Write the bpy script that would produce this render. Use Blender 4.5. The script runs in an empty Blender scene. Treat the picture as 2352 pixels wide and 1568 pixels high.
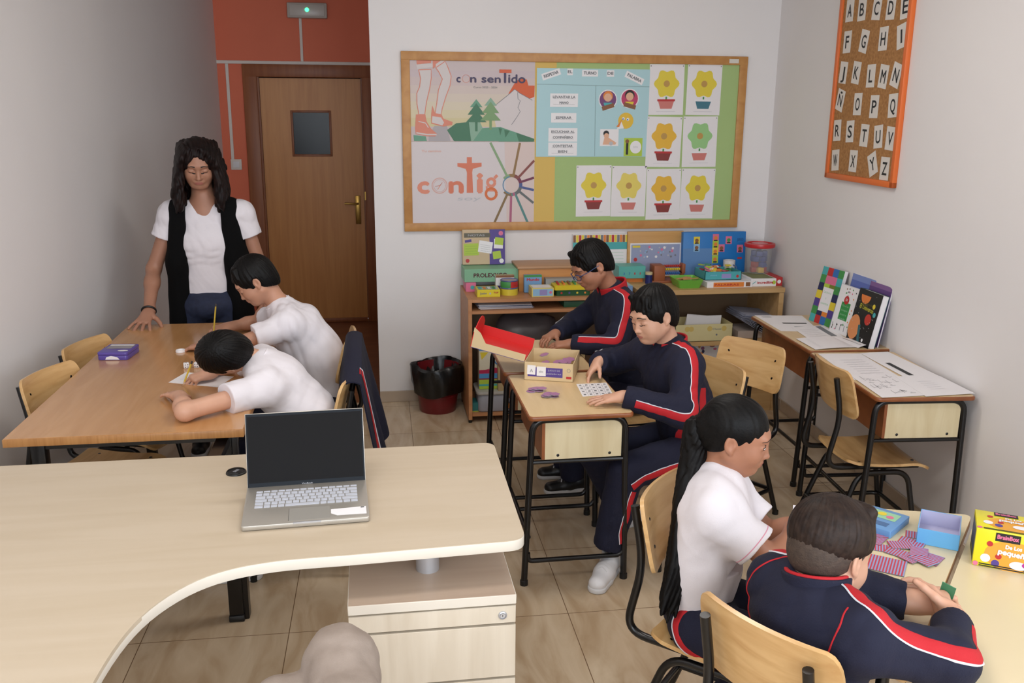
import bpy, bmesh, math, random
import numpy as np
from mathutils import Vector, Matrix
from mathutils.geometry import tessellate_polygon
SC = bpy.context.scene
COL = SC.collection
PI = math.pi
# ---------------------------------------------------------------- camera, world, lights, exposure
F_PX = 2088.5
CAMH = 1.785
cd = bpy.data.cameras.new('camera'); cam = bpy.data.objects.new('camera', cd); COL.objects.link(cam)
cd.sensor_fit = 'HORIZONTAL'; cd.sensor_width = 36.0; cd.lens = F_PX / 2352 * 36.0
cd.clip_start = 0.05
_r = Vector((0.98834152, -0.15210088, 0.00680881)); _u = Vector((0.03084454, 0.24381795, 0.9693304)); _f = Vector((0.14909612, 0.95781946, -0.24566689))
_m = Matrix((_r, _u, -_f)).transposed().to_4x4(); _m.translation = (0, 0, CAMH)
cam.matrix_world = _m
cd.dof.use_dof = True; cd.dof.focus_distance = 2.5; cd.dof.aperture_fstop = 14.0
SC.camera = cam
SC.view_settings.view_transform = 'Standard'; SC.view_settings.look = 'None'
SC.view_settings.gamma = 1.0; SC.view_settings.use_curve_mapping = False
SC.view_settings.exposure = 0.10
SC.cycles.use_denoising = True
SC.cycles.max_bounces = 7; SC.cycles.diffuse_bounces = 4; SC.cycles.caustics_reflective = False; SC.cycles.caustics_refractive = False
SC.cycles.sample_clamp_indirect = 6
w = bpy.data.worlds.new('world'); SC.world = w; w.use_nodes = True
w.node_tree.nodes['Background'].inputs[0].default_value = (0.70, 0.82, 1.0, 1); w.node_tree.nodes['Background'].inputs[1].default_value = 1.0
def area(name, loc, size, energy, color, target):
    l = bpy.data.lights.new(name, 'AREA'); l.shape = 'RECTANGLE'; l.size, l.size_y = size; l.energy = energy; l.color = color
    o = bpy.data.objects.new(name, l); COL.objects.link(o); o.location = loc
    d = Vector(target) - Vector(loc); o.rotation_euler = d.to_track_quat('-Z', 'Y').to_euler(); return o
# daylight through the two windows in the wall behind the camera, and through one in the right wall near the camera
area('window_daylight', (-0.65, -1.95, 1.75), (1.5, 1.35), 50, (0.84, 0.92, 1.0), (-0.65, 0.0, 1.55))
area('window_daylight', (1.25, -1.95, 1.75), (1.5, 1.35), 50, (0.84, 0.92, 1.0), (1.25, 0.0, 1.55))
area('side_window_daylight', (2.42, 0.15, 1.75), (1.3, 1.3), 38, (0.90, 0.95, 1.0), (-0.4, 1.2, 1.3))
# two unseen ceiling panels, added to brighten the upper side walls
area('ceiling_fill_light', (-0.35, 1.3, 2.90), (1.1, 0.35), 15, (1.0, 0.95, 0.90), (-0.35, 1.3, 0))
area('ceiling_fill_light', (0.75, 3.3, 2.90), (1.1, 0.35), 17, (1.0, 0.95, 0.90), (0.75, 3.3, 0))
# ---------------------------------------------------------------- helpers
def lin(c):
    c = c / 255.0
    return c / 12.92 if c <= 0.04045 else ((c + 0.055) / 1.055) ** 2.4
MATS = {}
def mut(c, k=0.12):
    y = .3 * c[0] + .59 * c[1] + .11 * c[2]; return tuple(v + (y - v) * k for v in c)
def mat(name, rgb, rough=0.6, metal=0.0, spec=0.5, kind=None, rgb2=None, scale=(1, 1, 1), s=8.0, amt=1.0, bump=0.0, bs=200.0, coat=0.0, trans=0.0, emit=0.0, sheen=0.0, coords='Object'):
    if name in MATS: return MATS[name]
    rgb = mut(rgb); rgb2 = mut(rgb2) if rgb2 else None
    m = bpy.data.materials.new(name); m.use_nodes = True; nt = m.node_tree; N = nt.nodes; L = nt.links
    b = N['Principled BSDF']; col = tuple(lin(v) for v in rgb) + (1,)
    b.inputs['Base Color'].default_value = col; b.inputs['Roughness'].default_value = rough; b.inputs['Metallic'].default_value = metal
    b.inputs['Specular IOR Level'].default_value = spec; b.inputs['Coat Weight'].default_value = coat; b.inputs['Coat Roughness'].default_value = 0.12
    if trans: b.inputs['Transmission Weight'].default_value = trans; b.inputs['IOR'].default_value = 1.3
    if sheen: b.inputs['Sheen Weight'].default_value = sheen
    if emit: b.inputs['Emission Color'].default_value = col; b.inputs['Emission Strength'].default_value = emit
    m.diffuse_color = col
    tc = N.new('ShaderNodeTexCoord'); mp = N.new('ShaderNodeMapping'); L.new(tc.outputs[coords], mp.inputs[0]); mp.inputs['Scale'].default_value = scale
    if kind:
        c2 = tuple(lin(v) for v in (rgb2 or rgb)) + (1,)
        rp = N.new('ShaderNodeValToRGB'); rp.color_ramp.elements[0].color = col; rp.color_ramp.elements[1].color = c2
        if kind == 'wood':
            n = N.new('ShaderNodeTexNoise'); n.inputs['Scale'].default_value = s; n.inputs['Detail'].default_value = 5; n.inputs['Distortion'].default_value = 0.6
            L.new(mp.outputs[0], n.inputs[0]); L.new(n.outputs[0], rp.inputs[0]); rp.color_ramp.elements[0].position = 0.35; rp.color_ramp.elements[1].position = 0.68
        elif kind == 'grain':
            wv = N.new('ShaderNodeTexWave'); wv.inputs['Scale'].default_value = s; wv.inputs['Distortion'].default_value = 5.0; wv.inputs['Detail'].default_value = 3; wv.inputs['Detail Scale'].default_value = 1.2
            wv.bands_direction = 'Y'; L.new(mp.outputs[0], wv.inputs[0]); L.new(wv.outputs[0], rp.inputs[0])
        elif kind == 'noise':
            n = N.new('ShaderNodeTexNoise'); n.inputs['Scale'].default_value = s; n.inputs['Detail'].default_value = 3
            L.new(mp.outputs[0], n.inputs[0]); L.new(n.outputs[0], rp.inputs[0]); rp.color_ramp.elements[0].position = 0.3; rp.color_ramp.elements[1].position = 0.7
        elif kind == 'speckle':
            n = N.new('ShaderNodeTexVoronoi'); n.inputs['Scale'].default_value = s
            L.new(mp.outputs[0], n.inputs[0]); L.new(n.outputs['Color'], rp.inputs[0])
        L.new(rp.outputs[0], b.inputs['Base Color'])
    if bump:
        nb = N.new('ShaderNodeTexNoise'); nb.inputs['Scale'].default_value = bs; nb.inputs['Detail'].default_value = 4; L.new(mp.outputs[0], nb.inputs[0])
        bp = N.new('ShaderNodeBump'); bp.inputs['Strength'].default_value = bump; bp.inputs['Distance'].default_value = 0.004
        L.new(nb.outputs[0], bp.inputs['Height']); L.new(bp.outputs[0], b.inputs['Normal'])
    MATS[name] = m; return m
def rz(a): return Matrix.Rotation(a, 4, 'Z')
def mx(loc=(0, 0, 0), z=0, x=0, y=0): return Matrix.Translation(loc) @ Matrix.Rotation(z, 4, 'Z') @ Matrix.Rotation(y, 4, 'Y') @ Matrix.Rotation(x, 4, 'X')
def frame(o, u, v):
    u = Vector(u).normalized(); n = u.cross(Vector(v)).normalized(); v = n.cross(u)
    m = Matrix((u, v, n)).transposed().to_4x4(); m.translation = o; return m
def fillet(pts, r, n=6):
    P = [Vector(p) for p in pts]; out = [P[0]]
    for i in range(1, len(P) - 1):
        a = P[i - 1] - P[i]; b = P[i + 1] - P[i]; la, lb = a.length, b.length; a.normalize(); b.normalize()
        rr = min(r, la * 0.49, lb * 0.49)
        p0 = P[i] + a * rr; p1 = P[i] + b * rr
        for k in range(n + 1):
            t = k / n; out.append(p0 * (1 - t) ** 2 + P[i] * 2 * t * (1 - t) + p1 * t * t)
    out.append(P[-1]); return out
def rrect(w, h, r, n=5, cx=0, cy=0):
    o = []
    for sx, sy, a0 in ((1, 1, 0), (-1, 1, 90), (-1, -1, 180), (1, -1, 270)):
        for k in range(n + 1):
            a = math.radians(a0 + 90 * k / n); o.append((cx + sx * (w / 2 - r) + r * math.cos(a), cy + sy * (h / 2 - r) + r * math.sin(a)))
    return o
class G:
    def __init__(s): s.bm = bmesh.new(); s.ms = []
    def mi(s, m):
        if m not in s.ms: s.ms.append(m)
        return s.ms.index(m)
    def add(s, tb, m, M=None):
        i = s.mi(m)
        for f in tb.faces: f.material_index = i
        if M is not None: tb.transform(M)
        me = bpy.data.meshes.new('t'); tb.to_mesh(me); tb.free(); s.bm.from_mesh(me); bpy.data.meshes.remove(me); return s
    def box(s, c, size, m, M=None, bev=0.0, seg=2, rot=None):
        tb = bmesh.new(); bmesh.ops.create_cube(tb, size=1.0); tb.transform(Matrix.Diagonal((size[0], size[1], size[2], 1)))
        if bev: bmesh.ops.bevel(tb, geom=list(tb.edges), offset=bev, segments=seg, affect='EDGES', profile=0.5)
        if rot is not None: tb.transform(rot)
        tb.transform(Matrix.Translation(c)); return s.add(tb, m, M)
    def bb(s, lo, hi, m, M=None, bev=0.0, seg=2):
        return s.box([(a + b) / 2 for a, b in zip(lo, hi)], [b - a for a, b in zip(lo, hi)], m, M, bev, seg)
    def prism(s, pts, z0, z1, m, M=None, bev=0.0, seg=2):
        tb = bmesh.new(); v = [tb.verts.new((p[0], p[1], z0)) for p in pts]; f = tb.faces.new(v)
        if f.normal.z > 0 or True: bmesh.ops.recalc_face_normals(tb, faces=[f])
        r = bmesh.ops.extrude_face_region(tb, geom=[f]); bmesh.ops.translate(tb, vec=(0, 0, z1 - z0), verts=[e for e in r['geom'] if isinstance(e, bmesh.types.BMVert)])
        bmesh.ops.recalc_face_normals(tb, faces=list(tb.faces))
        if bev:
            ed = [e for e in tb.edges if abs(e.verts[0].co.z - e.verts[1].co.z) < 1e-6]
            bmesh.ops.bevel(tb, geom=ed, offset=bev, segments=seg, affect='EDGES', profile=0.5)
        return s.add(tb, m, M)
    def tube(s, pts, r, m, n=10, closed=False, M=None, cap=True, squash=1.0):
        P = [Vector(p) for p in pts]; K = len(P); tb = bmesh.new(); rings = []; up = None
        for i in range(K):
            if closed: t = P[(i + 1) % K] - P[i - 1]
            else: t = P[min(i + 1, K - 1)] - P[max(i - 1, 0)]
            if t.length < 1e-9: t = Vector((0, 0, 1))
            t.normalize()
            if up is None: up = t.orthogonal().normalized()
            else:
                up = (up - t * up.dot(t)); up = up.normalized() if up.length > 1e-6 else t.orthogonal().normalized()
            b = t.cross(up); ri = r[i] if isinstance(r, (list, tuple)) else r
            rings.append([tb.verts.new(P[i] + (up * math.cos(2 * PI * k / n) + b * math.sin(2 * PI * k / n) * squash) * ri) for k in range(n)])
        for i in range(K if closed else K - 1):
            a, c = rings[i], rings[(i + 1) % K]
            for k in range(n): tb.faces.new((a[k], a[(k + 1) % n], c[(k + 1) % n], c[k]))
        if cap and not closed: tb.faces.new(rings[0][::-1]); tb.faces.new(rings[-1])
        return s.add(tb, m, M)
    def lathe(s, prof, m, n=24, M=None):
        tb = bmesh.new(); R = []
        for r, z in prof:
            if r < 1e-5: R.append([tb.verts.new((0, 0, z))])
            else: R.append([tb.verts.new((r * math.cos(2 * PI * k / n), r * math.sin(2 * PI * k / n), z)) for k in range(n)])
        for a, b in zip(R, R[1:]):
            for k in range(n):
                k2 = (k + 1) % n
                if len(a) == 1 and len(b) == 1: continue
                if len(a) == 1: tb.faces.new((a[0], b[k], b[k2]))
                elif len(b) == 1: tb.faces.new((a[k], a[k2], b[0]))
                else: tb.faces.new((a[k], a[k2], b[k2], b[k]))
        bmesh.ops.recalc_face_normals(tb, faces=list(tb.faces)); return s.add(tb, m, M)
    def grid(s, P, m, thick=0.0, M=None, flip=False):
        """surface from rows of points, optionally given thickness along -normal"""
        tb = bmesh.new(); V = [[tb.verts.new(p) for p in row] for row in P]
        for i in range(len(V) - 1):
            for j in range(len(V[0]) - 1): tb.faces.new((V[i][j], V[i][j + 1], V[i + 1][j + 1], V[i + 1][j]))
        if flip: bmesh.ops.reverse_faces(tb, faces=list(tb.faces))
        if thick: tb.normal_update(); bmesh.ops.solidify(tb, geom=list(tb.faces), thickness=thick)
        return s.add(tb, m, M)
    def poly(s, pts, m, M=None):
        tb = bmesh.new(); tb.faces.new([tb.verts.new(p) for p in pts]); return s.add(tb, m, M)
    def out(s, name, parent=None, world=False, smooth=True, ang=0.7):
        me = bpy.data.meshes.new(name)
        if world and parent is not None: s.bm.transform(PM[parent.name].inverted())
        s.bm.to_mesh(me); s.bm.free()
        for m in s.ms: me.materials.append(m)
        if smooth:
            me.polygons.foreach_set('use_smooth', [True] * len(me.polygons)); me.set_sharp_from_angle(angle=ang)
        o = bpy.data.objects.new(name, me); COL.objects.link(o)
        if parent is not None: o.parent = parent
        return o
PM = {}
def thing(name, label, cat, loc=(0, 0, 0), rot=0.0, group=None):
    o = bpy.data.objects.new(name, None); COL.objects.link(o); o.location = loc; o.rotation_euler = (0, 0, rot); o.empty_display_size = 0.1
    o['label'] = label; o['category'] = cat
    if group: o['group'] = group
    PM[o.name] = Matrix.Translation(loc) @ rz(rot); return o
def tag(o, label, cat, group=None, kind=None):
    o['label'] = label; o['category'] = cat
    if group: o['group'] = group
    if kind: o['kind'] = kind
    return o
def place(o, loc, rot=0.0):
    """move a single-mesh thing built at the origin to where it stands"""
    o.location = loc; o.rotation_euler = (0, 0, rot); return o
def struct(o): o['kind'] = 'structure'; return o
def copy_tree(o, parent=None):
    c = o.copy(); COL.objects.link(c)
    if parent is not None: c.parent = parent
    for ch in [x for x in bpy.data.objects if x.parent == o]: copy_tree(ch, c)
    return c
_TX = {}
def text_mesh(st):
    if st not in _TX:
        cu = bpy.data.curves.new('t', 'FONT'); cu.body = st; cu.size = 1.0; cu.resolution_u = 3
        ob = bpy.data.objects.new('t', cu); me = bpy.data.meshes.new_from_object(ob)
        vs = [(v.co.x, v.co.y) for v in me.vertices]; fs = [tuple(p.vertices) for p in me.polygons]
        bpy.data.objects.remove(ob); bpy.data.curves.remove(cu); bpy.data.meshes.remove(me); _TX[st] = (vs, fs)
    return _TX[st]
class Pic:
    """printed matter: flat shapes in thin layers over a face; M maps (u, v, n)"""
    def __init__(s, g, M, d=0.0004): s.g = g; s.M = M; s.d = d; s.n = 0
    def poly(s, pts, m, lay=1): s.n = (s.n + 1) % 50; z = s.d * (lay + .015 * s.n); s.g.poly([(p[0], p[1], z) for p in pts], m, s.M); return s
    def rect(s, x0, y0, x1, y1, m, lay=1, rot=0):
        cx, cy = (x0 + x1) / 2, (y0 + y1) / 2; c, q = math.cos(rot), math.sin(rot)
        return s.poly([(cx + (x - cx) * c - (y - cy) * q, cy + (x - cx) * q + (y - cy) * c) for x, y in ((x0, y0), (x1, y0), (x1, y1), (x0, y1))], m, lay)
    def circ(s, x, y, r, m, lay=1, n=18, ry=None, a0=0, a1=360):
        ry = ry or r
        return s.poly([(x + r * math.cos(math.radians(a0 + (a1 - a0) * k / n)), y + ry * math.sin(math.radians(a0 + (a1 - a0) * k / n))) for k in range(n + (a1 - a0 != 360))], m, lay)
    def strip(s, pts, w, m, lay=1):
        P = [Vector((p[0], p[1])) for p in pts]; l, r = [], []
        for i in range(len(P)):
            t = (P[min(i + 1, len(P) - 1)] - P[max(i - 1, 0)]).normalized(); n = Vector((-t.y, t.x)) * w / 2; l.append(P[i] + n); r.append(P[i] - n)
        for i in range(len(P) - 1): s.poly([l[i], l[i + 1], r[i + 1], r[i]], m, lay)
        return s
    def ring(s, x, y, r, w, m, lay=1, n=24, a0=0, a1=360):
        return s.strip([(x + r * math.cos(math.radians(a0 + (a1 - a0) * k / n)), y + r * math.sin(math.radians(a0 + (a1 - a0) * k / n))) for k in range(n + 1)], w, m, lay)
    def text(s, st, x, y, h, m, lay=2, rot=0, w=None, align='c', bold=0.0, shear=0.0):
        vs, fs = text_mesh(st)
        if not vs: return s
        xs = [v[0] for v in vs]; W = max(xs) - min(xs); x0 = min(xs); k = h / 0.72; kx = (w / W) if w else k
        off = {'c': W / 2, 'l': 0, 'r': W}[align]; c, q = math.cos(rot), math.sin(rot); tb = bmesh.new(); P = []
        offs = [(0, 0)] if not bold else [(-bold, 0), (bold, 0), (0, bold), (0, -bold)]
        for j, (ox, oy) in enumerate(offs):
            V = []
            for a, b in vs:
                u = (a - x0 - off) * kx + shear * b * k + ox; v = b * k + oy; V.append(tb.verts.new((x + u * c - v * q, y + u * q + v * c, s.d * (lay + 0.2 * j))))
            for f in fs:
                try: tb.faces.new([V[i] for i in f])
                except ValueError: pass
        s.g.add(tb, m, s.M); return s
# ---------------------------------------------------------------- materials
WALLP = mat('wall_paint', (238, 234, 233), 0.75, kind='noise', rgb2=(234, 230, 230), s=1.3, bump=0.05, bs=90)
CEIL = mat('ceiling_paint', (225, 220, 214), 0.8)
ORANGE = mat('orange_paint', (248, 118, 78), 0.6, kind='noise', rgb2=(242, 112, 73), s=2.0)
DUCT = mat('cable_duct_plastic', (235, 225, 215), 0.5)
DOORW = mat('door_veneer', (224, 150, 76), 0.42, kind='wood', rgb2=(212, 136, 64), scale=(14, 14, 0.8), s=2.2)
FRAMEW = mat('door_frame_wood', (164, 92, 46), 0.45, kind='wood', rgb2=(146, 76, 36), scale=(14, 14, 0.8), s=2.2)
BRASS = mat('aged_brass', (170, 130, 60), 0.3, 1.0)
BLACKM = mat('black_enamel', (14, 14, 16), 0.28, 0.0, 0.5)
BLACKP = mat('black_plastic', (18, 18, 18), 0.45)
GLASSD = mat('dark_door_glass', (24, 26, 28), 0.25, 0.0, 0.25)
MELA = mat('maple_melamine', (206, 188, 162), 0.34, kind='wood', rgb2=(200, 181, 153), scale=(1.0, 9, 9), s=2.0, spec=0.45)
MELAV = mat('maple_melamine_front', (226, 214, 194), 0.36, kind='wood', rgb2=(214, 200, 178), scale=(9, 9, 1.0), s=2.2)
MELAC = mat('pedestal_top_melamine', (206, 182, 160), 0.4, kind='wood', rgb2=(198, 172, 150), scale=(1, 9, 9), s=2.0)
EDGEB = mat('light_edge_band', (228, 219, 204), 0.38)
STEEL = mat('satin_steel', (200, 202, 208), 0.32, 0.6)
TABLEW = mat('oak_table_top', (206, 150, 92), 0.22, kind='wood', rgb2=(194, 136, 78), scale=(9, 1.0, 9), s=2.6, coat=0.35)
TABLEE = mat('oak_table_edge', (184, 126, 66), 0.4, kind='wood', rgb2=(166, 108, 52), scale=(30, 30, 1), s=3.0)
DESKT = mat('school_desk_laminate', (222, 190, 140), 0.3, kind='wood', rgb2=(212, 178, 126), scale=(9, 1.0, 9), s=2.2)
DESKP = mat('school_desk_panel', (230, 214, 172), 0.4, kind='wood', rgb2=(218, 198, 152), scale=(9, 9, 1.2), s=2.6)
DESKE = mat('school_desk_edge', (158, 88, 44), 0.35, kind='wood', rgb2=(134, 70, 32), scale=(3, 3, 3), s=4)
PLY = mat('beech_plywood', (222, 178, 116), 0.3, kind='wood', rgb2=(200, 150, 88), scale=(1.5, 12, 12), s=2.6, coat=0.25)
PLYE = mat('plywood_edge', (190, 128, 62), 0.45)
CREAMT = mat('cream_table_laminate', (226, 208, 166), 0.3, kind='noise', rgb2=(222, 203, 160), s=3)
CREAME = mat('cream_table_edge', (196, 152, 98), 0.45)
SHELFW = mat('bookcase_wood', (204, 142, 92), 0.45, kind='wood', rgb2=(188, 124, 76), scale=(1.2, 10, 10), s=2.4)
SHELFL = mat('light_bookcase_wood', (208, 166, 108), 0.45, kind='wood', rgb2=(192, 148, 90), scale=(1.2, 10, 10), s=2.4)
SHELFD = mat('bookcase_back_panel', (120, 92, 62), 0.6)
WHITEP = mat('white_paper', (236, 232, 234), 0.7)
INK = mat('printed_ink', (30, 32, 36), 0.6)
GREYINK = mat('grey_ink', (120, 122, 128), 0.6)
LGREY = mat('light_grey_ink', (190, 190, 196), 0.6)
def flat(name, rgb, rough=0.5): return mat(name, rgb, rough)
RED = flat('print_red', (200, 40, 40)); YEL = flat('print_yellow', (232, 206, 40)); GRN = flat('print_green', (60, 150, 70)); BLU = flat('print_blue', (40, 110, 190))
TEAL = flat('print_teal', (64, 176, 180)); ORG = flat('print_orange', (236, 130, 40)); PUR = flat('print_purple', (84, 62, 150)); PNK = flat('print_pink', (230, 110, 150)); LBL = flat('print_light_blue', (140, 190, 226))
WHT = flat('print_white', (238, 236, 238)); BLK = flat('print_black', (22, 22, 24)); BRN = flat('print_brown', (140, 86, 46)); LIM = flat('print_lime', (176, 206, 50)); KRAFT = flat('kraft_card', (206, 178, 138)); CREAMC = flat('cream_card', (222, 208, 160))
DGRN = flat('print_dark_green', (34, 98, 62)); NAVY = flat('print_navy', (34, 40, 92)); LGRN = flat('print_light_green', (150, 206, 160)); SKY = flat('paper_sky_blue', (172, 214, 222)); GREENP = flat('green_craft_paper', (166, 196, 122), 0.75); YELP = flat('yellow_craft_paper', (224, 186, 92), 0.75)
SKINP = flat('print_skin', (232, 176, 140))
# ---------------------------------------------------------------- the room
YB = 5.531; YD = 7.83; XW = 0.0228
def XR(y): return 2.5017 - 0.05 * (YB - y)
def XL(y): return -1.1767 - 0.0855 * (7.8117 - y)
H = 2.95; Y0 = -1.9
def floor_mat():
    m = bpy.data.materials.new('beige_marble_tiles'); m.use_nodes = True; nt = m.node_tree; N = nt.nodes; L = nt.links; b = N['Principled BSDF']
    tc = N.new('ShaderNodeTexCoord'); mp = N.new('ShaderNodeMapping'); L.new(tc.outputs['Object'], mp.inputs[0]); mp.inputs['Location'].default_value = (-0.135, -2.93, 0); mp.inputs['Rotation'].default_value = (0, 0, 0.012)
    br = N.new('ShaderNodeTexBrick'); br.offset = 0.0; br.inputs['Scale'].default_value = 1.0; br.inputs['Brick Width'].default_value = 0.5; br.inputs['Row Height'].default_value = 0.5; br.inputs['Mortar Size'].default_value = 0.0016
    br.inputs['Color1'].default_value = (0, 0, 0, 1); br.inputs['Color2'].default_value = (1, 1, 1, 1); br.inputs['Mortar'].default_value = (0.5, 0.5, 0.5, 1)
    L.new(mp.outputs[0], br.inputs[0])
    mp2 = N.new('ShaderNodeMapping'); L.new(tc.outputs['Object'], mp2.inputs[0]); mp2.inputs['Scale'].default_value = (5.5, 1.4, 1); mp2.inputs['Rotation'].default_value = (0, 0, 0.35)
    n = N.new('ShaderNodeTexNoise'); n.inputs['Scale'].default_value = 1.6; n.inputs['Detail'].default_value = 8; n.inputs['Distortion'].default_value = 1.4; L.new(mp2.outputs[0], n.inputs[0])
    rp = N.new('ShaderNodeValToRGB'); e = rp.color_ramp.elements; e[0].position = 0.3; e[0].color = (lin(188), lin(162), lin(130), 1); e[1].position = 0.7; e[1].color = (lin(222), lin(202), lin(174), 1)
    L.new(n.outputs[0], rp.inputs[0])
    mix = N.new('ShaderNodeMix'); mix.data_type = 'RGBA'; mix.blend_type = 'MULTIPLY'; mix.inputs[0].default_value = 0.10; L.new(rp.outputs[0], mix.inputs[6]); L.new(br.outputs['Color'], mix.inputs[7])
    mix2 = N.new('ShaderNodeMix'); mix2.data_type = 'RGBA'; L.new(br.outputs['Fac'], mix2.inputs[0]); L.new(mix.outputs[2], mix2.inputs[6]); mix2.inputs[7].default_value = (lin(120), lin(96), lin(72), 1)
    L.new(mix2.outputs[2], b.inputs['Base Color']); b.inputs['Roughness'].default_value = 0.22; b.inputs['Specular IOR Level'].default_value = 0.45; return m
g = G(); g.bb((-2.3, Y0 - 0.2, -0.1), (2.7, YB, 0), floor_mat()); struct(g.out('floor'))
g = G(); g.bb((-2.3, YB, -0.1), (0.3, YD + 0.1, -0.001), mat('hallway_parquet', (150, 88, 50), 0.35, kind='wood', rgb2=(124, 66, 36), scale=(1, 8, 1), s=3)); struct(g.out('floor_hallway'))
g = G(); g.bb((-2.3, Y0 - 0.2, H), (2.7, YD + 0.2, H + 0.1), CEIL); struct(g.out('ceiling'))
def wall_between(name, a, b, m, thick=0.12, holes=(), side=1, z1=H):
    """upright wall from a to b (floor points); holes (s0, s1, z0, z1) along it; thickness grows to the left of a->b"""
    a = Vector((a[0], a[1], 0)); b = Vector((b[0], b[1], 0)); d = (b - a); Ln = d.length; d.normalize(); M = frame(a, d, (0, 0, 1))  # n = d x z = right side
    g = G()
    xs = sorted({0, Ln} | {h[0] for h in holes} | {h[1] for h in holes})
    for x0, x1 in zip(xs, xs[1:]):
        cuts = sorted([(h[2], h[3]) for h in holes if h[0] <= x0 + 1e-6 and h[1] >= x1 - 1e-6]); z = 0
        for c0, c1 in cuts + [(z1, z1)]:
            if c0 > z + 1e-6: g.bb((x0, z, -thick), (x1, c0, 0), m, M)
            z = max(z, c1)
    return struct(g.out(name))
# inner faces: walls are built so their inner face is the given line (n points to the room)
wall_between('wall_right', (XR(Y0), Y0), (XR(YB), YB), WALLP) if False else None
def inner(name, a, b, m, **k): return wall_between(name, a, b, m, **k)
inner('wall_left', (XL(Y0), Y0), (XL(YD), YD), WALLP)
SW0 = YB - 0.80
inner('wall_right', (XR(YB), YB), (XR(Y0), Y0), WALLP, holes=((SW0, SW0 + 1.3, 1.10, 2.40),))
inner('wall_back', (XW, YB), (XR(YB) + 0.1, YB), WALLP, thick=0.10)
inner('wall_door', (XL(YD), YD), (0.30, YD), ORANGE, holes=((0.212, 1.165, 0, 2.10),))
inner('wall_hallway_side', (0.06, YD), (0.06, YB + 0.10), WALLP)
inner('wall_front', (XR(Y0), Y0), (XL(Y0), Y0), WALLP, holes=((XR(Y0) - 2.05, XR(Y0) - 0.45, 1.05, 2.45), (XR(Y0) - 0.15, XR(Y0) + 1.45, 1.05, 2.45)))
ALU = mat('white_window_frame', (225, 225, 225), 0.4)
def window(name, M, wd, hh):
    o = bpy.data.objects.new(name, None); COL.objects.link(o); o.matrix_world = M; struct(o); PM[o.name] = M
    g = G()
    for x in (0, wd / 2, wd): g.box((x, hh / 2, -0.06), (0.05, hh, 0.05), ALU, bev=0.004)
    for y in (0, hh): g.box((wd / 2, y, -0.06), (wd + 0.05, 0.05, 0.05), ALU, bev=0.004)
    f = g.out('window_frame', o)
Mf = frame((2.05, Y0, 1.05), (-1, 0, 0), (0, 0, 1)); window('window_1', Mf, 1.6, 1.4)
Mf = frame((0.15, Y0, 1.05), (-1, 0, 0), (0, 0, 1)); window('window_2', Mf, 1.6, 1.4)
_dl = Vector((XR(Y0) - XR(YB), Y0 - YB, 0)).normalized(); _p = Vector((XR(YB), YB, 0)) + _dl * SW0
window('window_3', frame((_p.x, _p.y, 1.10), _dl, (0, 0, 1)), 1.3, 1.3)
SKIRT = mat('skirting_tile', (196, 176, 154), 0.35, kind='noise', rgb2=(184, 162, 138), s=5)
def skirt(name, a, b):
    a = Vector((a[0], a[1], 0)); b = Vector((b[0], b[1], 0)); d = b - a; Ln = d.length; M = frame(a, d, (0, 0, 1)); g = G(); x = 0
    while x < Ln - 0.01:
        x2 = min(x + 0.497, Ln); g.bb((x, 0, 0), (x2 - 0.003, 0.07, 0.012), SKIRT, M, bev=0.002, seg=1); x = x2
    struct(g.out(name))
skirt('baseboard_back', (XW, YB), (XR(YB) - 0.012, YB)); skirt('baseboard_right', (XR(YB), YB), (XR(Y0), Y0)); skirt('baseboard_left', (XL(Y0), Y0), (XL(YD), YD))
# door with frame and small dark glass
dr = bpy.data.objects.new('door_1', None); COL.objects.link(dr); dr.location = (0, 0, 0); struct(dr); PM[dr.name] = Matrix.Identity(4)
g = G()
g.bb((-0.982, YD - 0.028, 0), (-0.872, YD + 0.10, 2.13), FRAMEW, bev=0.006); g.bb((-0.040, YD - 0.028, 0), (0.055, YD + 0.10, 2.13), FRAMEW, bev=0.006); g.bb((-0.982, YD - 0.03, 2.036), (0.055, YD + 0.10, 2.135), FRAMEW, bev=0.006)
g.bb((-0.872, YD - 0.005, 0), (-0.858, YD + 0.06, 2.036), FRAMEW); g.bb((-0.05, YD - 0.005, 0), (-0.04, YD + 0.06, 2.036), FRAMEW)
g.out('door_frame', dr)
g = G(); x0, x1 = -0.856, -0.052; wx0, wx1, wz0, wz1 = -0.612, -0.31, 1.42, 1.766
for lo, hi in (((x0, 0.012), (wx0, 2.03)), ((wx1, 0.012), (x1, 2.03)), ((wx0, 0.012), (wx1, wz0)), ((wx0, wz1), (wx1, 2.03))): g.bb((lo[0], YD + 0.012, lo[1]), (hi[0], YD + 0.05, hi[1]), DOORW)
g.out('door_panel', dr)
g = G()
for lo, hi in (((wx0 - .012, wz0 - .012), (wx0 + .006, wz1 + .012)), ((wx1 - .006, wz0 - .012), (wx1 + .012, wz1 + .012)), ((wx0, wz0 - .012), (wx1, wz0 + .006)), ((wx0, wz1 - .006), (wx1, wz1 + .012))): g.bb((lo[0], YD + 0.006, lo[1]), (hi[0], YD + 0.03, hi[1]), FRAMEW, bev=0.002)
g.out('window_bead', dr)
g = G(); g.bb((wx0, YD + 0.028, wz0), (wx1, YD + 0.034, wz1), GLASSD)
g.out('door_glass', dr)
g = G(); g.bb((x0, YD - 0.004, 0.0), (x1, YD + 0.014, 0.035), FRAMEW, bev=0.003); g.out('bottom_rail', dr)
g = G(); g.box((-0.105, YD + 0.008, 0.965), (0.045, 0.01, 0.24), BRASS, bev=0.004); g.tube([(-0.105, YD + 0.0, 1.02), (-0.105, YD - 0.045, 1.02), (-0.13, YD - 0.05, 1.02), (-0.215, YD - 0.05, 1.025)], 0.009, BRASS, 8)
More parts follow.
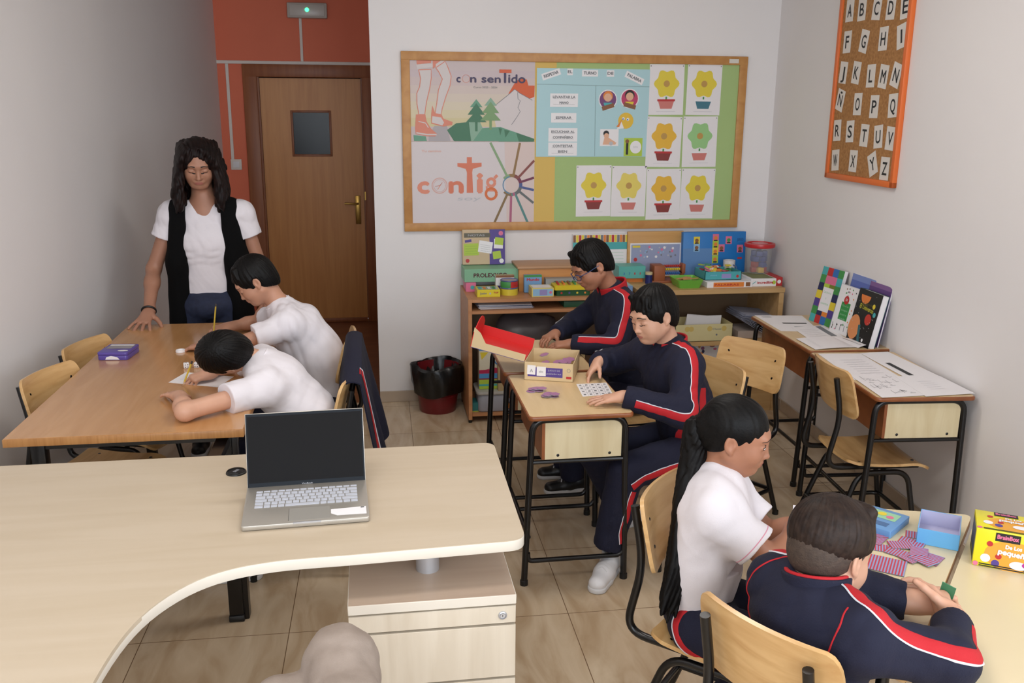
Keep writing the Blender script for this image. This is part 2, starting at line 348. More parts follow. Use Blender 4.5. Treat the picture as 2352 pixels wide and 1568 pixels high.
g.out('door_handle', dr)
g = G(); g.bb((-0.046, YD - 0.035, 1.05), (-0.036, YD - 0.028, 1.12), BRASS); g.out('latch_plate', dr)
# hall beyond the door (seen dark through the glass)
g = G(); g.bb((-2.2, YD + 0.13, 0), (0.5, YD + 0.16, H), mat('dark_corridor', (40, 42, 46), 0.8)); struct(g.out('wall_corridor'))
# cable ducts
for nm, lab, lo, hi in (('cable_duct', 'long horizontal white cable duct above the door frame', (-1.185, YD - 0.012, 2.135), (0.055, YD, 2.16)),
                        ('cable_duct', 'short vertical cable duct below the emergency light', (-0.52, YD - 0.010, 2.16), (-0.498, YD, 2.49)),
                        ('cable_duct', 'vertical white cable duct running down to the light switch', (-1.112, YD - 0.010, 1.38), (-1.088, YD, 2.135))):
    g = G(); g.bb(lo, hi, DUCT, bev=0.002, seg=1); tag(g.out(nm), lab, 'cable duct')
t = thing('light_switch', 'small white light switch on orange wall left of the door', 'light switch', (-1.075, YD, 1.345))
g = G(); g.box((0, -0.006, 0), (0.085, 0.012, 0.085), DUCT, bev=0.003); g.out('switch_plate', t)
g = G(); g.box((0, -0.014, 0), (0.05, 0.006, 0.05), WHT, bev=0.002); g.out('rocker', t)
t = thing('emergency_light', 'white rectangular emergency light with green lamp above the door', 'emergency light', (-0.45, YD, 2.545))
g = G(); g.box((0, -0.03, 0), (0.31, 0.06, 0.115), mat('emergency_light_housing', (196, 186, 176), 0.5), bev=0.008); g.out('housing', t)
g = G(); g.box((0, -0.062, 0), (0.27, 0.006, 0.085), mat('emergency_light_diffuser', (206, 198, 190), 0.3), bev=0.003); g.out('diffuser', t)
g = G(); g.lathe([(0.0, 0.004), (0.012, 0.003), (0.016, 0), (0.016, -0.004)], mat('green_lamp', (60, 255, 150), 0.4, emit=2.5), 16, M=frame((0.0, -0.067, 0.004), (1, 0, 0), (0, 0, 1))); g.out('indicator_lamp', t)
g = G(); g.box((-0.45, YD - 0.04, 2.66), (0.29, 0.08, 0.05), mat('beige_sign_box', (170, 130, 100), 0.5), bev=0.004); tag(g.out('sign_box'), 'beige box fixed above the emergency light, cut by photo top', 'box')

for x_, y_, w_ in ((-.35, 1.3, 'nearer'), (.75, 3.3, 'farther')):  # made-up fixture frames around the added fill lights, outside the view
    t = thing('added_ceiling_light', 'added white rectangular ceiling light out of view, the %s one' % w_, 'ceiling light', (x_, y_, H)); g = G()
    for lo, hi in (((-.6, -.22, -.045), (.6, -.19, 0)), ((-.6, .19, -.045), (.6, .22, 0)), ((-.6, -.22, -.045), (-.57, .22, 0)), ((.57, -.22, -.045), (.6, .22, 0))): g.bb(lo, hi, WHT)
    g.out('frame', t)
# ---------------------------------------------------------------- notice board with posters
t = thing('notice_board', 'large wooden framed notice board on the back wall', 'notice board', (1.25, YB, 1.6))
bx0, bx1, bz0, bz1 = -1.052, 1.052, -0.524, 0.515
FRB = mat('notice_board_frame', (206, 146, 76), 0.45, kind='wood', rgb2=(190, 128, 62), scale=(3, 3, 3), s=5)
g = G(); fw = 0.05
g.bb((bx0, -0.028, bz1 - fw), (bx1, 0, bz1), FRB, bev=0.003); g.bb((bx0, -0.028, bz0), (bx1, 0, bz0 + fw), FRB, bev=0.003)
g.bb((bx0, -0.026, bz0), (bx0 + fw, 0, bz1), FRB, bev=0.003); g.bb((bx1 - fw, -0.026, bz0), (bx1, 0, bz1), FRB, bev=0.003)
g.out('frame', t)
g = G(); g.bb((bx0 + .02, -0.014, bz0 + .02), (bx1 - .02, -0.002, bz1 - .02), mat('board_cork', (200, 150, 90), 0.8, kind='noise', rgb2=(170, 118, 66), s=60)); g.out('cork_panel', t)
g = G(); g.bb((0.93, -0.031, 0.475), (0.99, -0.0285, 0.5), mat('maker_label', (220, 215, 205), 0.5)); g.out('corner_label', t)
MB_ = lambda x, z, off: frame((x, YB - off, z), (1, 0, 0), (0, 0, 1))
g = G(); g.bb((0.975, YB - 0.0155, 1.125), (1.12, YB - 0.0145, 2.07), YELP); tag(g.out('yellow_craft_paper'), 'narrow strip of yellow craft paper down the middle of the notice board', 'paper')
g = G(); g.bb((1.115, YB - 0.0165, 1.125), (2.252, YB - 0.0155, 2.07), GREENP); tag(g.out('green_craft_paper'), 'wide sheet of green craft paper lining the notice board', 'paper')
def sheet(name, x0, x1, z0, z1, off, m, tilt=0.0, th=0.0008):
    g = G(); M = frame(((x0 + x1) / 2, YB - off, (z0 + z1) / 2), (math.cos(tilt), 0, math.sin(tilt)), (-math.sin(tilt), 0, math.cos(tilt)))
    g.box((0, 0, -th / 2), (x1 - x0, z1 - z0, th), m, M); return g, Pic(g, M), (x1 - x0) / 2, (z1 - z0) / 2
# poster: con sentido (local coordinates = world x, z minus centre)
x0, x1, z0, z1 = 0.245, 0.985, 1.607, 2.078
PAPV = mat('poster_lilac', (206, 190, 190), 0.55); g, p, a, b = sheet('poster', x0, x1, z0, z1, 0.0172, PAPV); cx, cz = (x0 + x1) / 2, (z0 + z1) / 2
X = lambda u: (u - 70) / 2165 * 0.74 + x0 - cx
Z = lambda v: (1530 - v) / 1430 * 0.471 + z0 - cz
V = lambda *q: [(X(u), Z(v)) for u, v in q]
bands = [(560, 700, (212, 194, 186)), (700, 840, (216, 200, 184)), (840, 980, (218, 204, 178)), (980, 1120, (218, 204, 166)), (1120, 1270, (214, 200, 150)), (300, 420, (204, 186, 190)), (420, 560, (208, 188, 186))]
for i, (v0, v1, c) in enumerate(bands): p.rect(X(75), Z(v1), X(2232), Z(v0), flat('poster_band_%d' % i, c), 1)
p.poly(V((1770, 690), (1900, 470), (1980, 430), (2090, 440), (2120, 545), (2230, 545), (2225, 760), (2140, 770)), flat('poster_orange', (226, 88, 30)), 2)
WHM = flat('poster_white', (216, 206, 206)); p.poly(V((1560, 880), (1880, 610), (1960, 680), (2140, 775), (2235, 740), (2235, 1500), (1560, 1290), (1500, 1000)), WHM, 3)
p.strip(V((1560, 880), (1780, 700), (1880, 612), (1980, 685), (2100, 750), (2190, 800)), 0.003, GREYINK, 4); p.strip(V((1930, 660), (1940, 780), (1980, 810), (1940, 930), (1980, 1000), (1920, 1100), (1830, 1230)), 0.003, GREYINK, 4)
G1, G2, G3, G4 = flat('pg1', (96, 158, 128)), flat('pg2', (60, 120, 86)), flat('pg3', (134, 176, 150)), flat('pg4', (120, 160, 104))
p.poly(V((700, 1330), (860, 1210), (1060, 1190), (1100, 1180), (1130, 1525), (820, 1525)), G2, 4); p.poly(V((1080, 1190), (1250, 1130), (1320, 1290), (1150, 1525), (1120, 1525)), G3, 4)
p.poly(V((1250, 1300), (1640, 1270), (1800, 1525), (1130, 1525)), G1, 3); p.poly(V((1500, 1280), (1640, 1275), (2235, 1480), (2230, 1530), (1600, 1530)), G1, 5); p.poly(V((1910, 1370), (2235, 1480), (2230, 1530), (1960, 1530)), G2, 6)
p.poly(V((1700, 1320), (1800, 1340), (1720, 1460)), G2, 6); p.poly(V((1600, 1290), (1660, 1300), (1630, 1420)), G2, 6)
for ux, top, mats in ((1210, 790, (G1, G2)), (1460, 760, (G3, G4))):
    for k, (w0, dz) in enumerate(((110, 0), (150, 130), (180, 260))): p.poly(V((ux, top + dz - (0 if k == 0 else 60)), (ux - w0, top + dz + 140), (ux + w0, top + dz + 140)), mats[0 if k == 0 else 1], 7 + k)
    p.rect(X(ux - 22), Z(top + 560), X(ux + 22), Z(top + 380), mats[1], 6)
PO1, PO2 = flat('line_salmon', (226, 132, 106)), flat('leg_white', (214, 204, 202))
legs = [V((230, 300), (440, 290), (440, 440), (410, 620), (350, 860), (320, 1060), (220, 1060), (190, 880), (190, 700), (240, 590), (260, 450)), V((520, 260), (680, 150), (730, 260), (780, 400), (760, 560), (690, 740), (620, 960), (600, 1060), (500, 1040), (530, 860), (560, 640), (630, 450), (570, 330))]
for l in legs: p.poly(l, PO2, 4); p.strip(l + [l[0]], 0.005, PO1, 5)
p.poly(V((190, 105), (450, 105), (440, 180), (200, 210)), PO1, 4); p.poly(V((190, 210), (470, 190), (470, 250), (200, 290)), PO2, 5); p.poly(V((470, 105), (700, 105), (700, 130), (520, 240), (470, 280)), PO1, 4); p.poly(V((520, 200), (650, 110), (680, 150), (520, 250)), PO2, 5)
p.poly(V((170, 1060), (330, 1060), (350, 1180), (420, 1300), (530, 1400), (500, 1440), (350, 1440), (160, 1400), (150, 1300)), PO1, 6); p.strip(V((170, 1380), (350, 1410), (520, 1410)), 0.008, PO2, 7); p.strip(V((210, 1180), (330, 1210), (380, 1290)), 0.005, PO2, 7)
p.poly(V((450, 900), (500, 1040), (610, 1060), (640, 1130), (800, 1190), (790, 1240), (640, 1270), (430, 1220), (430, 1060)), PO1, 6); p.poly(V((450, 1090), (600, 1110), (650, 1200), (620, 1250), (440, 1200)), PO2, 7)
p.poly(V((120, 1420), (330, 1440), (350, 1525), (130, 1525)), G1, 3); p.poly(V((380, 1440), (480, 1260), (700, 1260), (760, 1525), (380, 1525)), flat('poster_rock', (176, 168, 172)), 2)
NV = flat('poster_navy', (62, 52, 92)); p.text('c', X(905), Z(500), 0.043, NV, 8, bold=0.002); p.ring(X(1035), Z(440), 0.022, 0.002, PO1, 8); p.text('n sen', X(1110), Z(500), 0.043, NV, 8, align='l', w=0.178, bold=0.002); p.text('l', X(1710), Z(500), 0.062, NV, 8, bold=0.003); p.text('ido', X(1770), Z(500), 0.048, NV, 8, align='l', w=0.1, bold=0.002)
p.rect(X(1610), Z(335), X(1820), Z(275), flat('poster_orange2', (226, 88, 36)), 9); p.text('Curso 2023 - 2024', X(1370), Z(600), 0.011, GREYINK, 8, w=0.14)
tag(g.out('landscape_poster', smooth=False), 'poster with walking legs, pine trees and a white mountain, on the notice board', 'poster')
# poster: contigo soy
x0, x1, z0, z1 = 0.248, 0.988, 1.085, 1.606
g, p, a, b = sheet('poster', x0, x1, z0, z1, 0.0172, flat('poster_pale', (218, 208, 210))); cx, cz = (x0 + x1) / 2, (z0 + z1) / 2
X = lambda u: (u - 130) / 2090 * 0.74 + x0 - cx
Z = lambda v: (1545 - v) / 1505 * 0.521 + z0 - cz
p.poly(V((1700, 45), (2215, 45), (2215, 1530), (1750, 1535)), flat('poster_blush', (220, 198, 192)), 1)
C1, C2 = flat('letter_coral', (232, 138, 108)), flat('letter_coral_deep', (226, 118, 84))
p.text('c', X(320), Z(905), 0.098, C1, 3, w=0.062, bold=0.006); p.ring(X(595), Z(785), 0.045, 0.006, flat('compass_pink', (222, 170, 160)), 3, a1=360); p.ring(X(595), Z(785), 0.036, 0.0015, PO1, 3); p.strip(V((560, 850), (640, 730), (600, 780), (520, 800), (590, 790)), 0.003, PO1, 3)
p.text('n', X(875), Z(905), 0.098, C2, 3, w=0.08, bold=0.006); p.text('i', X(1280), Z(900), 0.12, C1, 3, w=0.026, bold=0.007)
p.poly(V((1060, 300), (1145, 300), (1145, 400), (1310, 395), (1310, 460), (1160, 500), (1150, 560), (1165, 910), (1055, 910), (1060, 560), (1040, 500), (900, 460), (900, 400), (1060, 405)), C2, 3)
p.ring(X(1475), Z(735), 0.022, 0.018, C1, 3); p.strip(V((1530, 660), (1580, 610)), 0.018, C1, 3); p.ring(X(1475), Z(930), 0.032, 0.016, flat('letter_orange', (226, 110, 50)), 3, n=24); p.strip(V((1400, 800), (1400, 870), (1560, 870)), 0.014, C1, 3)
p.text('soy', X(1090), Z(1040), 0.024, LGREY, 3, w=0.14, shear=0.3); p.text('Tu camino', X(465), Z(215), 0.012, flat('pale_coral', (226, 180, 168)), 3, w=0.115, bold=0.001); p.text('Curso', X(380), Z(1460), 0.013, flat('pale_coral', (226, 180, 168)), 3, w=0.055); p.text('Curso 2024 - 2025', X(790), Z(1455), 0.011, flat('pale_blue_ink', (150, 152, 182)), 3, w=0.165)
hub = (1825, 780); cols = [(1460, 55, (134, 168, 120)), (1965, 60, (150, 112, 62)), (2215, 360, (140, 66, 58)), (2215, 655, (120, 40, 74)), (2215, 870, (70, 88, 150)), (2210, 1095, (100, 106, 106)), (2150, 1525, (80, 138, 136)), (1808, 1535, (180, 92, 126)), (1485, 1540, (136, 106, 62))]
for i, (u, v, c) in enumerate(cols):
    dx, dy = u - hub[0], v - hub[1]; q = 190 / math.hypot(dx, dy); m = flat('rope_%d' % i, c); p.strip(V((hub[0] + dx * q, hub[1] + dy * q), (u, v)), 0.014, m, 3); ang = math.degrees(math.atan2(-dy, dx)); p.ring(X(hub[0]), Z(hub[1]), 0.057, 0.02, m, 4, n=6, a0=ang - 24, a1=ang + 24)
p.ring(X(hub[0]), Z(hub[1]), 0.052, 0.006, flat('rope_blue', (84, 140, 180)), 5, a0=100, a1=260, n=12)
tag(g.out('rope_poster', smooth=False), 'pale poster with coral lettering and a ring of knotted coloured ropes', 'poster')
# blue poster of classroom rules
x0, x1, z0, z1 = 0.996, 1.688, 1.518, 2.032
g, p, a, b = sheet('poster', x0, x1, z0, z1, 0.0182, SKY); cx, cz = (x0 + x1) / 2, (z0 + z1) / 2
P_ = lambda x, z: (x - cx, z - cz)
p.strip([P_(0.996, 1.94), P_(1.688, 1.932)], 0.003, flat('card_fold', (130, 166, 172)), 1); p.strip([P_(1.355, 1.935), P_(1.36, 1.52)], 0.0035, flat('card_fold', (130, 166, 172)), 1)
for wd, x, z, w_, r in (('RESPETAR', 1.082, 1.997, 0.115, 0.32), ('EL', 1.196, 2.012, 0.034, 0), ('TURNO', 1.318, 2.006, 0.098, 0), ('DE', 1.443, 2.006, 0.046, 0), ('PALABRA', 1.592, 1.982, 0.12, -0.42)):
    u, v = P_(x, z); p.rect(u - w_ / 2, v - 0.019, u + w_ / 2, v + 0.019, WHT, 2, rot=r); p.text(wd, u + 0.007 * math.sin(r), v - 0.007, 0.017, GREYINK, 3, rot=r, w=w_ * 0.78, bold=0.001)
for lines, x, z, w_, h_ in ((('LEVANTAR LA', 'MANO'), 1.163, 1.849, 0.17, 0.078), (('ESPERAR',), 1.163, 1.747, 0.155, 0.056), (('ESCUCHAR AL', 'COMPAÑERO'), 1.16, 1.647, 0.178, 0.08), (('CONTESTAR', 'BIEN'), 1.16, 1.563, 0.178, 0.078)):
    u, v = P_(x, z); p.rect(u - w_ / 2, v - h_ / 2, u + w_ / 2, v + h_ / 2, WHT, 2)
    for k, s_ in enumerate(lines): p.text(s_, u, v + (0.012 if len(lines) > 1 else -0.006) - 0.033 * k, 0.014, GREYINK, 3, w=min(w_ * 0.8, 0.0135 * len(s_)), bold=0.0008); p.strip([(u - w_ * .38, v + (0.009 if len(lines) > 1 else -0.009) - 0.033 * k), (u + w_ * .38, v + (0.009 if len(lines) > 1 else -0.009) - 0.033 * k)], 0.001, GREYINK, 3)
for x, z, bgc, hair, shirt, r in ((1.432, 1.855, flat('disc_purple', (120, 60, 120)), ORG, TEAL, 0.3), (1.567, 1.862, flat('disc_magenta', (200, 50, 100)), BLK, YEL, -0.25)):
    u, v = P_(x, z); p.circ(u, v, 0.058, WHT, 2); p.circ(u, v, 0.052, bgc, 3); p.circ(u, v + 0.02, 0.030, hair, 4); p.circ(u, v + 0.012, 0.024, SKINP, 5); p.circ(u, v - 0.018, 0.026, shirt, 5, a0=180, a1=360); p.rect(u - 0.036, v - 0.055, u + 0.04, v - 0.03, BRN, 6, rot=r)
u, v = P_(1.548, 1.732); p.circ(u, v, 0.048, flat('smiley_yellow', (234, 188, 40)), 3); p.circ(u - 0.016, v + 0.012, 0.009, WHT, 4); p.circ(u + 0.012, v + 0.008, 0.009, WHT, 4); p.circ(u - 0.018, v + 0.010, 0.0045, BLU, 5); p.circ(u + 0.010, v + 0.006, 0.0045, BLU, 5); p.poly([(u - 0.055, v - 0.05), (u - 0.01, v - 0.045), (u - 0.03, v)], WHT, 5); p.poly([(u - 0.058, v - 0.035), (u - 0.04, v - 0.038), (u - 0.022, v + 0.012)], ORG, 6)
u, v = P_(1.448, 1.632); p.rect(u - 0.058, v - 0.05, u + 0.058, v + 0.05, WHT, 2); p.circ(u - 0.02, v + 0.024, 0.018, BLK, 3); p.circ(u - 0.018, v + 0.01, 0.016, SKINP, 4); p.poly([(u - 0.04, v - 0.042), (u - 0.03, v), (u - 0.005, v), (u + 0.045, v - 0.03), (u + 0.04, v - 0.042)], SKINP, 3); p.circ(u + 0.012, v - 0.035, 0.012, LGREY, 4)
u, v = P_(1.6, 1.575); p.rect(u - 0.058, v - 0.055, u + 0.058, v + 0.055, LIM, 2); p.rect(u - 0.045, v - 0.045, u - 0.03, v + 0.03, BLK, 3); p.circ(u - 0.038, v + 0.035, 0.012, BRN, 3); p.circ(u + 0.016, v, 0.036, WHT, 3, ry=0.038); p.text('BIEN', u + 0.016, v - 0.004, 0.01, LGREY, 4)
tag(g.out('rules_poster', smooth=False), 'sky blue poster of hand-lettered strips about taking turns to speak', 'poster')
# eight white drawing sheets: a plain painted flower-pot picture stands in for the drawings
Y_a, Y_b, Y_c, Y_g = flat('crayon_yellow', (232, 208, 48)), flat('crayon_pale_yellow', (234, 212, 90)), flat('crayon_amber', (238, 182, 40)), flat('crayon_green', (150, 206, 130))
R_a, R_b, R_c = flat('crayon_maroon', (140, 46, 40)), flat('crayon_salmon', (214, 120, 110)), flat('crayon_teal', (60, 120, 140))
DRAW = [('top left', 1.687, 1.905, 1.768, 2.064, Y_a, R_b, 'bright yellow bloom over a salmon band, top left'), ('top right', 1.924, 2.142, 1.768, 2.066, Y_a, R_c, 'bright yellow bloom over a teal band'), ('middle left', 1.683, 1.904, 1.455, 1.757, Y_c, R_a, 'amber bloom over a dark band'), ('middle right', 1.915, 2.135, 1.455, 1.760, Y_g, R_b, 'pale green bloom'), ('bottom 1', 1.250, 1.470, 1.155, 1.466, Y_a, R_a, 'lemon bloom over a dark red band, leftmost of the bottom row'), ('bottom 2', 1.473, 1.692, 1.152, 1.462, Y_b, R_b, 'pale yellow bloom, second in the bottom row'), ('bottom 3', 1.697, 1.917, 1.132, 1.444, Y_c, R_a, 'orange-yellow bloom, third in the bottom row'), ('bottom 4', 1.919, 2.137, 1.135, 1.445, Y_a, R_b, 'lemon bloom over a salmon band, rightmost of the bottom row')]
for i, (nm, x0, x1, z0, z1, cy_, cr_, lab) in enumerate(DRAW):
    g, p, a, b = sheet('s', x0, x1, z0, z1, 0.0176 + 0.0006 * (i % 3), WHITEP, tilt=[0.01, -0.008, -0.012, 0.01, 0.006, -0.005, 0.008, -0.01][i])
    pet = [(0.072 * math.cos(k * PI / 18) * (1 + 0.12 * math.cos(k * PI / 18 * 6)), 0.035 + 0.078 * math.sin(k * PI / 18) * (1 + 0.12 * math.cos(k * PI / 18 * 6))) for k in range(36)]
    p.poly(pet, cy_, 1); p.circ(0, 0.035, 0.02, flat('crayon_centre', (196, 150, 70)), 2, n=10); p.strip([(0, -0.04), (0, -0.07)], 0.010, GRN, 1)
    p.poly([(-0.052, -0.060), (0.052, -0.060), (0.036, -0.112), (-0.036, -0.112)], cr_, 2); p.rect(-0.056, -0.068, 0.056, -0.056, WHT if i % 2 else RED, 3)
    p.strip([(-0.06, -0.128), (0.06, -0.128)], 0.0016, LGREY, 1)
    for q in (-1, 1): p.circ(q * (a - 0.008), b - 0.01, 0.0035, GREYINK, 2, n=8)
    tag(g.out('drawing_sheet', smooth=False), 'white sheet drawn with ' + lab, 'drawing', 'children drawings on the notice board')
# ---------------------------------------------------------------- cork board of letters on the right wall
_d = Vector((XR(3.958) - XR(4.681), 3.958 - 4.681, 0)); Lc = _d.length
t = thing('letter_board', 'orange framed cork board with alphabet cards, high on the right wall', 'cork board', (XR(4.681), 4.681, 1.448), math.atan2(_d.y, _d.x))
CORK = mat('cork', (190, 134, 74), 0.85, kind='noise', rgb2=(160, 106, 54), s=70, bump=0.2, bs=150); FRO = mat('orange_board_frame', (236, 108, 36), 0.45)
g = G(); g.bb((0.01, -0.012, 0.01), (Lc - 0.01, 0, 1.19), CORK); g.out('cork_panel', t)
g = G(); fw = 0.028
for lo, hi in (((0, 0), (Lc, fw)), ((0, 1.20 - fw), (Lc, 1.20)), ((0, 0), (fw, 1.20)), ((Lc - fw, 0), (Lc, 1.20))): g.bb((lo[0], -0.024, lo[1]), (hi[0], 0, hi[1]), FRO, bev=0.003)
g.out('frame', t)
CARD = mat('letter_card_paper', (228, 222, 214), 0.7)
Mb = PM[t.name]
LET = [('A', 0.098, 2.291, 0), ('B', 0.23, 2.284, 0), ('C', 0.382, 2.274, -6), ('D', 0.518, 2.263, -3), ('E', 0.65, 2.255, 3), ('F', 0.101, 2.139, 0), ('G', 0.283, 2.13, -12), ('H', 0.475, 2.128, 0), ('I', 0.643, 2.127, 10), ('J', 0.087, 1.989, -6), ('K', 0.232, 1.983, -8), ('L', 0.389, 1.962, 0), ('M', 0.513, 1.955, -8), ('N', 0.631, 1.957, -16), ('Ñ', 0.082, 1.851, -14), ('O', 0.28, 1.83, 0), ('P', 0.453, 1.817, 0), ('Q', 0.631, 1.821, 4), ('R', 0.079, 1.697, 4), ('S', 0.225, 1.695, 3), ('T', 0.382, 1.679, -2), ('U', 0.523, 1.677, 6), ('V', 0.64, 1.672, -3), ('W', 0.089, 1.544, 6), ('X', 0.29, 1.55, 0), ('Y', 0.495, 1.546, 24), ('Z', 0.616, 1.532, 0)]
for ch, s_, z_, til in LET:
    g = G(); M = Mb @ frame((s_ + 0.004, -0.0125, z_ - 1.448), (1, 0, 0), (0, 0, 1)) @ Matrix.Rotation(math.radians(til), 4, 'Z'); g.box((0, 0, 0.0005), (0.082, 0.108, 0.001), CARD, M)
    Pic(g, M @ Matrix.Translation((0, 0, 0.001))).text(ch, 0, -0.030, 0.062, INK, 1, w=(0.012 if ch == 'I' else 0.036 if ch in 'FJL' else 0.044), bold=0.0012)
    tag(g.out('letter_card', smooth=False), 'white paper card with the capital letter %s pinned on the cork board' % (ch if ch != 'Ñ' else 'N with a tilde'), 'letter card', 'alphabet cards on the cork board')
# ---------------------------------------------------------------- chairs
def seat_pt(u, v, w=0.37, d=0.37):
    """u across -1..1, v 0 back .. 1 front; local: x right, y forward"""
    x = u * w / 2 * (1.0 - 0.10 * (1 - v)); y = -d / 2 + v * d
    z = 0.012 * u * u - 0.012 * math.sin(v * PI) - (0.035 * max(0, v - 0.75) / 0.25 * max(0, v - 0.75) / 0.25)
    if v < 0.12: z += 0.008 * (1 - v / 0.12)
    return x, y, z
def rounded_grid(nx, ny, fn, r=0.12, rc=0.14):
    rows = []
    vs_ = [0, r * .12, r * .35, r * .65, r] + [r + (1 - 2 * r) * k / ny for k in range(1, ny)] + [1 - r, 1 - r * .65, 1 - r * .35, 1 - r * .12, 1]
    for v in vs_:
        row = []
        e = 1.0
        for q in (v, 1 - v):
            if q < r: e = min(e, 1 - rc * (1 - math.sqrt(max(0, 1 - ((r - q) / r) ** 2))))
        for i in range(nx + 1): row.append(fn((2 * i / nx - 1) * e, v))
        rows.append(row)
    return rows
def make_chair(label, sh=0.395, bh=0.79, w=0.352):
    t = thing('school_chair', label, 'chair')
    g = G(); g.grid(rounded_grid(14, 12, lambda u, v: (lambda q: (q[0], q[1], q[2] + sh))(seat_pt(u, v, w, 0.35))), PLY, 0.011); 
    seat = g.out('seat', t, ang=0.9)
    for sx in (-1, 1):
        for y in (-0.12, 0.11): g = G(); g.lathe([(0, 0.002), (0.006, 0.001), (0.007, -0.001)], BLACKM, 10, M=Matrix.Translation((sx * 0.13, y, sh + 0.0015))); g.out('screw', seat)
    def bfn(u, v):
        x = u * w / 2 * (1 - 0.04 * v); z = bh - 0.20 + 0.20 * v; y = -0.185 - 0.05 * v + 0.030 * u * u
        return x, y, z
    g = G(); g.grid(rounded_grid(14, 10, bfn, 0.26, 0.16), PLY, 0.011, flip=True); back = g.out('backrest', t, ang=0.9)
    for sx in (-1, 1):
        for zz in (bh - 0.14, bh - 0.065):
            g = G(); v = (zz - bh + 0.20) / 0.20; M = Matrix.Translation((sx * 0.125, -0.185 - 0.05 * v + 0.0145 + 0.0005, zz)) @ Matrix.Rotation(-PI / 2, 4, 'X'); g.lathe([(0, 0.002), (0.006, 0.001), (0.007, -0.001)], BLACKM, 10, M=M); g.out('screw', back)
    for sx in (-1, 1):
        g = G(); X_ = sx * 0.125
        P = fillet([(X_, -0.248, bh - 0.035), (X_, -0.215, bh - 0.20), (X_, -0.262, sh - 0.022), (X_, 0.14, sh - 0.024)], 0.07, 8); g.tube(P, 0.0115, BLACKM, 12); g.out('side_tube', t)
        g = G(); P = fillet([(X_ * 1.28, -0.245, 0.008), (X_ * 1.12, -0.12, sh - 0.045), (X_ * 1.12, 0.09, sh - 0.045), (X_ * 1.28, 0.155, 0.008)], 0.06, 8); g.tube(P, 0.0115, BLACKM, 12); leg = g.out('leg_frame', t)
        for yy in (-0.245, 0.155): g = G(); g.lathe([(0, 0), (0.014, 0), (0.014, 0.018), (0.011, 0.02)], BLACKP, 12, M=Matrix.Translation((X_ * 1.28, yy, 0))); g.out('foot_cap', leg)
    g = G()
    zs = 0.13; P = fillet([(0.15, -0.205, zs), (0.15, 0.135, zs), (-0.15, 0.135, zs), (-0.15, -0.205, zs)], 0.04, 6); g.tube(P, 0.0095, BLACKM, 10); g.tube([(-0.15, -0.205, zs), (0.15, -0.205, zs)], 0.0095, BLACKM, 10); g.out('stretcher', t)
    return t
def put(t, x, y, face, label=None, grp='school chairs'):
    """face: direction the sitter looks, degrees from +x"""
    t.location = (x, y, 0); t.rotation_euler = (0, 0, math.radians(face) - PI / 2); PM[t.name] = Matrix.Translation((x, y, 0)) @ rz(math.radians(face) - PI / 2)
    if label: t['label'] = label
    t['group'] = grp; return t
ch0 = make_chair('empty plywood chair against the left wall, nearer of the two')
put(ch0, -1.07, 3.60, -18)
put(copy_tree(ch0), -1.06, 4.06, -18, 'empty plywood chair against the left wall, farther of the two, behind purple tin')
cB = put(copy_tree(ch0), -0.33, 4.16, 176, 'plywood chair of the upright writing boy, farther chair at the oak table')
cC = put(copy_tree(ch0), -0.335, 3.48, 178, 'plywood chair with a navy jacket over its back, beside the oak table')
cD = put(copy_tree(ch0), 1.16, 4.02, 180, 'plywood chair of the boy with glasses')
cE = put(copy_tree(ch0), 1.20, 3.38, 196, 'plywood chair under the tracksuit boy working at the middle desk')
cF = put(copy_tree(ch0), 0.948, 2.120, -42, 'plywood chair of the long-haired girl')
cG = put(copy_tree(ch0), 0.950, 1.655, 30, 'plywood chair in the foreground under the boy seen from behind')
cH = put(copy_tree(ch0), 1.50, 3.63, 212, 'empty plywood chair seen from the front, between the bookcase and the long-haired girl')
cI = put(copy_tree(ch0), 2.08, 3.37, -3, 'empty plywood chair tucked under the paper-covered desk by the right wall')
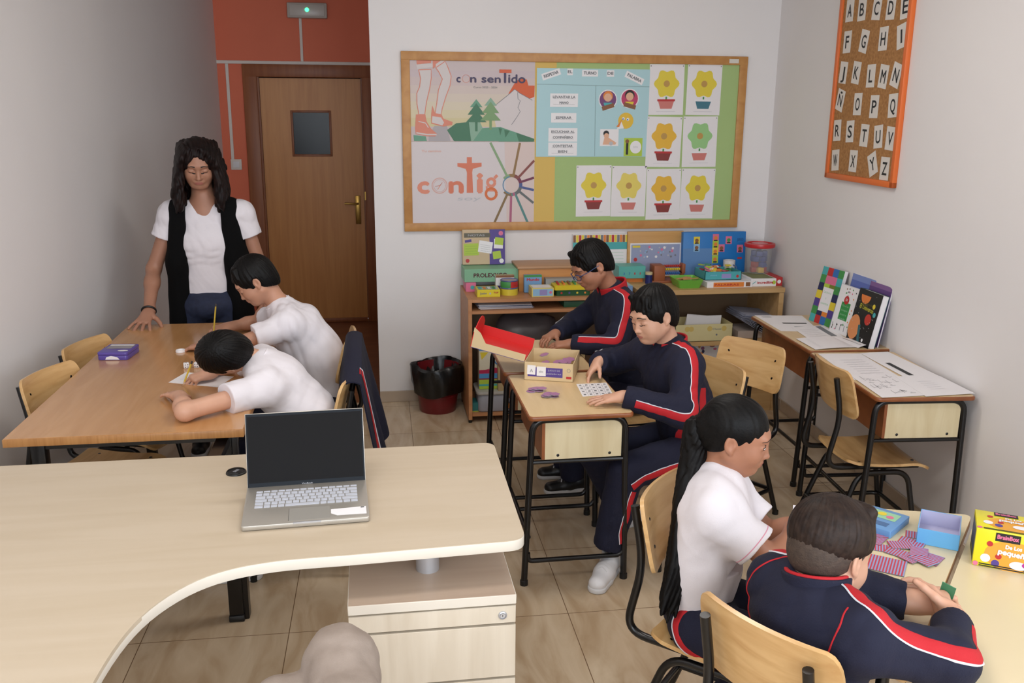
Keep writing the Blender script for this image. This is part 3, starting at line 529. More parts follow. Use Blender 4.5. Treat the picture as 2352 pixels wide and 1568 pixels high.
# ---------------------------------------------------------------- school desks
def make_desk(label, L=0.56, W=0.40, ht=0.70):
    """long axis y (L), short axis x (W); box panel facing -y"""
    t = thing('school_desk', label, 'desk')
    g = G(); g.prism(rrect(W, L, 0.02), ht - 0.018, ht - 0.0008, DESKE, bev=0.005); g.prism(rrect(W - 0.012, L - 0.012, 0.016), ht - 0.004, ht, DESKT); g.out('desk_top', t)
    for sy in (-1, 1):
        g = G(); y = sy * (L / 2 - 0.045); xx = W / 2 - 0.008
        P = fillet([(-xx - 0.012, y, 0.006), (-xx + 0.014, y, ht - 0.028), (xx - 0.014, y, ht - 0.028), (xx + 0.002, y, 0.006)], 0.055, 8); g.tube(P, 0.0125, BLACKM, 12)
        for a in (-xx - 0.012, xx + 0.002): g.lathe([(0, 0), (0.0155, 0), (0.0155, 0.02), (0.012, 0.022)], BLACKP, 12, M=Matrix.Translation((a, y, 0)))
        g.out('leg', t)
        g = G(); P = fillet([(-xx + 0.002, y, 0.135), (-xx + 0.004, y + 0.0, 0.10), (xx - 0.02, y, 0.10), (xx - 0.002, y, 0.125)], 0.03, 5); g.tube(P, 0.0095, BLACKM, 10); g.out('stretcher', t)
        g = G(); g.tube([(-xx + 0.012, y, 0.505), (xx - 0.008, y, 0.505)], 0.008, BLACKM, 8); g.out('box_rail', t)
    g = G(); g.tube([(-W / 2 + 0.012, -L / 2 + 0.045, 0.20), (-W / 2 + 0.012, L / 2 - 0.045, 0.20)], 0.009, BLACKM, 10); g.out('side_bar', t)
    g = G(); bx = (-W / 2 + 0.07, W / 2 - 0.035); by = (-L / 2 + 0.055, L / 2 - 0.055)
    g.bb((bx[0], by[0] - 0.012, 0.515), (bx[1], by[0], 0.668), DESKP); g.bb((bx[0], by[1], 0.515), (bx[1], by[1] + 0.012, 0.668), DESKP); g.bb((bx[0] - 0.012, by[0] - 0.012, 0.515), (bx[0], by[1] + 0.012, 0.668), DESKE)
    g.bb((bx[0], by[0], 0.512), (bx[1], by[1], 0.522), DESKE); g.out('book_box', t)
    for a in (0.05, W - 0.105 - 0.045): g = G(); g.lathe([(0, 0.002), (0.005, 0.001), (0.006, 0)], BLACKM, 10, M=frame((bx[0] + a, by[0] - 0.012, 0.53), (1, 0, 0), (0, 0, 1))); g.out('screw', t)
    return t
dk = make_desk('middle school desk with the puzzle cards, where the tracksuit boy sits'); dk.location = (0.748, 3.385, 0); dk['group'] = 'school desks'
d2 = copy_tree(dk); d2.location = (0.740, 3.975, 0); d2['label'] = 'school desk behind the middle one, at the boy with glasses'
d3 = make_desk('school desk by the right wall carrying three upright books', 0.76, 0.42, 0.70); d3.location = (2.245, 4.245, 0); d3.rotation_euler = (0, 0, -0.035); d3['group'] = 'school desks'
d4 = make_desk('school desk by the right wall covered with printed sheets', 0.70, 0.41, 0.70); d4.location = (2.180, 3.485, 0); d4.rotation_euler = (0, 0, -0.085); d4['group'] = 'school desks'
# trapezoid tables in the foreground
def trapezoid(label, pts, legs):
    t = thing('trapezoid_table', label, 'table', (sum(p[0] for p in pts) / len(pts), sum(p[1] for p in pts) / len(pts), 0)); o = t.location
    P = []
    n = len(pts)
    for i in range(n):
        a, b, c = Vector(pts[i - 1]), Vector(pts[i]), Vector(pts[(i + 1) % n]); r = 0.03; pa = b + (a - b).normalized() * r; pc = b + (c - b).normalized() * r
        for k in range(5): s_ = k / 4; q = pa * (1 - s_) ** 2 + b * 2 * s_ * (1 - s_) + pc * s_ * s_; P.append((q.x - o.x, q.y - o.y))
    g = G(); g.prism(P, 0.672, 0.6995, CREAME, bev=0.003); cxm = 0.0; Q = [(x * 0.997, y * 0.997) for x, y in P]; g.prism(Q, 0.69, 0.70, CREAMT); g.out('table_top', t)
    for lx, ly in legs: g = G(); g.tube([(lx - o.x, ly - o.y, 0.0), (lx - o.x, ly - o.y, 0.672)], 0.014, BLACKM, 12); g.out('leg', t)
    g = G(); c = [(lx - o.x, ly - o.y, 0.655) for lx, ly in legs]; g.tube(c, 0.012, BLACKM, 8, closed=True); g.out('under_frame', t); return t
t = trapezoid('cream table with the striped cards and open blue box', [(1.636, 2.121), (1.218, 2.253), (0.889, 1.878), (1.030, 1.455)], [(1.52, 2.10), (1.21, 2.18), (0.96, 1.86), (1.06, 1.58)]); t['group'] = 'cream tables'
t = trapezoid('cream table carrying the yellow game box', [(1.646, 2.116), (2.150, 1.985), (1.230, 0.960), (1.041, 1.450)], [(1.68, 2.03), (2.02, 1.95), (1.28, 1.10), (1.12, 1.46)]); t['group'] = 'cream tables'
# ---------------------------------------------------------------- oak table at the left
t = thing('oak_table', 'long glossy oak table along the left wall', 'table', (-0.82, 3.77, 0))
g = G(); g.bb((-0.375, -0.80, 0.722), (0.378, 0.83, 0.749), TABLEE, bev=0.002); g.bb((-0.372, -0.797, 0.745), (0.375, 0.827, 0.75), TABLEW); g.out('table_top', t, ang=0.5)
for x in (-0.30, 0.32):
    for y in (-0.70, 0.74): g = G(); g.box((x, y, 0.361), (0.045, 0.045, 0.722), BLACKM, bev=0.003); g.out('leg', t)
g = G()
for y in (-0.70, 0.74): g.box((0.01, y, 0.70), (0.6, 0.03, 0.04), BLACKM)
for x in (-0.30, 0.32): g.box((x, 0.02, 0.70), (0.03, 1.45, 0.04), BLACKM)
g.out('under_frame', t)
# ---------------------------------------------------------------- teacher's desk and pedestal
t = thing('teacher_desk', 'large curved maple desk in the foreground carrying the laptop', 'desk', (-0.3, 2.4, 0))
cv = [(-0.079, 2.045), (-0.183, 2.043), (-0.255, 2.038), (-0.351, 2.016), (-0.430, 1.965), (-0.495, 1.870), (-0.530, 1.755), (-0.545, 1.598), (-0.55, 1.3), (-0.55, 0.9)]
# smooth the curve
def chaikin(P, n=2):
    for _ in range(n):
        Q = [P[0]]
        for a, b in zip(P, P[1:]): Q += [(a[0] * .75 + b[0] * .25, a[1] * .75 + b[1] * .25), (a[0] * .25 + b[0] * .75, a[1] * .25 + b[1] * .75)]
        P = Q + [P[-1]]
    return P
cv = chaikin(cv, 2)
out = fillet([(0.10, 2.052, 0), (0.362, 2.066, 0), (0.368, 2.40, 0)], 0.045, 6)[1:-1] + fillet([(0.368, 2.5, 0), (0.372, 2.762, 0), (0.0, 2.758, 0)], 0.04, 6)[1:-1]
poly = [(p.x, p.y) for p in out] + [(-1.35, 2.762), (-1.35, 0.9)] + cv[::-1]
poly = [(x + 0.3, y - 2.4) for x, y in poly]
g = G(); g.prism(poly, 0.710, 0.7392, EDGEB, bev=0.0025); 
cxx = [(x * 0.9985, y * 0.9985) for x, y in poly]; g.prism(cxx, 0.73, 0.74, MELA); g.out('desk_top', t, ang=0.5)
g = G(); g.lathe([(0.0, 0.598), (0.031, 0.598), (0.031, 0.712), (0, 0.712)], STEEL, 28, M=Matrix.Translation((0.421, -0.185, 0))); g.out('steel_post', t)
for x, y in ((-0.22, 0.66), (-0.98, 0.30), (-0.98, -1.3)):
    g = G(); g.box((x, y, 0.355), (0.05, 0.05, 0.71), BLACKM, bev=0.003); g.box((x + 0.0, y - 0.0, 0.012), (0.055, 0.06, 0.024), BLACKP, bev=0.004); g.out('leg', t)
g = G(); g.box((-0.60, 0.28, 0.69), (0.8, 0.04, 0.03), BLACKM); g.box((-0.22, 0.46, 0.69), (0.04, 0.4, 0.03), BLACKM); g.out('under_frame', t)
t = thing('drawer_pedestal', 'pale drawer pedestal with a lock under the right end of the curved desk', 'drawer pedestal', (0.124, 2.31, 0))
g = G(); g.bb((-0.205, -0.235, 0.03), (0.205, 0.24, 0.565), MELAV); g.out('body', t)
g = G(); g.bb((-0.211, -0.262, 0.572), (0.211, 0.25, 0.598), EDGEB, bev=0.0015, seg=1); g.bb((-0.209, -0.260, 0.58), (0.209, 0.248, 0.5985), MELAC); g.out('top_panel', t)
for i, (z0_, z1_) in enumerate(((0.517, 0.568), (0.362, 0.513), (0.205, 0.358), (0.05, 0.201))):
    g = G(); g.bb((-0.210, -0.259, z0_ + 0.0015), (0.210, -0.239, z1_ - 0.0015), MELAV, bev=0.001, seg=1); d = g.out('drawer', t)
    if i == 0:
        g = G(); M = frame((0.176, -0.259, 0.541), (1, 0, 0), (0, 0, 1)); g.lathe([(0, 0.003), (0.006, 0.003), (0.0065, 0.001), (0.008, 0.001), (0.0085, 0.004), (0.011, 0.003), (0.0115, 0)], STEEL, 24, M=M); g.box((0, 0, 0.0032), (0.0015, 0.006, 0.0006), BLACKP, M=M); g.out('lock', d)
for x in (-0.17, 0.17):
    for y in (-0.2, 0.2): g = G(); g.lathe([(0, 0), (0.02, 0), (0.02, 0.03), (0, 0.03)], BLACKP, 12, M=Matrix.Translation((x, y, 0))); g.out('foot', t)
# ---------------------------------------------------------------- laptop
LPM = mat('laptop_silver', (186, 180, 170), 0.35, 0.55); KEY = mat('laptop_key', (196, 200, 212), 0.4, 0.1); SCR = mat('laptop_screen', (15, 13, 14), 0.5, 0.0, 0.12); BEZ = mat('laptop_bezel', (20, 26, 34), 0.45, 0.0, 0.15)
t = thing('laptop', 'open silver laptop with a dark screen on the curved desk', 'laptop', (-0.352, 2.206, 0.74), 0.045)
tilt = Matrix.Rotation(math.radians(3.6), 4, 'X'); Mk = Matrix.Translation((0, 0, 0.002)) @ tilt
g = G(); g.prism(rrect(0.325, 0.225, 0.008, cx=0.1625, cy=0.1125), 0, 0.013, LPM, M=Mk, bev=0.002); g.bb((0.13, -0.0008, 0.009), (0.20, 0.004, 0.0135), STEEL, Mk, bev=0.0005, seg=1); base = g.out('base', t)
g = G()
rows = [(0.188, 0.007, [1] * 14), (0.171, 0.0125, [1] * 13 + [1.6]), (0.1535, 0.0125, [1.5] + [1] * 12 + [1.1]), (0.136, 0.0125, [1.75] + [1] * 11 + [1.85]), (0.1185, 0.0125, [1.3] + [1] * 11 + [2.3]), (0.101, 0.0125, [1.3, 1, 1, 1, 5.0, 1, 1.2, 1.1, 1.1, 1.1])]
for yk, hk, ws in rows:
    tot = sum(ws); x = 0.026; uw = 0.273 / tot
    for w_ in ws: g.bb((x + 0.0012, yk - hk / 2, 0.0128), (x + uw * w_ - 0.0012, yk + hk / 2, 0.0142), KEY, Mk, bev=0.0004, seg=1); x += uw * w_
g.out('keyboard', t)
g = G(); g.bb((0.118, 0.012, 0.0130), (0.223, 0.079, 0.01325), mat('touchpad', (172, 168, 160), 0.3, 0.3), Mk); g.strip if False else None; g.bb((0.1172, 0.012, 0.0129), (0.118, 0.079, 0.0132), BLACKP, Mk); g.out('touchpad', t)
g = G(); g.poly([(0.226, 0.035, 0.01325), (0.242, 0.022, 0.01325), (0.318, 0.020, 0.01325), (0.318, 0.062, 0.01325), (0.226, 0.058, 0.01325)], WHT, Mk); g.poly([(0.304, 0.055, 0.0134), (0.313, 0.055, 0.0134), (0.313, 0.060, 0.0134), (0.304, 0.060, 0.0134)], BLK, Mk); g.out('paper_sticker', t)
hz = Mk @ Vector((0, 0.219, 0.012)); Ms = Matrix.Translation((0, hz.y, hz.z)) @ Matrix.Rotation(math.radians(-17.5), 4, 'X')
g = G(); g.bb((0.0, 0.0, -0.010), (0.325, 0.006, 0.205), LPM, Ms, bev=0.002); g.bb((0.002, -0.001, -0.004), (0.323, 0.001, 0.203), BEZ, Ms); lid = g.out('lid', t)
g = G(); g.bb((0.006, -0.0016, 0.012), (0.319, -0.0008, 0.196), SCR, Ms); g.out('screen', lid)
g = G(); Pic(g, Ms @ frame((0.163, -0.0012, 0.004), (1, 0, 0), (0, 0, 1)), 0.0003).text('VivoBook', 0, -0.0025, 0.004, LGREY, 1, w=0.03); g.out('brand_lettering', lid, smooth=False)
g = G(); g.lathe([(0, 0.006), (0.026, 0.006), (0.029, 0.004), (0.030, 0)], BLACKP, 32); g.lathe([(0.024, 0.0075), (0.026, 0.0075), (0.0265, 0.006)], BLACKP, 32); g.box((0, 0, 0.0065), (0.01, 0.02, 0.0008), GREYINK, rot=rz(-0.5)); o = tag(g.out('lens_cap'), 'round black lens cap on the desk beside the laptop', 'lens cap'); o.location = (-0.418, 2.612, 0.74)
# ---------------------------------------------------------------- bookcases
t = thing('bookcase', 'low brown bookcase with open shelves left of the boy with glasses', 'bookcase', (1.02, 5.27, 0))
x0, x1, y0, y1 = -0.488, 0.505, -0.22, 0.235
g = G(); g.bb((x0, y0, 0.02), (x0 + 0.022, y1, 0.742), SHELFW, bev=0.001, seg=1); g.out('side_panel', t)
g = G(); g.bb((x1 - 0.022, y0, 0.02), (x1, y1, 0.742), SHELFW, bev=0.001, seg=1); g.out('side_panel', t)
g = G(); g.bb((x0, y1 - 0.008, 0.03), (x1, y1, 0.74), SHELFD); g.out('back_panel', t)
for z in (0.722, 0.655, 0.04): g = G(); g.bb((x0 + 0.022, y0 + 0.004, z), (x1 - 0.022, y1 - 0.008, z + 0.018), SHELFW, bev=0.001, seg=1); g.out('shelf', t)
for x in (x0 + 0.011, x1 - 0.011):
    for y in (y0 + 0.02, y1 - 0.03): g = G(); g.lathe([(0, 0), (0.011, 0), (0.011, 0.02), (0, 0.02)], BLACKP, 10, M=Matrix.Translation((x, y, 0))); g.out('foot', t)
t = thing('bookcase', 'low light-wood bookcase in the right back corner', 'bookcase', (1.99, 5.28, 0))
x0, x1, y0, y1 = -0.445, 0.445, -0.235, 0.23
for a, b in ((x0, x0 + 0.03), (x1 - 0.03, x1)): g = G(); g.bb((a, y0, 0), (b, y1, 0.765), SHELFL, bev=0.001, seg=1); g.out('side_panel', t)
g = G(); g.bb((x0 - 0.005, y0 - 0.004, 0.742), (x1 + 0.004, y1, 0.77), SHELFL, bev=0.0015, seg=1); g.out('top_panel', t)
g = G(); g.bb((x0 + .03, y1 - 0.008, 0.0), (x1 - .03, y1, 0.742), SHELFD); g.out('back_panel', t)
for z, th in ((0.425, 0.026), (0.0, 0.11)): g = G(); g.bb((x0 + 0.03, y0 + 0.004, z), (x1 - 0.03, y1 - 0.008, z + th), SHELFL, bev=0.001, seg=1); g.out('shelf', t)
# things on the left bookcase -------------------------------------------------
TOPL = 0.740; TOPR = 0.770
def carton(name, label, c, size, m, rot=0.0, cat='box', prints=None, lid=None, group=None, tm=None):
    """printed box: c = centre of its base"""
    t = thing(name, label, cat, c, rot, group); w_, d_, h_ = size
    g = G(); g.bb((-w_ / 2, -d_ / 2, 0), (w_ / 2, d_ / 2, h_), m, bev=0.0015, seg=1)
    if prints: prints(Pic(g, frame((0, -d_ / 2, h_ / 2), (1, 0, 0), (0, 0, 1))), w_ / 2, h_ / 2)
    if tm: tm(Pic(g, frame((0, 0, h_), (1, 0, 0), (0, 1, 0))), w_ / 2, d_ / 2)
    g.out('carton', t); return t
def pr1(p, a, b): p.text('Junior', -a * .45, -0.004, 0.012, GREYINK, 1, w=a * .6, bold=.0006); p.circ(a * .12, 0, 0.006, LGREY, 1); p.text('TOP', a * .62, 0.0, 0.009, RED, 1, w=a * .4, bold=.0006)
carton('game_box', 'small yellow card-game box at the left front of the brown bookcase', (0.660, 5.19, TOPL), (0.135, 0.13, 0.042), mat('box_yellow', (226, 206, 30), 0.35), prints=pr1, tm=lambda p, a, b: (p.rect(-a * .85, -b * .75, a * .85, b * .8, flat('window_grey', (160, 168, 160), 0.2), 1), [p.rect(-a * .8 + i * a * .4, -b * .5, -a * .55 + i * a * .4, b * .5, [TEAL, ORG, WHT, GRN][i], 2) for i in range(4)]))
carton('game_box', 'pink patterned box under the mint green box', (0.575, 5.37, TOPL), (0.06, 0.16, 0.055), PNK, prints=lambda p, a, b: p.circ(0.008, 0, 0.012, TEAL, 1))
carton('game_box', 'long mint green box with dark lettering at the back of the brown bookcase', (0.705, 5.40, TOPL + 0.0555), (0.335, 0.19, 0.078), mat('box_mint', (126, 186, 146), 0.5), prints=lambda p, a, b: p.text('PROLEXYCO', -0.012, -0.010, 0.024, mat('maroon_print', (86, 36, 40), 0.5), 1, w=0.2, bold=.0012))
# leaning notes box
t = thing('game_box', 'kraft and purple box with sticky-note pictures leaning above the mint box', 'box', (0.672, 5.478, TOPL + 0.1345))
M = Matrix.Rotation(-0.09, 4, 'X'); g = G(); g.bb((-0.13, -0.03, 0), (0.13, 0.0, 0.212), KRAFT, M, bev=0.002, seg=1); p = Pic(g, M @ frame((0, -0.03, 0.106), (1, 0, 0), (0, 0, 1)))
p.rect(0.035, -0.106, 0.13, 0.106, PUR, 1); p.rect(-0.12, 0.058, 0.04, 0.085, flat('olive_band', (96, 90, 70)), 2); p.text('NOTAS', -0.045, 0.066, 0.012, LGREY, 3, w=0.1); p.rect(-0.122, -0.05, -0.032, 0.022, LIM, 3, rot=0.03); p.rect(-0.032, -0.035, 0.052, 0.035, WHT, 4, rot=-0.16); p.rect(0.062, -0.01, 0.118, 0.048, WHT, 3, rot=-0.05); p.rect(0.068, 0.012, 0.12, 0.056, LIM, 4, rot=-.12); p.rect(0.055, -0.072, 0.105, -0.026, LIM, 4, rot=.12); p.circ(0.105, 0.082, 0.014, PNK, 2); p.circ(0.108, -0.085, 0.014, WHT, 2); p.circ(-0.1, -0.082, 0.012, RED, 2); p.rect(-0.115, 0.03, -0.075, 0.045, PUR, 3, rot=.15)
for k in range(4): p.strip([(-0.115, -0.04 + k * .015), (-0.04, -0.038 + k * .015)], 0.001, GRN, 4); p.strip([(-0.02, -0.02 + k * .012), (0.04, -0.03 + k * .012)], 0.001, GREYINK, 5)
g.out('carton', t)
# round dice tin
t = thing('dice_tin', 'round tin of dice with green, red and blue bands on the brown bookcase', 'tin', (0.790, 5.20, TOPL))
g = G(); g.lathe([(0, 0), (0.052, 0), (0.052, 0.036), (0.050, 0.038)], mat('tin_yellow', (222, 200, 50), 0.3), 28); g.out('base', t)
g = G(); g.lathe([(0.050, 0.038), (0.051, 0.04), (0.051, 0.083), (0.0495, 0.085)], GRN, 28); g.out('band', t)
g = G(); g.tube([(0.0515 * math.cos(a), 0.0515 * math.sin(a), 0.062) for a in [math.radians(-80 + 12 * k) for k in range(8)]], 0.002, RED, 6); 
for k in range(8):
    a0, a1 = math.radians(-88 + 11 * k), math.radians(-88 + 11 * (k + 1)); r_ = 0.0516; g.poly([(r_ * math.cos(a0), r_ * math.sin(a0), 0.045), (r_ * math.cos(a1), r_ * math.sin(a1), 0.045), (r_ * math.cos(a1), r_ * math.sin(a1), 0.080), (r_ * math.cos(a0), r_ * math.sin(a0), 0.080)], RED)
g.out('red_label', t)
g = G()
for z in (0.040, 0.084): g.lathe([(0.051, z - .004), (0.0535, z), (0.051, z + 0.004), (0.048, z)], mat('tin_blue_rim', (80, 90, 150), 0.3), 28)
g.lathe([(0, 0.084), (0.05, 0.084)], mat('tin_window', (190, 180, 180), 0.1), 28); g.out('lid', t)
carton('game_box', 'small white and purple box behind the round dice tin', (0.775, 5.29, TOPL), (0.11, 0.05, 0.10), WHT, prints=lambda p, a, b: (p.rect(-a, -b, a, -b * .2, PUR, 1), p.rect(-a, b * .75, a, b, BRN, 1), p.circ(-a * .4, 0, 0.012, LGREY, 2)), tm=lambda p, a, b: p.rect(-a, -b, a, b, flat('tan_top', (200, 168, 130)), 1))
# wooden box
t = thing('wooden_box', 'wide flat wooden box with lifted lid at the back of the brown bookcase', 'box', (1.085, 5.395, TOPL))
WBX = mat('pine_box', (214, 142, 66), 0.5, kind='wood', rgb2=(200, 124, 50), scale=(1, 9, 9), s=2.5); WBT = mat('pine_box_lid', (196, 148, 106), 0.5, kind='wood', rgb2=(184, 136, 94), scale=(1, 9, 9), s=2.5)
g = G(); g.bb((-0.225, -0.125, 0), (0.235, 0.105, 0.135), WBX, bev=0.002); g.out('body', t)
g = G(); g.bb((-0.235, -0.135, 0.1355), (0.245, 0.11, 0.150), WBT, bev=0.003); g.out('lid', t)
carton('game_box', 'little upright blue and green picture box in front of the wooden box', (0.936, 5.235, TOPL + 0.002), (0.105, 0.03, 0.105), mat('box_sky', (110, 160, 210), 0.4), prints=lambda p, a, b: (p.rect(-a, b * .75, a, b, GRN, 1), p.text('Mundo', 0, 0.018, 0.016, RED, 2, w=a * 1.4, bold=.001), p.circ(0, -0.02, 0.016, WHT, 2), p.circ(0.02, -0.025, 0.01, SKINP, 3)))
carton('game_box', 'white and light blue box with yellow edges beside the crayon tray', (0.972, 5.15, TOPL), (0.13, 0.115, 0.052), mat('box_pale_yellow', (226, 208, 110), 0.4), prints=lambda p, a, b: (p.rect(-a * .9, -b * .8, a * .9, b * .8, LBL, 1), p.rect(-a * .3, -b * .6, a * .4, b * .6, flat('lilac_print', (150, 140, 200)), 2), p.circ(a * .7, 0, 0.008, PNK, 2)), tm=lambda p, a, b: p.rect(-a * .85, -b * .85, a * .85, b * .85, WHT, 1))
carton('game_box', 'grey boxed game lying behind the crayon tray', (1.14, 5.235, TOPL), (0.26, 0.06, 0.085), mat('box_grey', (150, 152, 150), 0.5), prints=lambda p, a, b: p.text('CALENDARIO', 0, 0.01, 0.018, DGRN, 1, w=a * 1.3, bold=.001))
t = thing('crayon_tray', 'open yellow and dark green crayon tray on the brown bookcase', 'tray', (1.155, 5.165, TOPL))
g = G(); g.prism(rrect(0.205, 0.12, 0.012), 0, 0.035, mat('tray_green', (26, 84, 44), 0.35)); p = Pic(g, frame((0, -0.06, 0.0175), (1, 0, 0), (0, 0, 1)))
for k, c in enumerate((RED, PUR, YEL, ORG)): p.circ(-0.07 + 0.047 * k, 0, 0.006, c, 1)
g.out('tray', t)
g = G(); g.prism(rrect(0.225, 0.13, 0.012), 0.035, 0.062, mat('tray_yellow', (226, 200, 20), 0.35)); g.out('rim', t)
for k in range(6): g = G(); g.tube([(-0.085 + k * 0.033, -0.045, 0.067), (-0.08 + k * 0.033, 0.045, 0.067)], 0.006, [RED, ORG, BRN, GRN, BLU, GREYINK][k], 8); tag(g.out('crayon', t) if False else g.out('crayon', t), 'coloured crayon', 'x'); 
for o in [o for o in bpy.data.objects if o.name.startswith('crayon') and o.parent is not None]:
    for k_ in ('label', 'category'): 
        if k_ in o: del o[k_]
# behind / right part
t = thing('pencil_case_board', 'teal and white board with a striped pencil pattern leaning on the back wall', 'board', (1.41, 5.475, TOPL))
M = Matrix.Translation((0, 0.02, 0)) @ Matrix.Rotation(-0.07, 4, 'X'); g = G(); g.bb((-0.175, -0.012, 0), (0.175, 0, 0.305), WHT, M); p = Pic(g, M @ frame((0, -0.012, 0.15), (1, 0, 0), (0, 0, 1))); p.rect(-0.175, 0.06, 0.175, 0.105, TEAL, 1)
for k in range(20): p.rect(-0.173 + k * 0.0175, 0.105, -0.157 + k * 0.0175, 0.15, [BRN, YEL, RED, YEL, GREYINK, ORG][k % 6], 1)
for k in range(6): p.strip([(-0.15, 0.04 - k * .02), (0.15, 0.04 - k * .02)], 0.0015, LGRN, 1)
g.out('panel', t)
carton('game_box', 'orange box under the teal numbers box', (1.565, 5.40, TOPL + 0.0), (0.16, 0.12, 0.055), ORG)
carton('game_box', 'teal box with printed numbers, stacked on the orange box', (1.568, 5.38, TOPL + 0.056), (0.168, 0.13, 0.075), mat('box_teal', (84, 182, 172), 0.4), prints=lambda p, a, b: [p.text(ch, -a * .6 + i * a * .4, -0.014, 0.014, m_, 1, bold=.0008) for i, (ch, m_) in enumerate((('2', BLU), ('7', BLU), ('8', RED), ('5', RED)))])
carton('game_box', 'pale blue box at the front between the two bookcases', (1.45, 5.19, TOPL), (0.13, 0.16, 0.05), mat('box_blue_pale', (110, 150, 200), 0.4), tm=lambda p, a, b: p.rect(-a, -b, a, b, flat('pale_lid', (160, 184, 190)), 1))
# magnetic picture board (wood frame)
t = thing('picture_board', 'wood framed picture board with pale blue scene leaning on the back wall', 'board', (1.762, 5.488, TOPR))
M = Matrix.Rotation(-0.06, 4, 'X'); g = G(); g.bb((-0.182, -0.02, 0), (0.182, -0.0, 0.29), mat('board_pine', (212, 158, 86), 0.5, kind='wood', rgb2=(198, 142, 72), scale=(1, 9, 9), s=2.5), M, bev=0.004); p = Pic(g, M @ frame((0, -0.02, 0.145), (1, 0, 0), (0, 0, 1)), 0.0006)
p.rect(-0.165, -0.135, 0.165, 0.072, WHT, 1); p.rect(-0.158, -0.13, 0.158, 0.064, flat('scene_blue', (150, 160, 196)), 2); random.seed(4)
for k in range(28): p.circ(random.uniform(-0.11, 0.13), random.uniform(-0.02, 0.05), random.uniform(0.004, 0.009), [WHT, LGREY, PNK, GREYINK, LBL][k % 5], 3, n=8)
p.circ(-0.13, -0.03, 0.012, RED, 3); p.rect(-0.15, 0.045, -0.10, 0.058, YEL, 3); g.out('panel', t)
# big blue box
t = thing('game_box', 'big bright blue box with small picture cards leaning on the back wall', 'box', (2.128, 5.478, TOPR))
M = Matrix.Rotation(-0.06, 4, 'X'); BB = mat('box_bright_blue', (24, 122, 206), 0.4); g = G(); g.bb((-0.20, -0.05, 0), (0.212, 0, 0.285), BB, M, bev=0.002); p = Pic(g, M @ frame((0, -0.05, 0.1425), (1, 0, 0), (0, 0, 1)))
p.rect(-0.20, -0.142, 0.0, 0.04, flat('photo_blue', (90, 140, 200)), 1)
for x_, y_, m_ in ((-0.112, 0.09, YEL), (0.012, 0.105, PNK), (0.012, 0.065, LIM), (0.012, 0.02, YEL), (0.012, -0.03, LIM), (0.052, 0.04, PNK), (0.098, 0.09, PNK), (0.175, 0.035, PNK), (-0.112, 0.045, LBL)): p.rect(x_ - 0.02, y_ - 0.024, x_ + 0.02, y_ + 0.024, m_, 2); p.circ(x_, y_, 0.012, [ORG, BRN, GRN][int(abs(x_) * 1000) % 3], 3); p.rect(x_ - 0.012, y_ - 0.02, x_ + 0.012, y_ - 0.012, BLK, 3)
p.text('JUEGO', 0.175, 0.085, 0.018, NAVY, 2, w=0.04); p.text('FAMILIA', 0.15, -0.125, 0.018, WHT, 2, w=0.08, bold=.001); p.rect(0.16, -0.03, 0.19, -0.018, RED, 2); g.out('carton', t)
# wooden abacus box
t = thing('wooden_abacus', 'reddish wooden counting frame with yellow and blue bars', 'abacus', (1.80, 5.34, TOPR))
RW_ = mat('red_brown_wood', (160, 84, 44), 0.5); g = G(); g.bb((-0.10, -0.05, 0), (-0.03, 0.05, 0.105), RW_, bev=0.004); g.bb((0.085, -0.03, 0.05), (0.105, 0.03, 0.11), RW_, bev=0.003); g.bb((-0.12, -0.06, 0.0), (0.11, 0.07, 0.012), RW_, bev=0.002); g.bb((0.085, -0.02, 0.01), (0.10, 0.02, 0.06), RW_); g.out('stand', t)
for k, (z_, m_) in enumerate(((0.095, RED), (0.075, YEL), (0.05, BLU))):
    g = G(); g.tube([(-0.04, 0, z_), (0.095, 0, z_)], 0.003, BRN, 6)
    for q in range(8): g.lathe([(0, -0.006), (0.007, -0.005), (0.0095, 0), (0.007, 0.005), (0, 0.006)], m_, 10, M=Matrix.Translation((-0.02 + q * 0.0135, 0, z_)) @ Matrix.Rotation(PI / 2, 4, 'Y'))
    o = g.out('bead_row', t)
t = thing('glue_tin', 'small dark blue tin with a cream lid between the teal box and the counting frame', 'tin', (1.676, 5.355, TOPR - 0.0))
t.location = (1.663, 5.28, TOPL); PM[t.name] = Matrix.Translation(t.location)
g = G(); g.lathe([(0, 0), (0.022, 0), (0.022, 0.085), (0, 0.085)], mat('tin_dark_blue', (26, 40, 110), 0.3), 20); g.out('body', t); g = G(); g.lathe([(0.0225, 0.085), (0.0225, 0.10), (0, 0.102)], mat('tin_cream_lid', (200, 186, 140), 0.4), 20); g.out('lid', t)
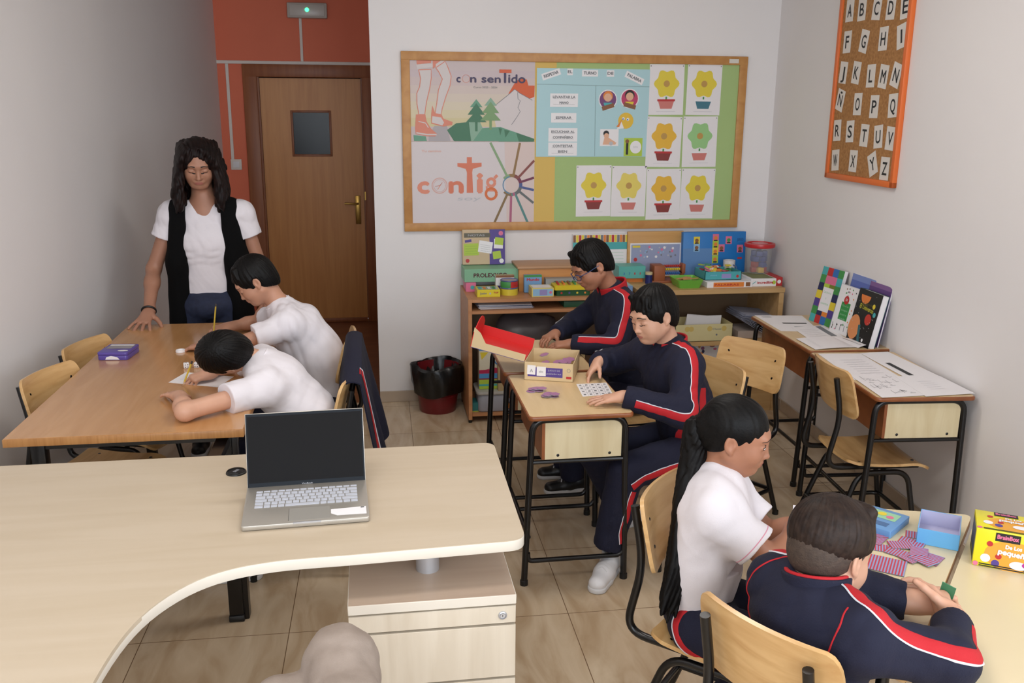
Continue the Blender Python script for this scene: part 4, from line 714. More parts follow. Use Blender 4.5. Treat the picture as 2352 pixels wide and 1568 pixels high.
# green tray of wooden sticks
t = thing('plastic_tray', 'lime green plastic tray full of wooden sticks', 'tray', (1.862, 5.17, TOPR)); LG = mat('tray_lime', (110, 190, 60), 0.35)
g = G(); a, b, h_ = 0.062, 0.075, 0.05
P0 = rrect(2 * a, 2 * b, 0.012, 3); P1 = rrect(2 * a + .035, 2 * b + .035, 0.016, 3)
tb = bmesh.new(); r0 = [tb.verts.new((x, y, 0)) for x, y in P0]; r1 = [tb.verts.new((x, y, h_)) for x, y in P1]; n_ = len(r0)
for i in range(n_): tb.faces.new((r0[i], r0[(i + 1) % n_], r1[(i + 1) % n_], r1[i]))
tb.faces.new(r0[::-1]); tb.normal_update(); bmesh.ops.solidify(tb, geom=list(tb.faces), thickness=0.002); g.add(tb, LG); g.out('tray', t)
random.seed(7)
for k in range(9): a_ = random.uniform(0.2, 1.4); x_, y_ = random.uniform(-.03, .03), random.uniform(-.035, .035); g = G(); g.box((x_, y_, 0.012 + 0.005 * k), (0.105, 0.014, 0.005), mat('craft_stick', (206, 150, 90), 0.6), rot=rz(a_)); o = tag(g.out('craft_stick'), 'wooden craft stick lying in the lime green tray', 'craft stick', 'wooden sticks in the lime tray'); o.location = t.location
carton('game_box', 'flat white and orange board-game box under the teal card tray', (2.108, 5.20, TOPR), (0.285, 0.22, 0.036), WHT, prints=lambda p, a, b: (p.rect(-a * .72, -b * .8, a * .62, b * .8, ORG, 1), p.text('PALABRAS', -0.02, -0.006, 0.012, RED, 2, w=0.15, bold=.0006), p.rect(a * .7, -b * .7, a * .9, b * .7, BRN, 1)))
t = thing('card_tray', 'open teal tray heaped with small coloured game pieces', 'tray', (2.085, 5.235, TOPR + 0.037)); g = G(); TE2 = mat('tray_teal', (70, 170, 176), 0.4)
for lo, hi in (((-.115, -.09, 0), (.115, .09, .003)), ((-.115, -.09, 0), (.115, -.087, .05)), ((-.115, .087, 0), (.115, .09, .05)), ((-.115, -.09, 0), (-.112, .09, .05)), ((.112, -.09, 0), (.115, .09, .05))): g.bb(lo, hi, TE2)
p = Pic(g, frame((0, -.09, .025), (1, 0, 0), (0, 0, 1))); p.rect(-0.01, -0.015, 0.05, 0.012, flat('lilac_print', (150, 140, 200)), 1); p.circ(0.09, -0.004, 0.009, RED, 1); p.text('mini', -0.06, 0, 0.01, LBL, 1, w=.04); g.out('tray', t); random.seed(11)
for k in range(34):
    g = G(); g.box((random.uniform(-.09, .09), random.uniform(-.07, .07), 0.03 + random.uniform(0, .04)), (0.035, 0.022, 0.006), [WHT, PNK, ORG, LIM, YEL, KRAFT, RED, GRN, SKINP][k % 9], rot=Matrix.Rotation(random.uniform(0, 3), 4, 'Z') @ Matrix.Rotation(random.uniform(-.4, .4), 4, 'X')); o = tag(g.out('game_piece', smooth=False), 'small coloured card piece heaped in the teal tray', 'game piece', 'card pieces in the teal tray'); o.location = t.location
carton('game_box', 'white game box with red lettering at the right end of the light bookcase', (2.325, 5.22, TOPR), (0.16, 0.24, 0.048), WHT, prints=lambda p, a, b: (p.text('incredible', 0.01, -0.006, 0.015, RED, 1, w=0.10, bold=.001), p.circ(a * .82, 0, 0.012, LIM, 1), p.strip([(-a * .9, -.008), (-a * .6, .008)], 0.004, TEAL, 1)), tm=lambda p, a, b: p.rect(-a * .8, -b * .9, a * .9, b * .9, flat('olive_lid', (130, 140, 90)), 1))
carton('game_box', 'red game box with a pale spiral, at the far right of the light bookcase', (2.428, 5.235, TOPR), (0.044, 0.25, 0.052), RED, prints=lambda p, a, b: p.circ(0, 0, 0.012, WHT, 1))
# white mug
t = thing('mug', 'white mug standing among the games in front of the blue box', 'mug', (2.195, 5.335, TOPR))
g = G(); g.lathe([(0, 0.002), (0.030, 0), (0.034, 0.004), (0.037, 0.125), (0.034, 0.126), (0.031, 0.01), (0, 0.008)], mat('mug_white', (222, 216, 214), 0.3), 28); g.out('body', t)
g = G(); g.tube(fillet([(0.034, -0.0, 0.03), (0.068, 0, 0.03), (0.068, 0, 0.095), (0.036, 0, 0.1)], .02), 0.004, mat('mug_blue_handle', (60, 90, 140), 0.3), 8, M=rz(-1.2)); g.out('handle', t)
# bucket of blocks
t = thing('toy_bucket', 'clear bucket with a red lid holding coloured blocks', 'bucket', (2.372, 5.30, TOPR + 0.049)); CLR = mat('clear_plastic', (226, 226, 220), 0.15); CLR.node_tree.nodes['Principled BSDF'].inputs['Alpha'].default_value = .13
g = G(); g.lathe([(0, 0), (0.066, 0), (0.069, 0.003), (0.082, 0.165), (0.080, 0.165), (0.067, 0.004), (0, 0.003)], CLR, 36); g.out('bucket', t)
g = G(); g.lathe([(0, 0.185), (0.05, 0.185), (0.052, 0.178), (0.075, 0.178), (0.078, 0.187), (0.092, 0.185), (0.094, 0.175), (0.092, 0.163), (0.083, 0.160), (0, 0.160)], mat('lid_red', (206, 36, 40), 0.3), 36); g.out('lid', t); random.seed(3)
BC = [mat('block_red', (190, 34, 34), .35), mat('block_blue', (40, 60, 150), .35), mat('block_yellow', (226, 176, 40), .35)]
for k in range(16):
    z_ = 0.006 + 0.034 * (k // 4); a_ = k * 1.571 + (k // 4) * .4; r_ = 0.031; g = G(); mm = BC[0] if k < 3 else BC[2] if k in (3, ) else BC[1] if k > 7 else BC[[0, 1, 0, 1][k % 4]]; g.box((0, 0, 0.016), (0.036, 0.036, 0.031), mm, bev=.002); g.lathe([(0.011, 0.0315), (0.011, 0.034), (0, 0.034)], mm, 12)
    o = tag(g.out('toy_block'), '%s toy block inside the red-lidded bucket' % ('red' if mm is BC[0] else 'blue' if mm is BC[1] else 'yellow'), 'toy block', '%s blocks in the bucket' % ('red' if mm is BC[0] else 'blue' if mm is BC[1] else 'yellow')); o.location = (2.372 + r_ * math.cos(a_), 5.30 + r_ * math.sin(a_), TOPR + 0.049 + z_); o.rotation_euler = (0, 0, a_)
g = G(); g.prism(rrect(0.05, 0.05, 0.015), 0, 0.085, mat('sky_plastic', (70, 140, 220), .35), bev=.008); tag(place(g.out('plastic_pot'), (2.455, 5.42, TOPR)), 'small light blue plastic pot behind the red game box', 'pot')
# inside the left bookcase
random.seed(5)
g = G()
for k in range(9): g.box((random.uniform(-.01, .01), random.uniform(-.01, .01), 0.002 + k * .003), (0.31, 0.22, 0.0022), [WHITEP, mat('bluish_paper', (176, 182, 206), .7)][k % 2], rot=rz(random.uniform(-.06, .06)))
o = tag(place(g.out('paper_stack', smooth=False), (0.755, 5.20, 0.674)), 'thin stack of papers in the slot under the brown bookcase top', 'papers', kind='stuff')
g = G(); g.bb((-.1, -.09, 0), (.1, .09, .035), mat('dark_green_box', (40, 100, 66), .5), bev=.002); tag(place(g.out('flat_box'), (1.20, 5.19, 0.673)), 'flat dark green box in the slot under the brown bookcase top', 'box')
def lumpy(name, c, rad, m, seed, amp=0.12, n=24, label='', cat=''):
    rnd = random.Random(seed); ph = [(rnd.uniform(0, 6.3), rnd.randint(2, 5), rnd.randint(1, 4)) for _ in range(5)]; g = G(); tb = bmesh.new(); bmesh.ops.create_uvsphere(tb, u_segments=n, v_segments=n // 2, radius=1)
    for v in tb.verts:
        a_ = math.atan2(v.co.y, v.co.x); e_ = math.asin(max(-1, min(1, v.co.z))); f_ = 1 + amp * sum(math.sin(p[1] * a_ + p[0] + p[2] * e_ * 2) for p in ph) / 3; v.co = Vector((v.co.x * rad[0] * f_, v.co.y * rad[1] * f_, max(-rad[2] * 0.98, v.co.z * rad[2] * f_)))
    g.add(tb, m); return tag(place(g.out(name), c), label, cat)
lumpy('cloth_bag', (0.90, 5.27, 0.515), (0.19, 0.14, 0.115), mat('grey_bag', (84, 80, 84), .35), 2, .1, label='crumpled dark grey bag inside the brown bookcase', cat='bag')
carton('box_pile', 'pale wooden box under the grey bag inside the brown bookcase', (0.97, 5.25, 0.0585), (0.52, 0.34, 0.335), mat('inner_box', (176, 150, 104), .6))
t = thing('display_box', 'tall picture box with coloured stripes inside the brown bookcase', 'box', (0.678, 5.165, 0.185)); g = G(); g.bb((-0.075, -0.04, 0), (0.075, 0.06, 0.265), mat('box_cream_white', (214, 206, 180), .5), bev=.002); p = Pic(g, frame((0, -0.04, 0), (1, 0, 0), (0, 0, 1)))
for z0_, z1_, m_ in ((0, .018, LIM), (.018, .03, TEAL), (.03, .058, LIM), (.058, .066, flat('plum', (150, 50, 80))), (.066, .095, flat('stripe_blue', (70, 150, 210))), (.095, .118, flat('stripe_crimson', (190, 30, 80))), (.235, .265, flat('stripe_blue', (70, 150, 210)))): p.rect(-.075, z0_, .075, z1_, m_, 1)
p.poly([(-.07, .225), (-.02, .225), (-.06, .18)], YEL, 1); p.strip([(0.0, .22), (.02, .16), (.045, .14)], .008, BLU, 1); p.circ(.005, .135, .012, BLU, 1); p.poly([(-.04, .118), (.02, .13), (.07, .118)], flat('stripe_crimson', (190, 30, 80)), 2); g.out('carton', t)
t = thing('storage_tub', 'translucent grey plastic tub with a lid under the striped picture box', 'tub', (0.715, 5.20, 0.059)); TUB = mat('tub_grey', (156, 158, 170), .4)
t.location = (0.72, 5.17, 0.0585)
g = G(); g.prism(rrect(.26, .2, .03), 0, .108, TUB, bev=.01); p = Pic(g, frame((0, -.1, .05), (1, 0, 0), (0, 0, 1))); p.rect(.02, -.035, .07, .01, NAVY, 2); p.rect(.05, -.03, .07, .0, ORG, 3); g.out('tub', t); g = G(); g.prism(rrect(.28, .22, .03), .108, .125, mat('tub_lid', (172, 168, 160), .4), bev=.004); g.out('lid', t)
g = G(); g.bb((-.02, -.05, 0), (.02, .05, .05), mat('teal_case', (40, 120, 120), .5)); g.bb((-.02, -.05, -.004), (.02, .05, 0), LIM); tag(place(g.out('pencil_case'), (0.572, 5.17, 0.467 - .0)), 'teal pencil case at the left edge inside the brown bookcase', 'case'); bpy.data.objects['pencil_case'].location = (0.578, 5.14, 0.0625)
# inside the right bookcase
t = thing('card_box', 'open cream cardboard box holding papers on the middle shelf of the light bookcase', 'box', (1.955, 5.16, 0.4515)); g = G(); CB = mat('cream_box', (218, 204, 146), .6)
for lo, hi in (((-.185, -.105, 0), (.175, -.102, .105)), ((-.185, .11, 0), (.175, .113, .105)), ((-.185, -.105, 0), (-.182, .113, .105)), ((.172, -.105, 0), (.175, .113, .105)), ((-.185, -.105, 0), (.175, .113, .003))): g.bb(lo, hi, CB)
p = Pic(g, frame((0, -.105, .05), (1, 0, 0), (0, 0, 1)))
for x_ in (-.11, -.085, .03, .12): p.circ(x_, .028, .016, flat('pale_gold', (214, 184, 96)), 1)
p.text('Classe', .075, .02, .012, GREYINK, 2, w=.055); p.circ(.075, -.01, .006, GREYINK, 2); g.out('box', t)
g = G()
for k in range(7): g.box((0.0, k * .004, .0), (.22, .002, .13), WHITEP, rot=Matrix.Rotation(.15 + .02 * k, 4, 'X') @ Matrix.Rotation(.02 * k, 4, 'Y'))
tag(place(g.out('loose_papers', smooth=False), (1.98, 5.155, .525)), 'white papers standing in the cream cardboard box', 'papers', kind='stuff')
random.seed(9); g = G()
for k in range(10): g.box((k * .004, 0, .07 + k * .008), (.20, .26, .002), mat('bluish_paper', (176, 182, 206), .7), rot=Matrix.Rotation(.55 - k * .05, 4, 'Y') @ rz(random.uniform(-.1, .1)))
g.bb((-.09, -.1, 0), (.09, .1, .045), mat('beige_box', (196, 180, 170), .6))
tag(place(g.out('paper_heap', smooth=False), (2.275, 5.20, .452)), 'sloping heap of papers at the right of the cream cardboard box', 'papers', kind='stuff')
g = G(); M = Matrix.Rotation(-.06, 4, 'X'); g.bb((-.2, -.004, 0), (.2, 0, .295), WHT, M); p = Pic(g, M @ frame((0, -.004, .15), (1, 0, 0), (0, 0, 1))); random.seed(21)
for k in range(90): p.circ(random.uniform(-.19, .19), random.uniform(-.14, .14), random.uniform(.008, .018), [flat('leaf_navy', (44, 50, 96)), ORG, PNK, WHT, flat('leaf_gold', (214, 160, 90)), flat('leaf_plum', (150, 90, 130))][k % 6], 1 + (k % 5) * .5, n=9, ry=random.uniform(.006, .014))
tag(place(g.out('patterned_folder', smooth=False), (2.09, 5.16, .1115)), 'folder patterned with navy, orange and pink petals low in the light bookcase', 'folder')
# ---------------------------------------------------------------- waste bin
t = thing('waste_bin', 'dark red waste bin lined with a black bag by the back wall', 'waste bin', (0.372, 5.34, 0)); RB = mat('bin_red', (122, 22, 28), .35)
g = G(); g.lathe([(0, 0), (.108, 0), (.112, .006), (.122, .10), (.127, .102), (.127, .112), (.124, .114), (.142, .28), (.138, .28), (.118, .11), (.105, .01), (0, .01)], RB, 40); g.out('bin', t)
g = G(); tb = bmesh.new(); prof = [(.05, .10), (.12, .16), (.137, .27), (.146, .296), (.160, .285), (.163, .235), (.157, .17), (.143, .118), (.131, .125)]; R = []
rnd = random.Random(8); ph = [rnd.uniform(0, 6.3) for _ in range(6)]
for j, (r_, z_) in enumerate(prof):
    row = []
    for k in range(48): a_ = 2 * PI * k / 48; w_ = .008 * math.sin(5 * a_ + ph[0] + j) + .005 * math.sin(9 * a_ + ph[1] - j * .7) + .003 * math.sin(17 * a_ + ph[2] + j * 1.3); row.append(tb.verts.new(((r_ + w_) * math.cos(a_), (r_ + w_) * math.sin(a_), z_ + .010 * math.sin(3 * a_ + ph[3]) * (1 if j > 1 else .3) + .5 * w_ * (j > 4))))
    R.append(row)
for a_, b_ in zip(R, R[1:]):
    for k in range(48): tb.faces.new((a_[k], a_[(k + 1) % 48], b_[(k + 1) % 48], b_[k]))
tb.faces.new(R[0][::-1]); g.add(tb, mat('bin_bag', (14, 14, 16), .28, bump=.4, bs=40)); g.out('bin_bag', t)
# ---------------------------------------------------------------- books on the right desk
def book(label, yc, w_, h_, th, xb, lean, cover, prints, hard=False, z=.7005, rough=.35, spine=None, turn=0.0):
    t = thing('book', label, 'book', (xb, yc, z), -PI / 2 + turn); M = Matrix.Rotation(-lean, 4, 'X')   # local x -> -y world, local y -> +x world (towards wall)
    g = G(); ov = .003 if hard else 0; g.bb((-w_ / 2 + ov, .002, ov), (w_ / 2 - ov, th - .002, h_ - ov), WHITEP, M); pg = g.out('pages', t)
    g = G(); g.bb((-w_ / 2, 0, 0), (w_ / 2, .0022, h_), cover, M); g.bb((-w_ / 2, th - .0022, 0), (w_ / 2, th, h_), spine or cover, M); g.bb((-w_ / 2 - .001, 0, 0), (-w_ / 2 + .0018, th, h_), spine or cover, M)
    prints(Pic(g, M @ frame((0, 0, h_ / 2), (1, 0, 0), (0, 0, 1)), .0004), w_ / 2, h_ / 2); g.out('cover', t); return t
def pr_quilt(p, a, b):
    random.seed(14); cs = [TEAL, LIM, NAVY, GRN, YEL, RED, NAVY, ORG, PNK, YEL, BLU, LIM, PUR, PNK, RED, GRN, flat('olive', (120, 130, 30)), PNK]
    n = 0
    for j in range(7):
        for i in range(4): p.rect(-a + i * a / 2, b - (j + 1) * 2 * b / 7, -a + (i + 1) * a / 2, b - j * 2 * b / 7, cs[(n * 5 + j) % len(cs)], 1); n += 1
    p.rect(-a * .45, -b * .55, a * .5, b * .3, WHT, 2); p.text('Lectura', 0.0, b * .1, .013, LGRN, 3, w=a * .7); p.text('y', 0, -b * .1, .012, LGRN, 3); p.text('cuentos', 0, -b * .3, .013, LGRN, 3, w=a * .7)
book('patchwork-coloured workbook leaning farthest left on the right desk', 4.405, .185, .30, .022, 2.335, .22, WHT, pr_quilt, spine=flat('spine_plum', (110, 70, 90)), turn=.12)
def pr_green(p, a, b):
    p.rect(-a * .42, -b * .42, a * .52, b * .32, mat('cover_green', (44, 150, 66), .5), 1); p.circ(0, b * .42, .022, RED, 2); p.text('50', 0, b * .38, .014, WHT, 3)
    for k in range(4): p.text(['Manual de', 'juegos', 'para', 'aprender'][k], .004, b * .14 - k * .022, .01, LGRN, 3, w=.055)
    random.seed(2)
    for k in range(34): x_ = random.uniform(-a * .85, a * .85); y_ = random.uniform(-b * .9, b * .9); (abs(x_) > a * .6 or abs(y_) > b * .55) and p.circ(x_, y_, .0045, [BLK, BRN, GRN, ORG, PNK][k % 5], 1, n=6)
    for k in range(5): p.strip([(-a * .8 + k * .035, -b * .6), (-a * .8 + k * .035 + .004, -b * .85)], .004, GREYINK, 1)
book('white book with green centre panel, middle of the upright books on the right desk', 4.185, .165, .245, .03, 2.325, .20, WHT, pr_green, spine=flat('spine_steel_blue', (100, 140, 190)), turn=.05)
def pr_space(p, a, b):
    p.circ(-.03, b * .80, .042, flat('planet_orange', (236, 124, 50)), 1, a0=180, a1=360); p.circ(-a * .62, -b * .45, .05, flat('planet_tan', (226, 140, 80)), 1, ry=.062); p.circ(a * .35, -b * .02, .027, flat('planet_red', (206, 50, 36)), 1); p.circ(a * .55, b * .5, .012, YEL, 1); p.circ(a * .75, b * .22, .012, TEAL, 1); p.strip([(-a * .2, -b * .3), (-a * .05, -b * .75), (a * .1, -b)], .02, flat('nebula_teal', (40, 100, 110)), 1)
    p.text('El Universo', 0, b * .28, .022, flat('title_olive', (180, 176, 40)), 2, w=a * 1.2, rot=-.06, bold=.001); p.text('mi libro de', 0, b * .48, .01, flat('title_dim', (110, 104, 40)), 2, w=a * .8); p.circ(a * .35, -b * .8, .008, WHT, 1); random.seed(6)
    for k in range(26): p.circ(random.uniform(-a * .9, a * .9), random.uniform(-b * .9, b * .9), .002, LGREY, 1, n=6)
book('black hardback with red and orange planets, nearest of the upright books', 3.975, .205, .262, .036, 2.312, .20, mat('cover_black', (18, 20, 24), .3), pr_space, hard=True, spine=mat('cover_teal_edge', (20, 70, 74), .4))
book('tall blue book standing behind the white and the black books', 4.16, .22, .298, .012, 2.378, .17, flat('cover_blue', (90, 110, 190)), lambda p, a, b: p.rect(-a, b * .8, a, b, flat('cover_blue2', (120, 140, 206)), 1))
book('tall purple book standing behind the black space hardback', 3.99, .19, .292, .010, 2.372, .17, flat('cover_purple', (96, 60, 130)), lambda p, a, b: p.rect(-a, b * .85, a, b, flat('cover_purple2', (130, 90, 150)), 1))
# printed sheets
def psheet(label, pts, z, draw=None, curl=None, grp='printed sheets on the right desks'):
    """pts: four floor-plane corners a(near-left) b c d; thin sheet with prints"""
    a, b, c, d = [Vector((p[0], p[1], 0)) for p in pts]; o = (a + b + c + d) / 4; t_ = None
    g = G(); n = 8; rows = []
    for j in range(n + 1):
        v = j / n; rows.append([tuple((a * (1 - u) + b * u) * (1 - v) + (d * (1 - u) + c * u) * v - o + Vector((0, 0, (curl(u, v) if curl else 0)))) for u in [i / n for i in range(n + 1)]])
    g.grid(rows, WHITEP, .0006)
    if draw:
        def q(u, v): s_ = (a * (1 - u) + b * u) * (1 - v) + (d * (1 - u) + c * u) * v - o; return (s_.x, s_.y, .0007 + (curl(u, v) if curl else 0))
        draw(lambda us, m: g.poly([q(u, v) for u, v in us], m))
    ob = tag(g.out('printed_sheet', smooth=False), label, 'paper', grp); ob.location = (o.x, o.y, z); return ob
R4 = lambda u0, v0, u1, v1: [(u0, v0), (u1, v0), (u1, v1), (u0, v1)]
def dr_lines(n, u0=.1, u1=.9, v0=.1, v1=.9, m=None):
    def f(pl):
        for k in range(n): v = v0 + (v1 - v0) * k / n; pl(R4(u0, v, u1, v + .006), m or LGREY)
    return f
def comb(*fs): return lambda pl: [f(pl) for f in fs]
psheet('white sheet with a dark printed title at the far left of the book desk', [(2.06, 4.27), (2.255, 4.23), (2.335, 4.60), (2.075, 4.64)], .7012, comb(dr_lines(5, .1, .3, .85, .95), lambda pl: (pl(R4(.35, .46, .9, .52), INK), pl([(.55, .12), (.85, .12), (.8, .3), (.5, .28)], GREYINK))))
psheet('white sheet with a grey photo strip in the middle of the book desk', [(2.11, 3.98), (2.31, 4.02), (2.34, 4.36), (2.15, 4.34)], .7022, comb(dr_lines(8, .1, .6, .1, .9), lambda pl: pl(R4(.7, .3, .86, .95), GREYINK)))
psheet('open printed leaflet with grey text at the near end of the book desk', [(2.055, 3.885), (2.285, 3.90), (2.305, 4.12), (2.06, 4.10)], .7034, comb(dr_lines(14, .15, .85, .12, .9), lambda pl: None), curl=lambda u, v: .004 * math.sin(u * PI))
psheet('leaflet page lifting at its corner beside the black space book', [(2.27, 3.885), (2.355, 3.895), (2.35, 4.02), (2.25, 4.10)], .7045, lambda pl: pl(R4(.3, .1, .8, .9), GREYINK), curl=lambda u, v: .010 * u * (1 - v) + .006 * math.sin(u * PI))
psheet('white sheet at the left edge of the paper-covered desk', [(1.985, 3.40), (2.20, 3.40), (2.235, 3.80), (2.035, 3.82)], .7012, dr_lines(7, .3, .8, .2, .8))
psheet('white sheet with a long black bar on the paper-covered desk', [(2.215, 3.36), (2.375, 3.36), (2.38, 3.81), (2.235, 3.80)], .7020, lambda pl: pl(R4(.2, .15, .35, .6), INK))
def dr_maze(pl):
    random.seed(12)
    for k in range(26):
        u, v = .12 + random.random() * .68, .1 + random.random() * .72
        if k % 2: pl(R4(u, v, u + .12, v + .006), GREYINK)
        else: pl(R4(u, v, u + .007, v + .14), GREYINK)
        pl(R4(u + .02, v + .03, u + .07, v + .036), GREYINK)
psheet('sheet covered with a printed grid of small drawings at the near left of the desk', [(1.965, 3.150), (2.17, 3.155), (2.195, 3.47), (2.0, 3.475)], .7028, dr_maze)
psheet('blank-looking sheet overhanging the near right corner of the desk', [(2.145, 3.140), (2.365, 3.150), (2.375, 3.40), (2.18, 3.42)], .7036, dr_lines(5, .3, .6, .3, .8))
# ---------------------------------------------------------------- foreground table props
BLB = mat('card_light_blue', (96, 178, 236), .4); LAV = mat('box_inside_lavender', (190, 190, 224), .5)
t = thing('card_box', 'open light blue box with lavender inside on the cream table', 'box', (1.458, 2.008, .7003), math.radians(-36))
g = G(); w_, d_, h_, q = .1, .132, .043, .0016
for lo, hi in (((-w_ / 2, -d_ / 2, 0), (w_ / 2, -d_ / 2 + q, h_)), ((-w_ / 2, d_ / 2 - q, 0), (w_ / 2, d_ / 2, h_)), ((-w_ / 2, -d_ / 2, 0), (-w_ / 2 + q, d_ / 2, h_)), ((w_ / 2 - q, -d_ / 2, 0), (w_ / 2, d_ / 2, h_)), ((-w_ / 2, -d_ / 2, 0), (w_ / 2, d_ / 2, .001))): g.bb(lo, hi, BLB, bev=.0004, seg=1)
g.out('box', t); g = G()
for lo, hi in (((-w_ / 2 + q, -d_ / 2 + q, .002), (w_ / 2 - q, -d_ / 2 + q + .0008, h_ - .0008)), ((-w_ / 2 + q, d_ / 2 - q - .0008, .002), (w_ / 2 - q, d_ / 2 - q, h_ - .0008)), ((-w_ / 2 + q, -d_ / 2 + q, .002), (-w_ / 2 + q + .0008, d_ / 2 - q, h_ - .0008)), ((w_ / 2 - q - .0008, -d_ / 2 + q, .002), (w_ / 2 - q, d_ / 2 - q, h_ - .0008)), ((-w_ / 2 + q, -d_ / 2 + q, .001), (w_ / 2 - q, d_ / 2 - q, .0022))): g.bb(lo, hi, LAV)
g.out('lining', t)
g = G(); g.prism(rrect(.102, .134, .004), 0, .02, mat('lid_blue', (96, 150, 206), .4), bev=.001); p = Pic(g, frame((0, 0, .02), (1, 0, 0), (0, 1, 0))); p.rect(-.035, .0, .035, .05, LGRN, 1); p.circ(-.01, .03, .012, YEL, 2); p.circ(.015, .02, .01, PNK, 2); p.rect(-.03, -.045, .03, -.02, flat('lid_print', (70, 110, 160)), 1)
o = tag(place(g.out('card_tin'), (1.345, 2.095, .7003), math.radians(-52)), 'closed light blue card tin with a small picture, beside the open blue box', 'tin')
def stripe_card(w_, d_, n, th=.0012):
    g = G(); g.box((0, 0, th / 2), (w_, d_, th), GREYINK); p = Pic(g, Matrix.Translation((0, 0, th)), .0003)
    for k in range(n):
        x_ = -w_ / 2 + k * w_ / n; p.rect(x_, -d_ / 2, x_ + w_ / n / 2, d_ / 2, mat('card_stripe_red', (204, 52, 74), .4), 1); p.rect(x_ + w_ / n / 2, -d_ / 2, x_ + w_ / n, d_ / 2, mat('card_stripe_lilac', (150, 158, 206), .4), 1)
    return g.out('striped_card', smooth=False)
o = stripe_card(.086, .085, 12, .0022); tag(place(o, (1.236, 1.880, .7003), math.radians(-37)), 'large thick red and lilac striped card lying nearest the boy', 'card', 'striped cards on the cream table')
sc = stripe_card(.062, .042, 9); first = True
Zc = [((1.408, 2.020), -33, 'striped card at the far end, touching the blue box lid'), ((1.368, 1.985), -48, 'striped card between the lid and the open blue box'), ((1.330, 1.972), -12, 'striped card in the upper middle of the scattered heap'), ((1.350, 1.925), 55, 'striped card standing crosswise in the middle of the scattered heap'), ((1.262, 1.975), -30, 'striped card at the left end of the scattered heap'), ((1.300, 1.935), -52, 'striped card low in the middle of the scattered heap'), ((1.322, 1.905), 20, 'striped card below the crosswise one in the scattered heap'), ((1.338, 1.888), -70, 'striped card tilted at the near side of the scattered heap'), ((1.366, 1.893), 38, 'striped card at the near right end of the scattered heap'), ((1.285, 2.015), 40, 'striped card half hidden behind the boy, far left of the heap'), ((1.310, 2.050), 70, 'striped card half hidden behind the boy, under the lid')]
for k, ((x_, y_), a_, lab) in enumerate(Zc):
    c = sc if k == 0 else copy_tree(sc); c.location = (x_, y_, .7003 + .0013 * (k % 4)); c.rotation_euler = (0, 0, math.radians(a_)); tag(c, lab, 'card', 'striped cards on the cream table')
for nm, lab, loc, a_, m_ in (('game_card', 'green card lying behind the boy forearm', (1.165, 1.775), -25, mat('card_green', (60, 140, 100), .4)), ('game_card', 'orange card lying by the boy chin', (1.095, 1.80), -25, ORG), ('game_card', 'pink card beside the orange card by the boy chin', (1.06, 1.82), -20, PNK)):
    g = G(); g.box((0, 0, .0006), (.06, .04, .0012), m_); g.bb((-.028, -.018, .0012), (.028, .018, .0014), WHT) if False else None; tag(place(g.out(nm, smooth=False), (loc[0], loc[1], .7003), math.radians(a_)), lab, 'card')
# yellow game box
YB_ = mat('game_yellow', (236, 222, 20), .3); t = thing('game_box', 'bright yellow cube-shaped card-game box at the right edge of the photo', 'box', (1.553, 1.86, .7003), math.radians(-33))
g = G(); g.bb((-.085, -.06, 0), (.085, .06, .1), YB_, bev=.002); OR_ = flat('game_orange', (236, 160, 40))
for p, b_ in ((Pic(g, frame((0, -.06, .05), (1, 0, 0), (0, 0, 1))), .05), (Pic(g, frame((0, 0, .1), (1, 0, 0), (0, 1, 0))), .06)):
    p.circ(.0, -.012, .062, OR_, 1, ry=.04, n=24); p.rect(-.042, b_ - .026, .012, b_ - .004, BLK, 2); p.text('BrainBox', -.015, b_ - .019, .011, PNK, 3, w=.046, bold=.0007); p.text('De Los', .0, b_ - .042, .010, WHT, 3, w=.035, bold=.0007); p.text('pequeñines', .012, b_ - .06, .014, WHT, 4, w=.088, bold=.001, rot=-.06)
    p.circ(-.052, b_ - .036, .007, RED, 2); p.circ(-.058, b_ - .075, .011, WHT, 2); p.circ(-.035, b_ - .085, .009, PUR, 2); p.circ(-.03, b_ - .066, .007, RED, 3); p.circ(.015, b_ - .082, .02, WHT, 3, ry=.011); p.circ(.035, b_ - .078, .013, flat('magenta', (190, 40, 150)), 4, ry=.008); p.rect(-.07, -b_ + .007, .085, -b_ + .010, BLK, 2); p.rect(-.07, -b_ + .002, .085, -b_ + .005, BLK, 2); p.circ(-.078, -b_ + .007, .006, PNK, 2)
p = Pic(g, frame((-.085, 0, .05), (0, -1, 0), (0, 0, 1))); p.rect(-.05, -.03, .05, .04, flat('game_side', (70, 66, 90)), 1); p.rect(-.05, -.045, .05, -.035, BLK, 1); g.out('carton', t)
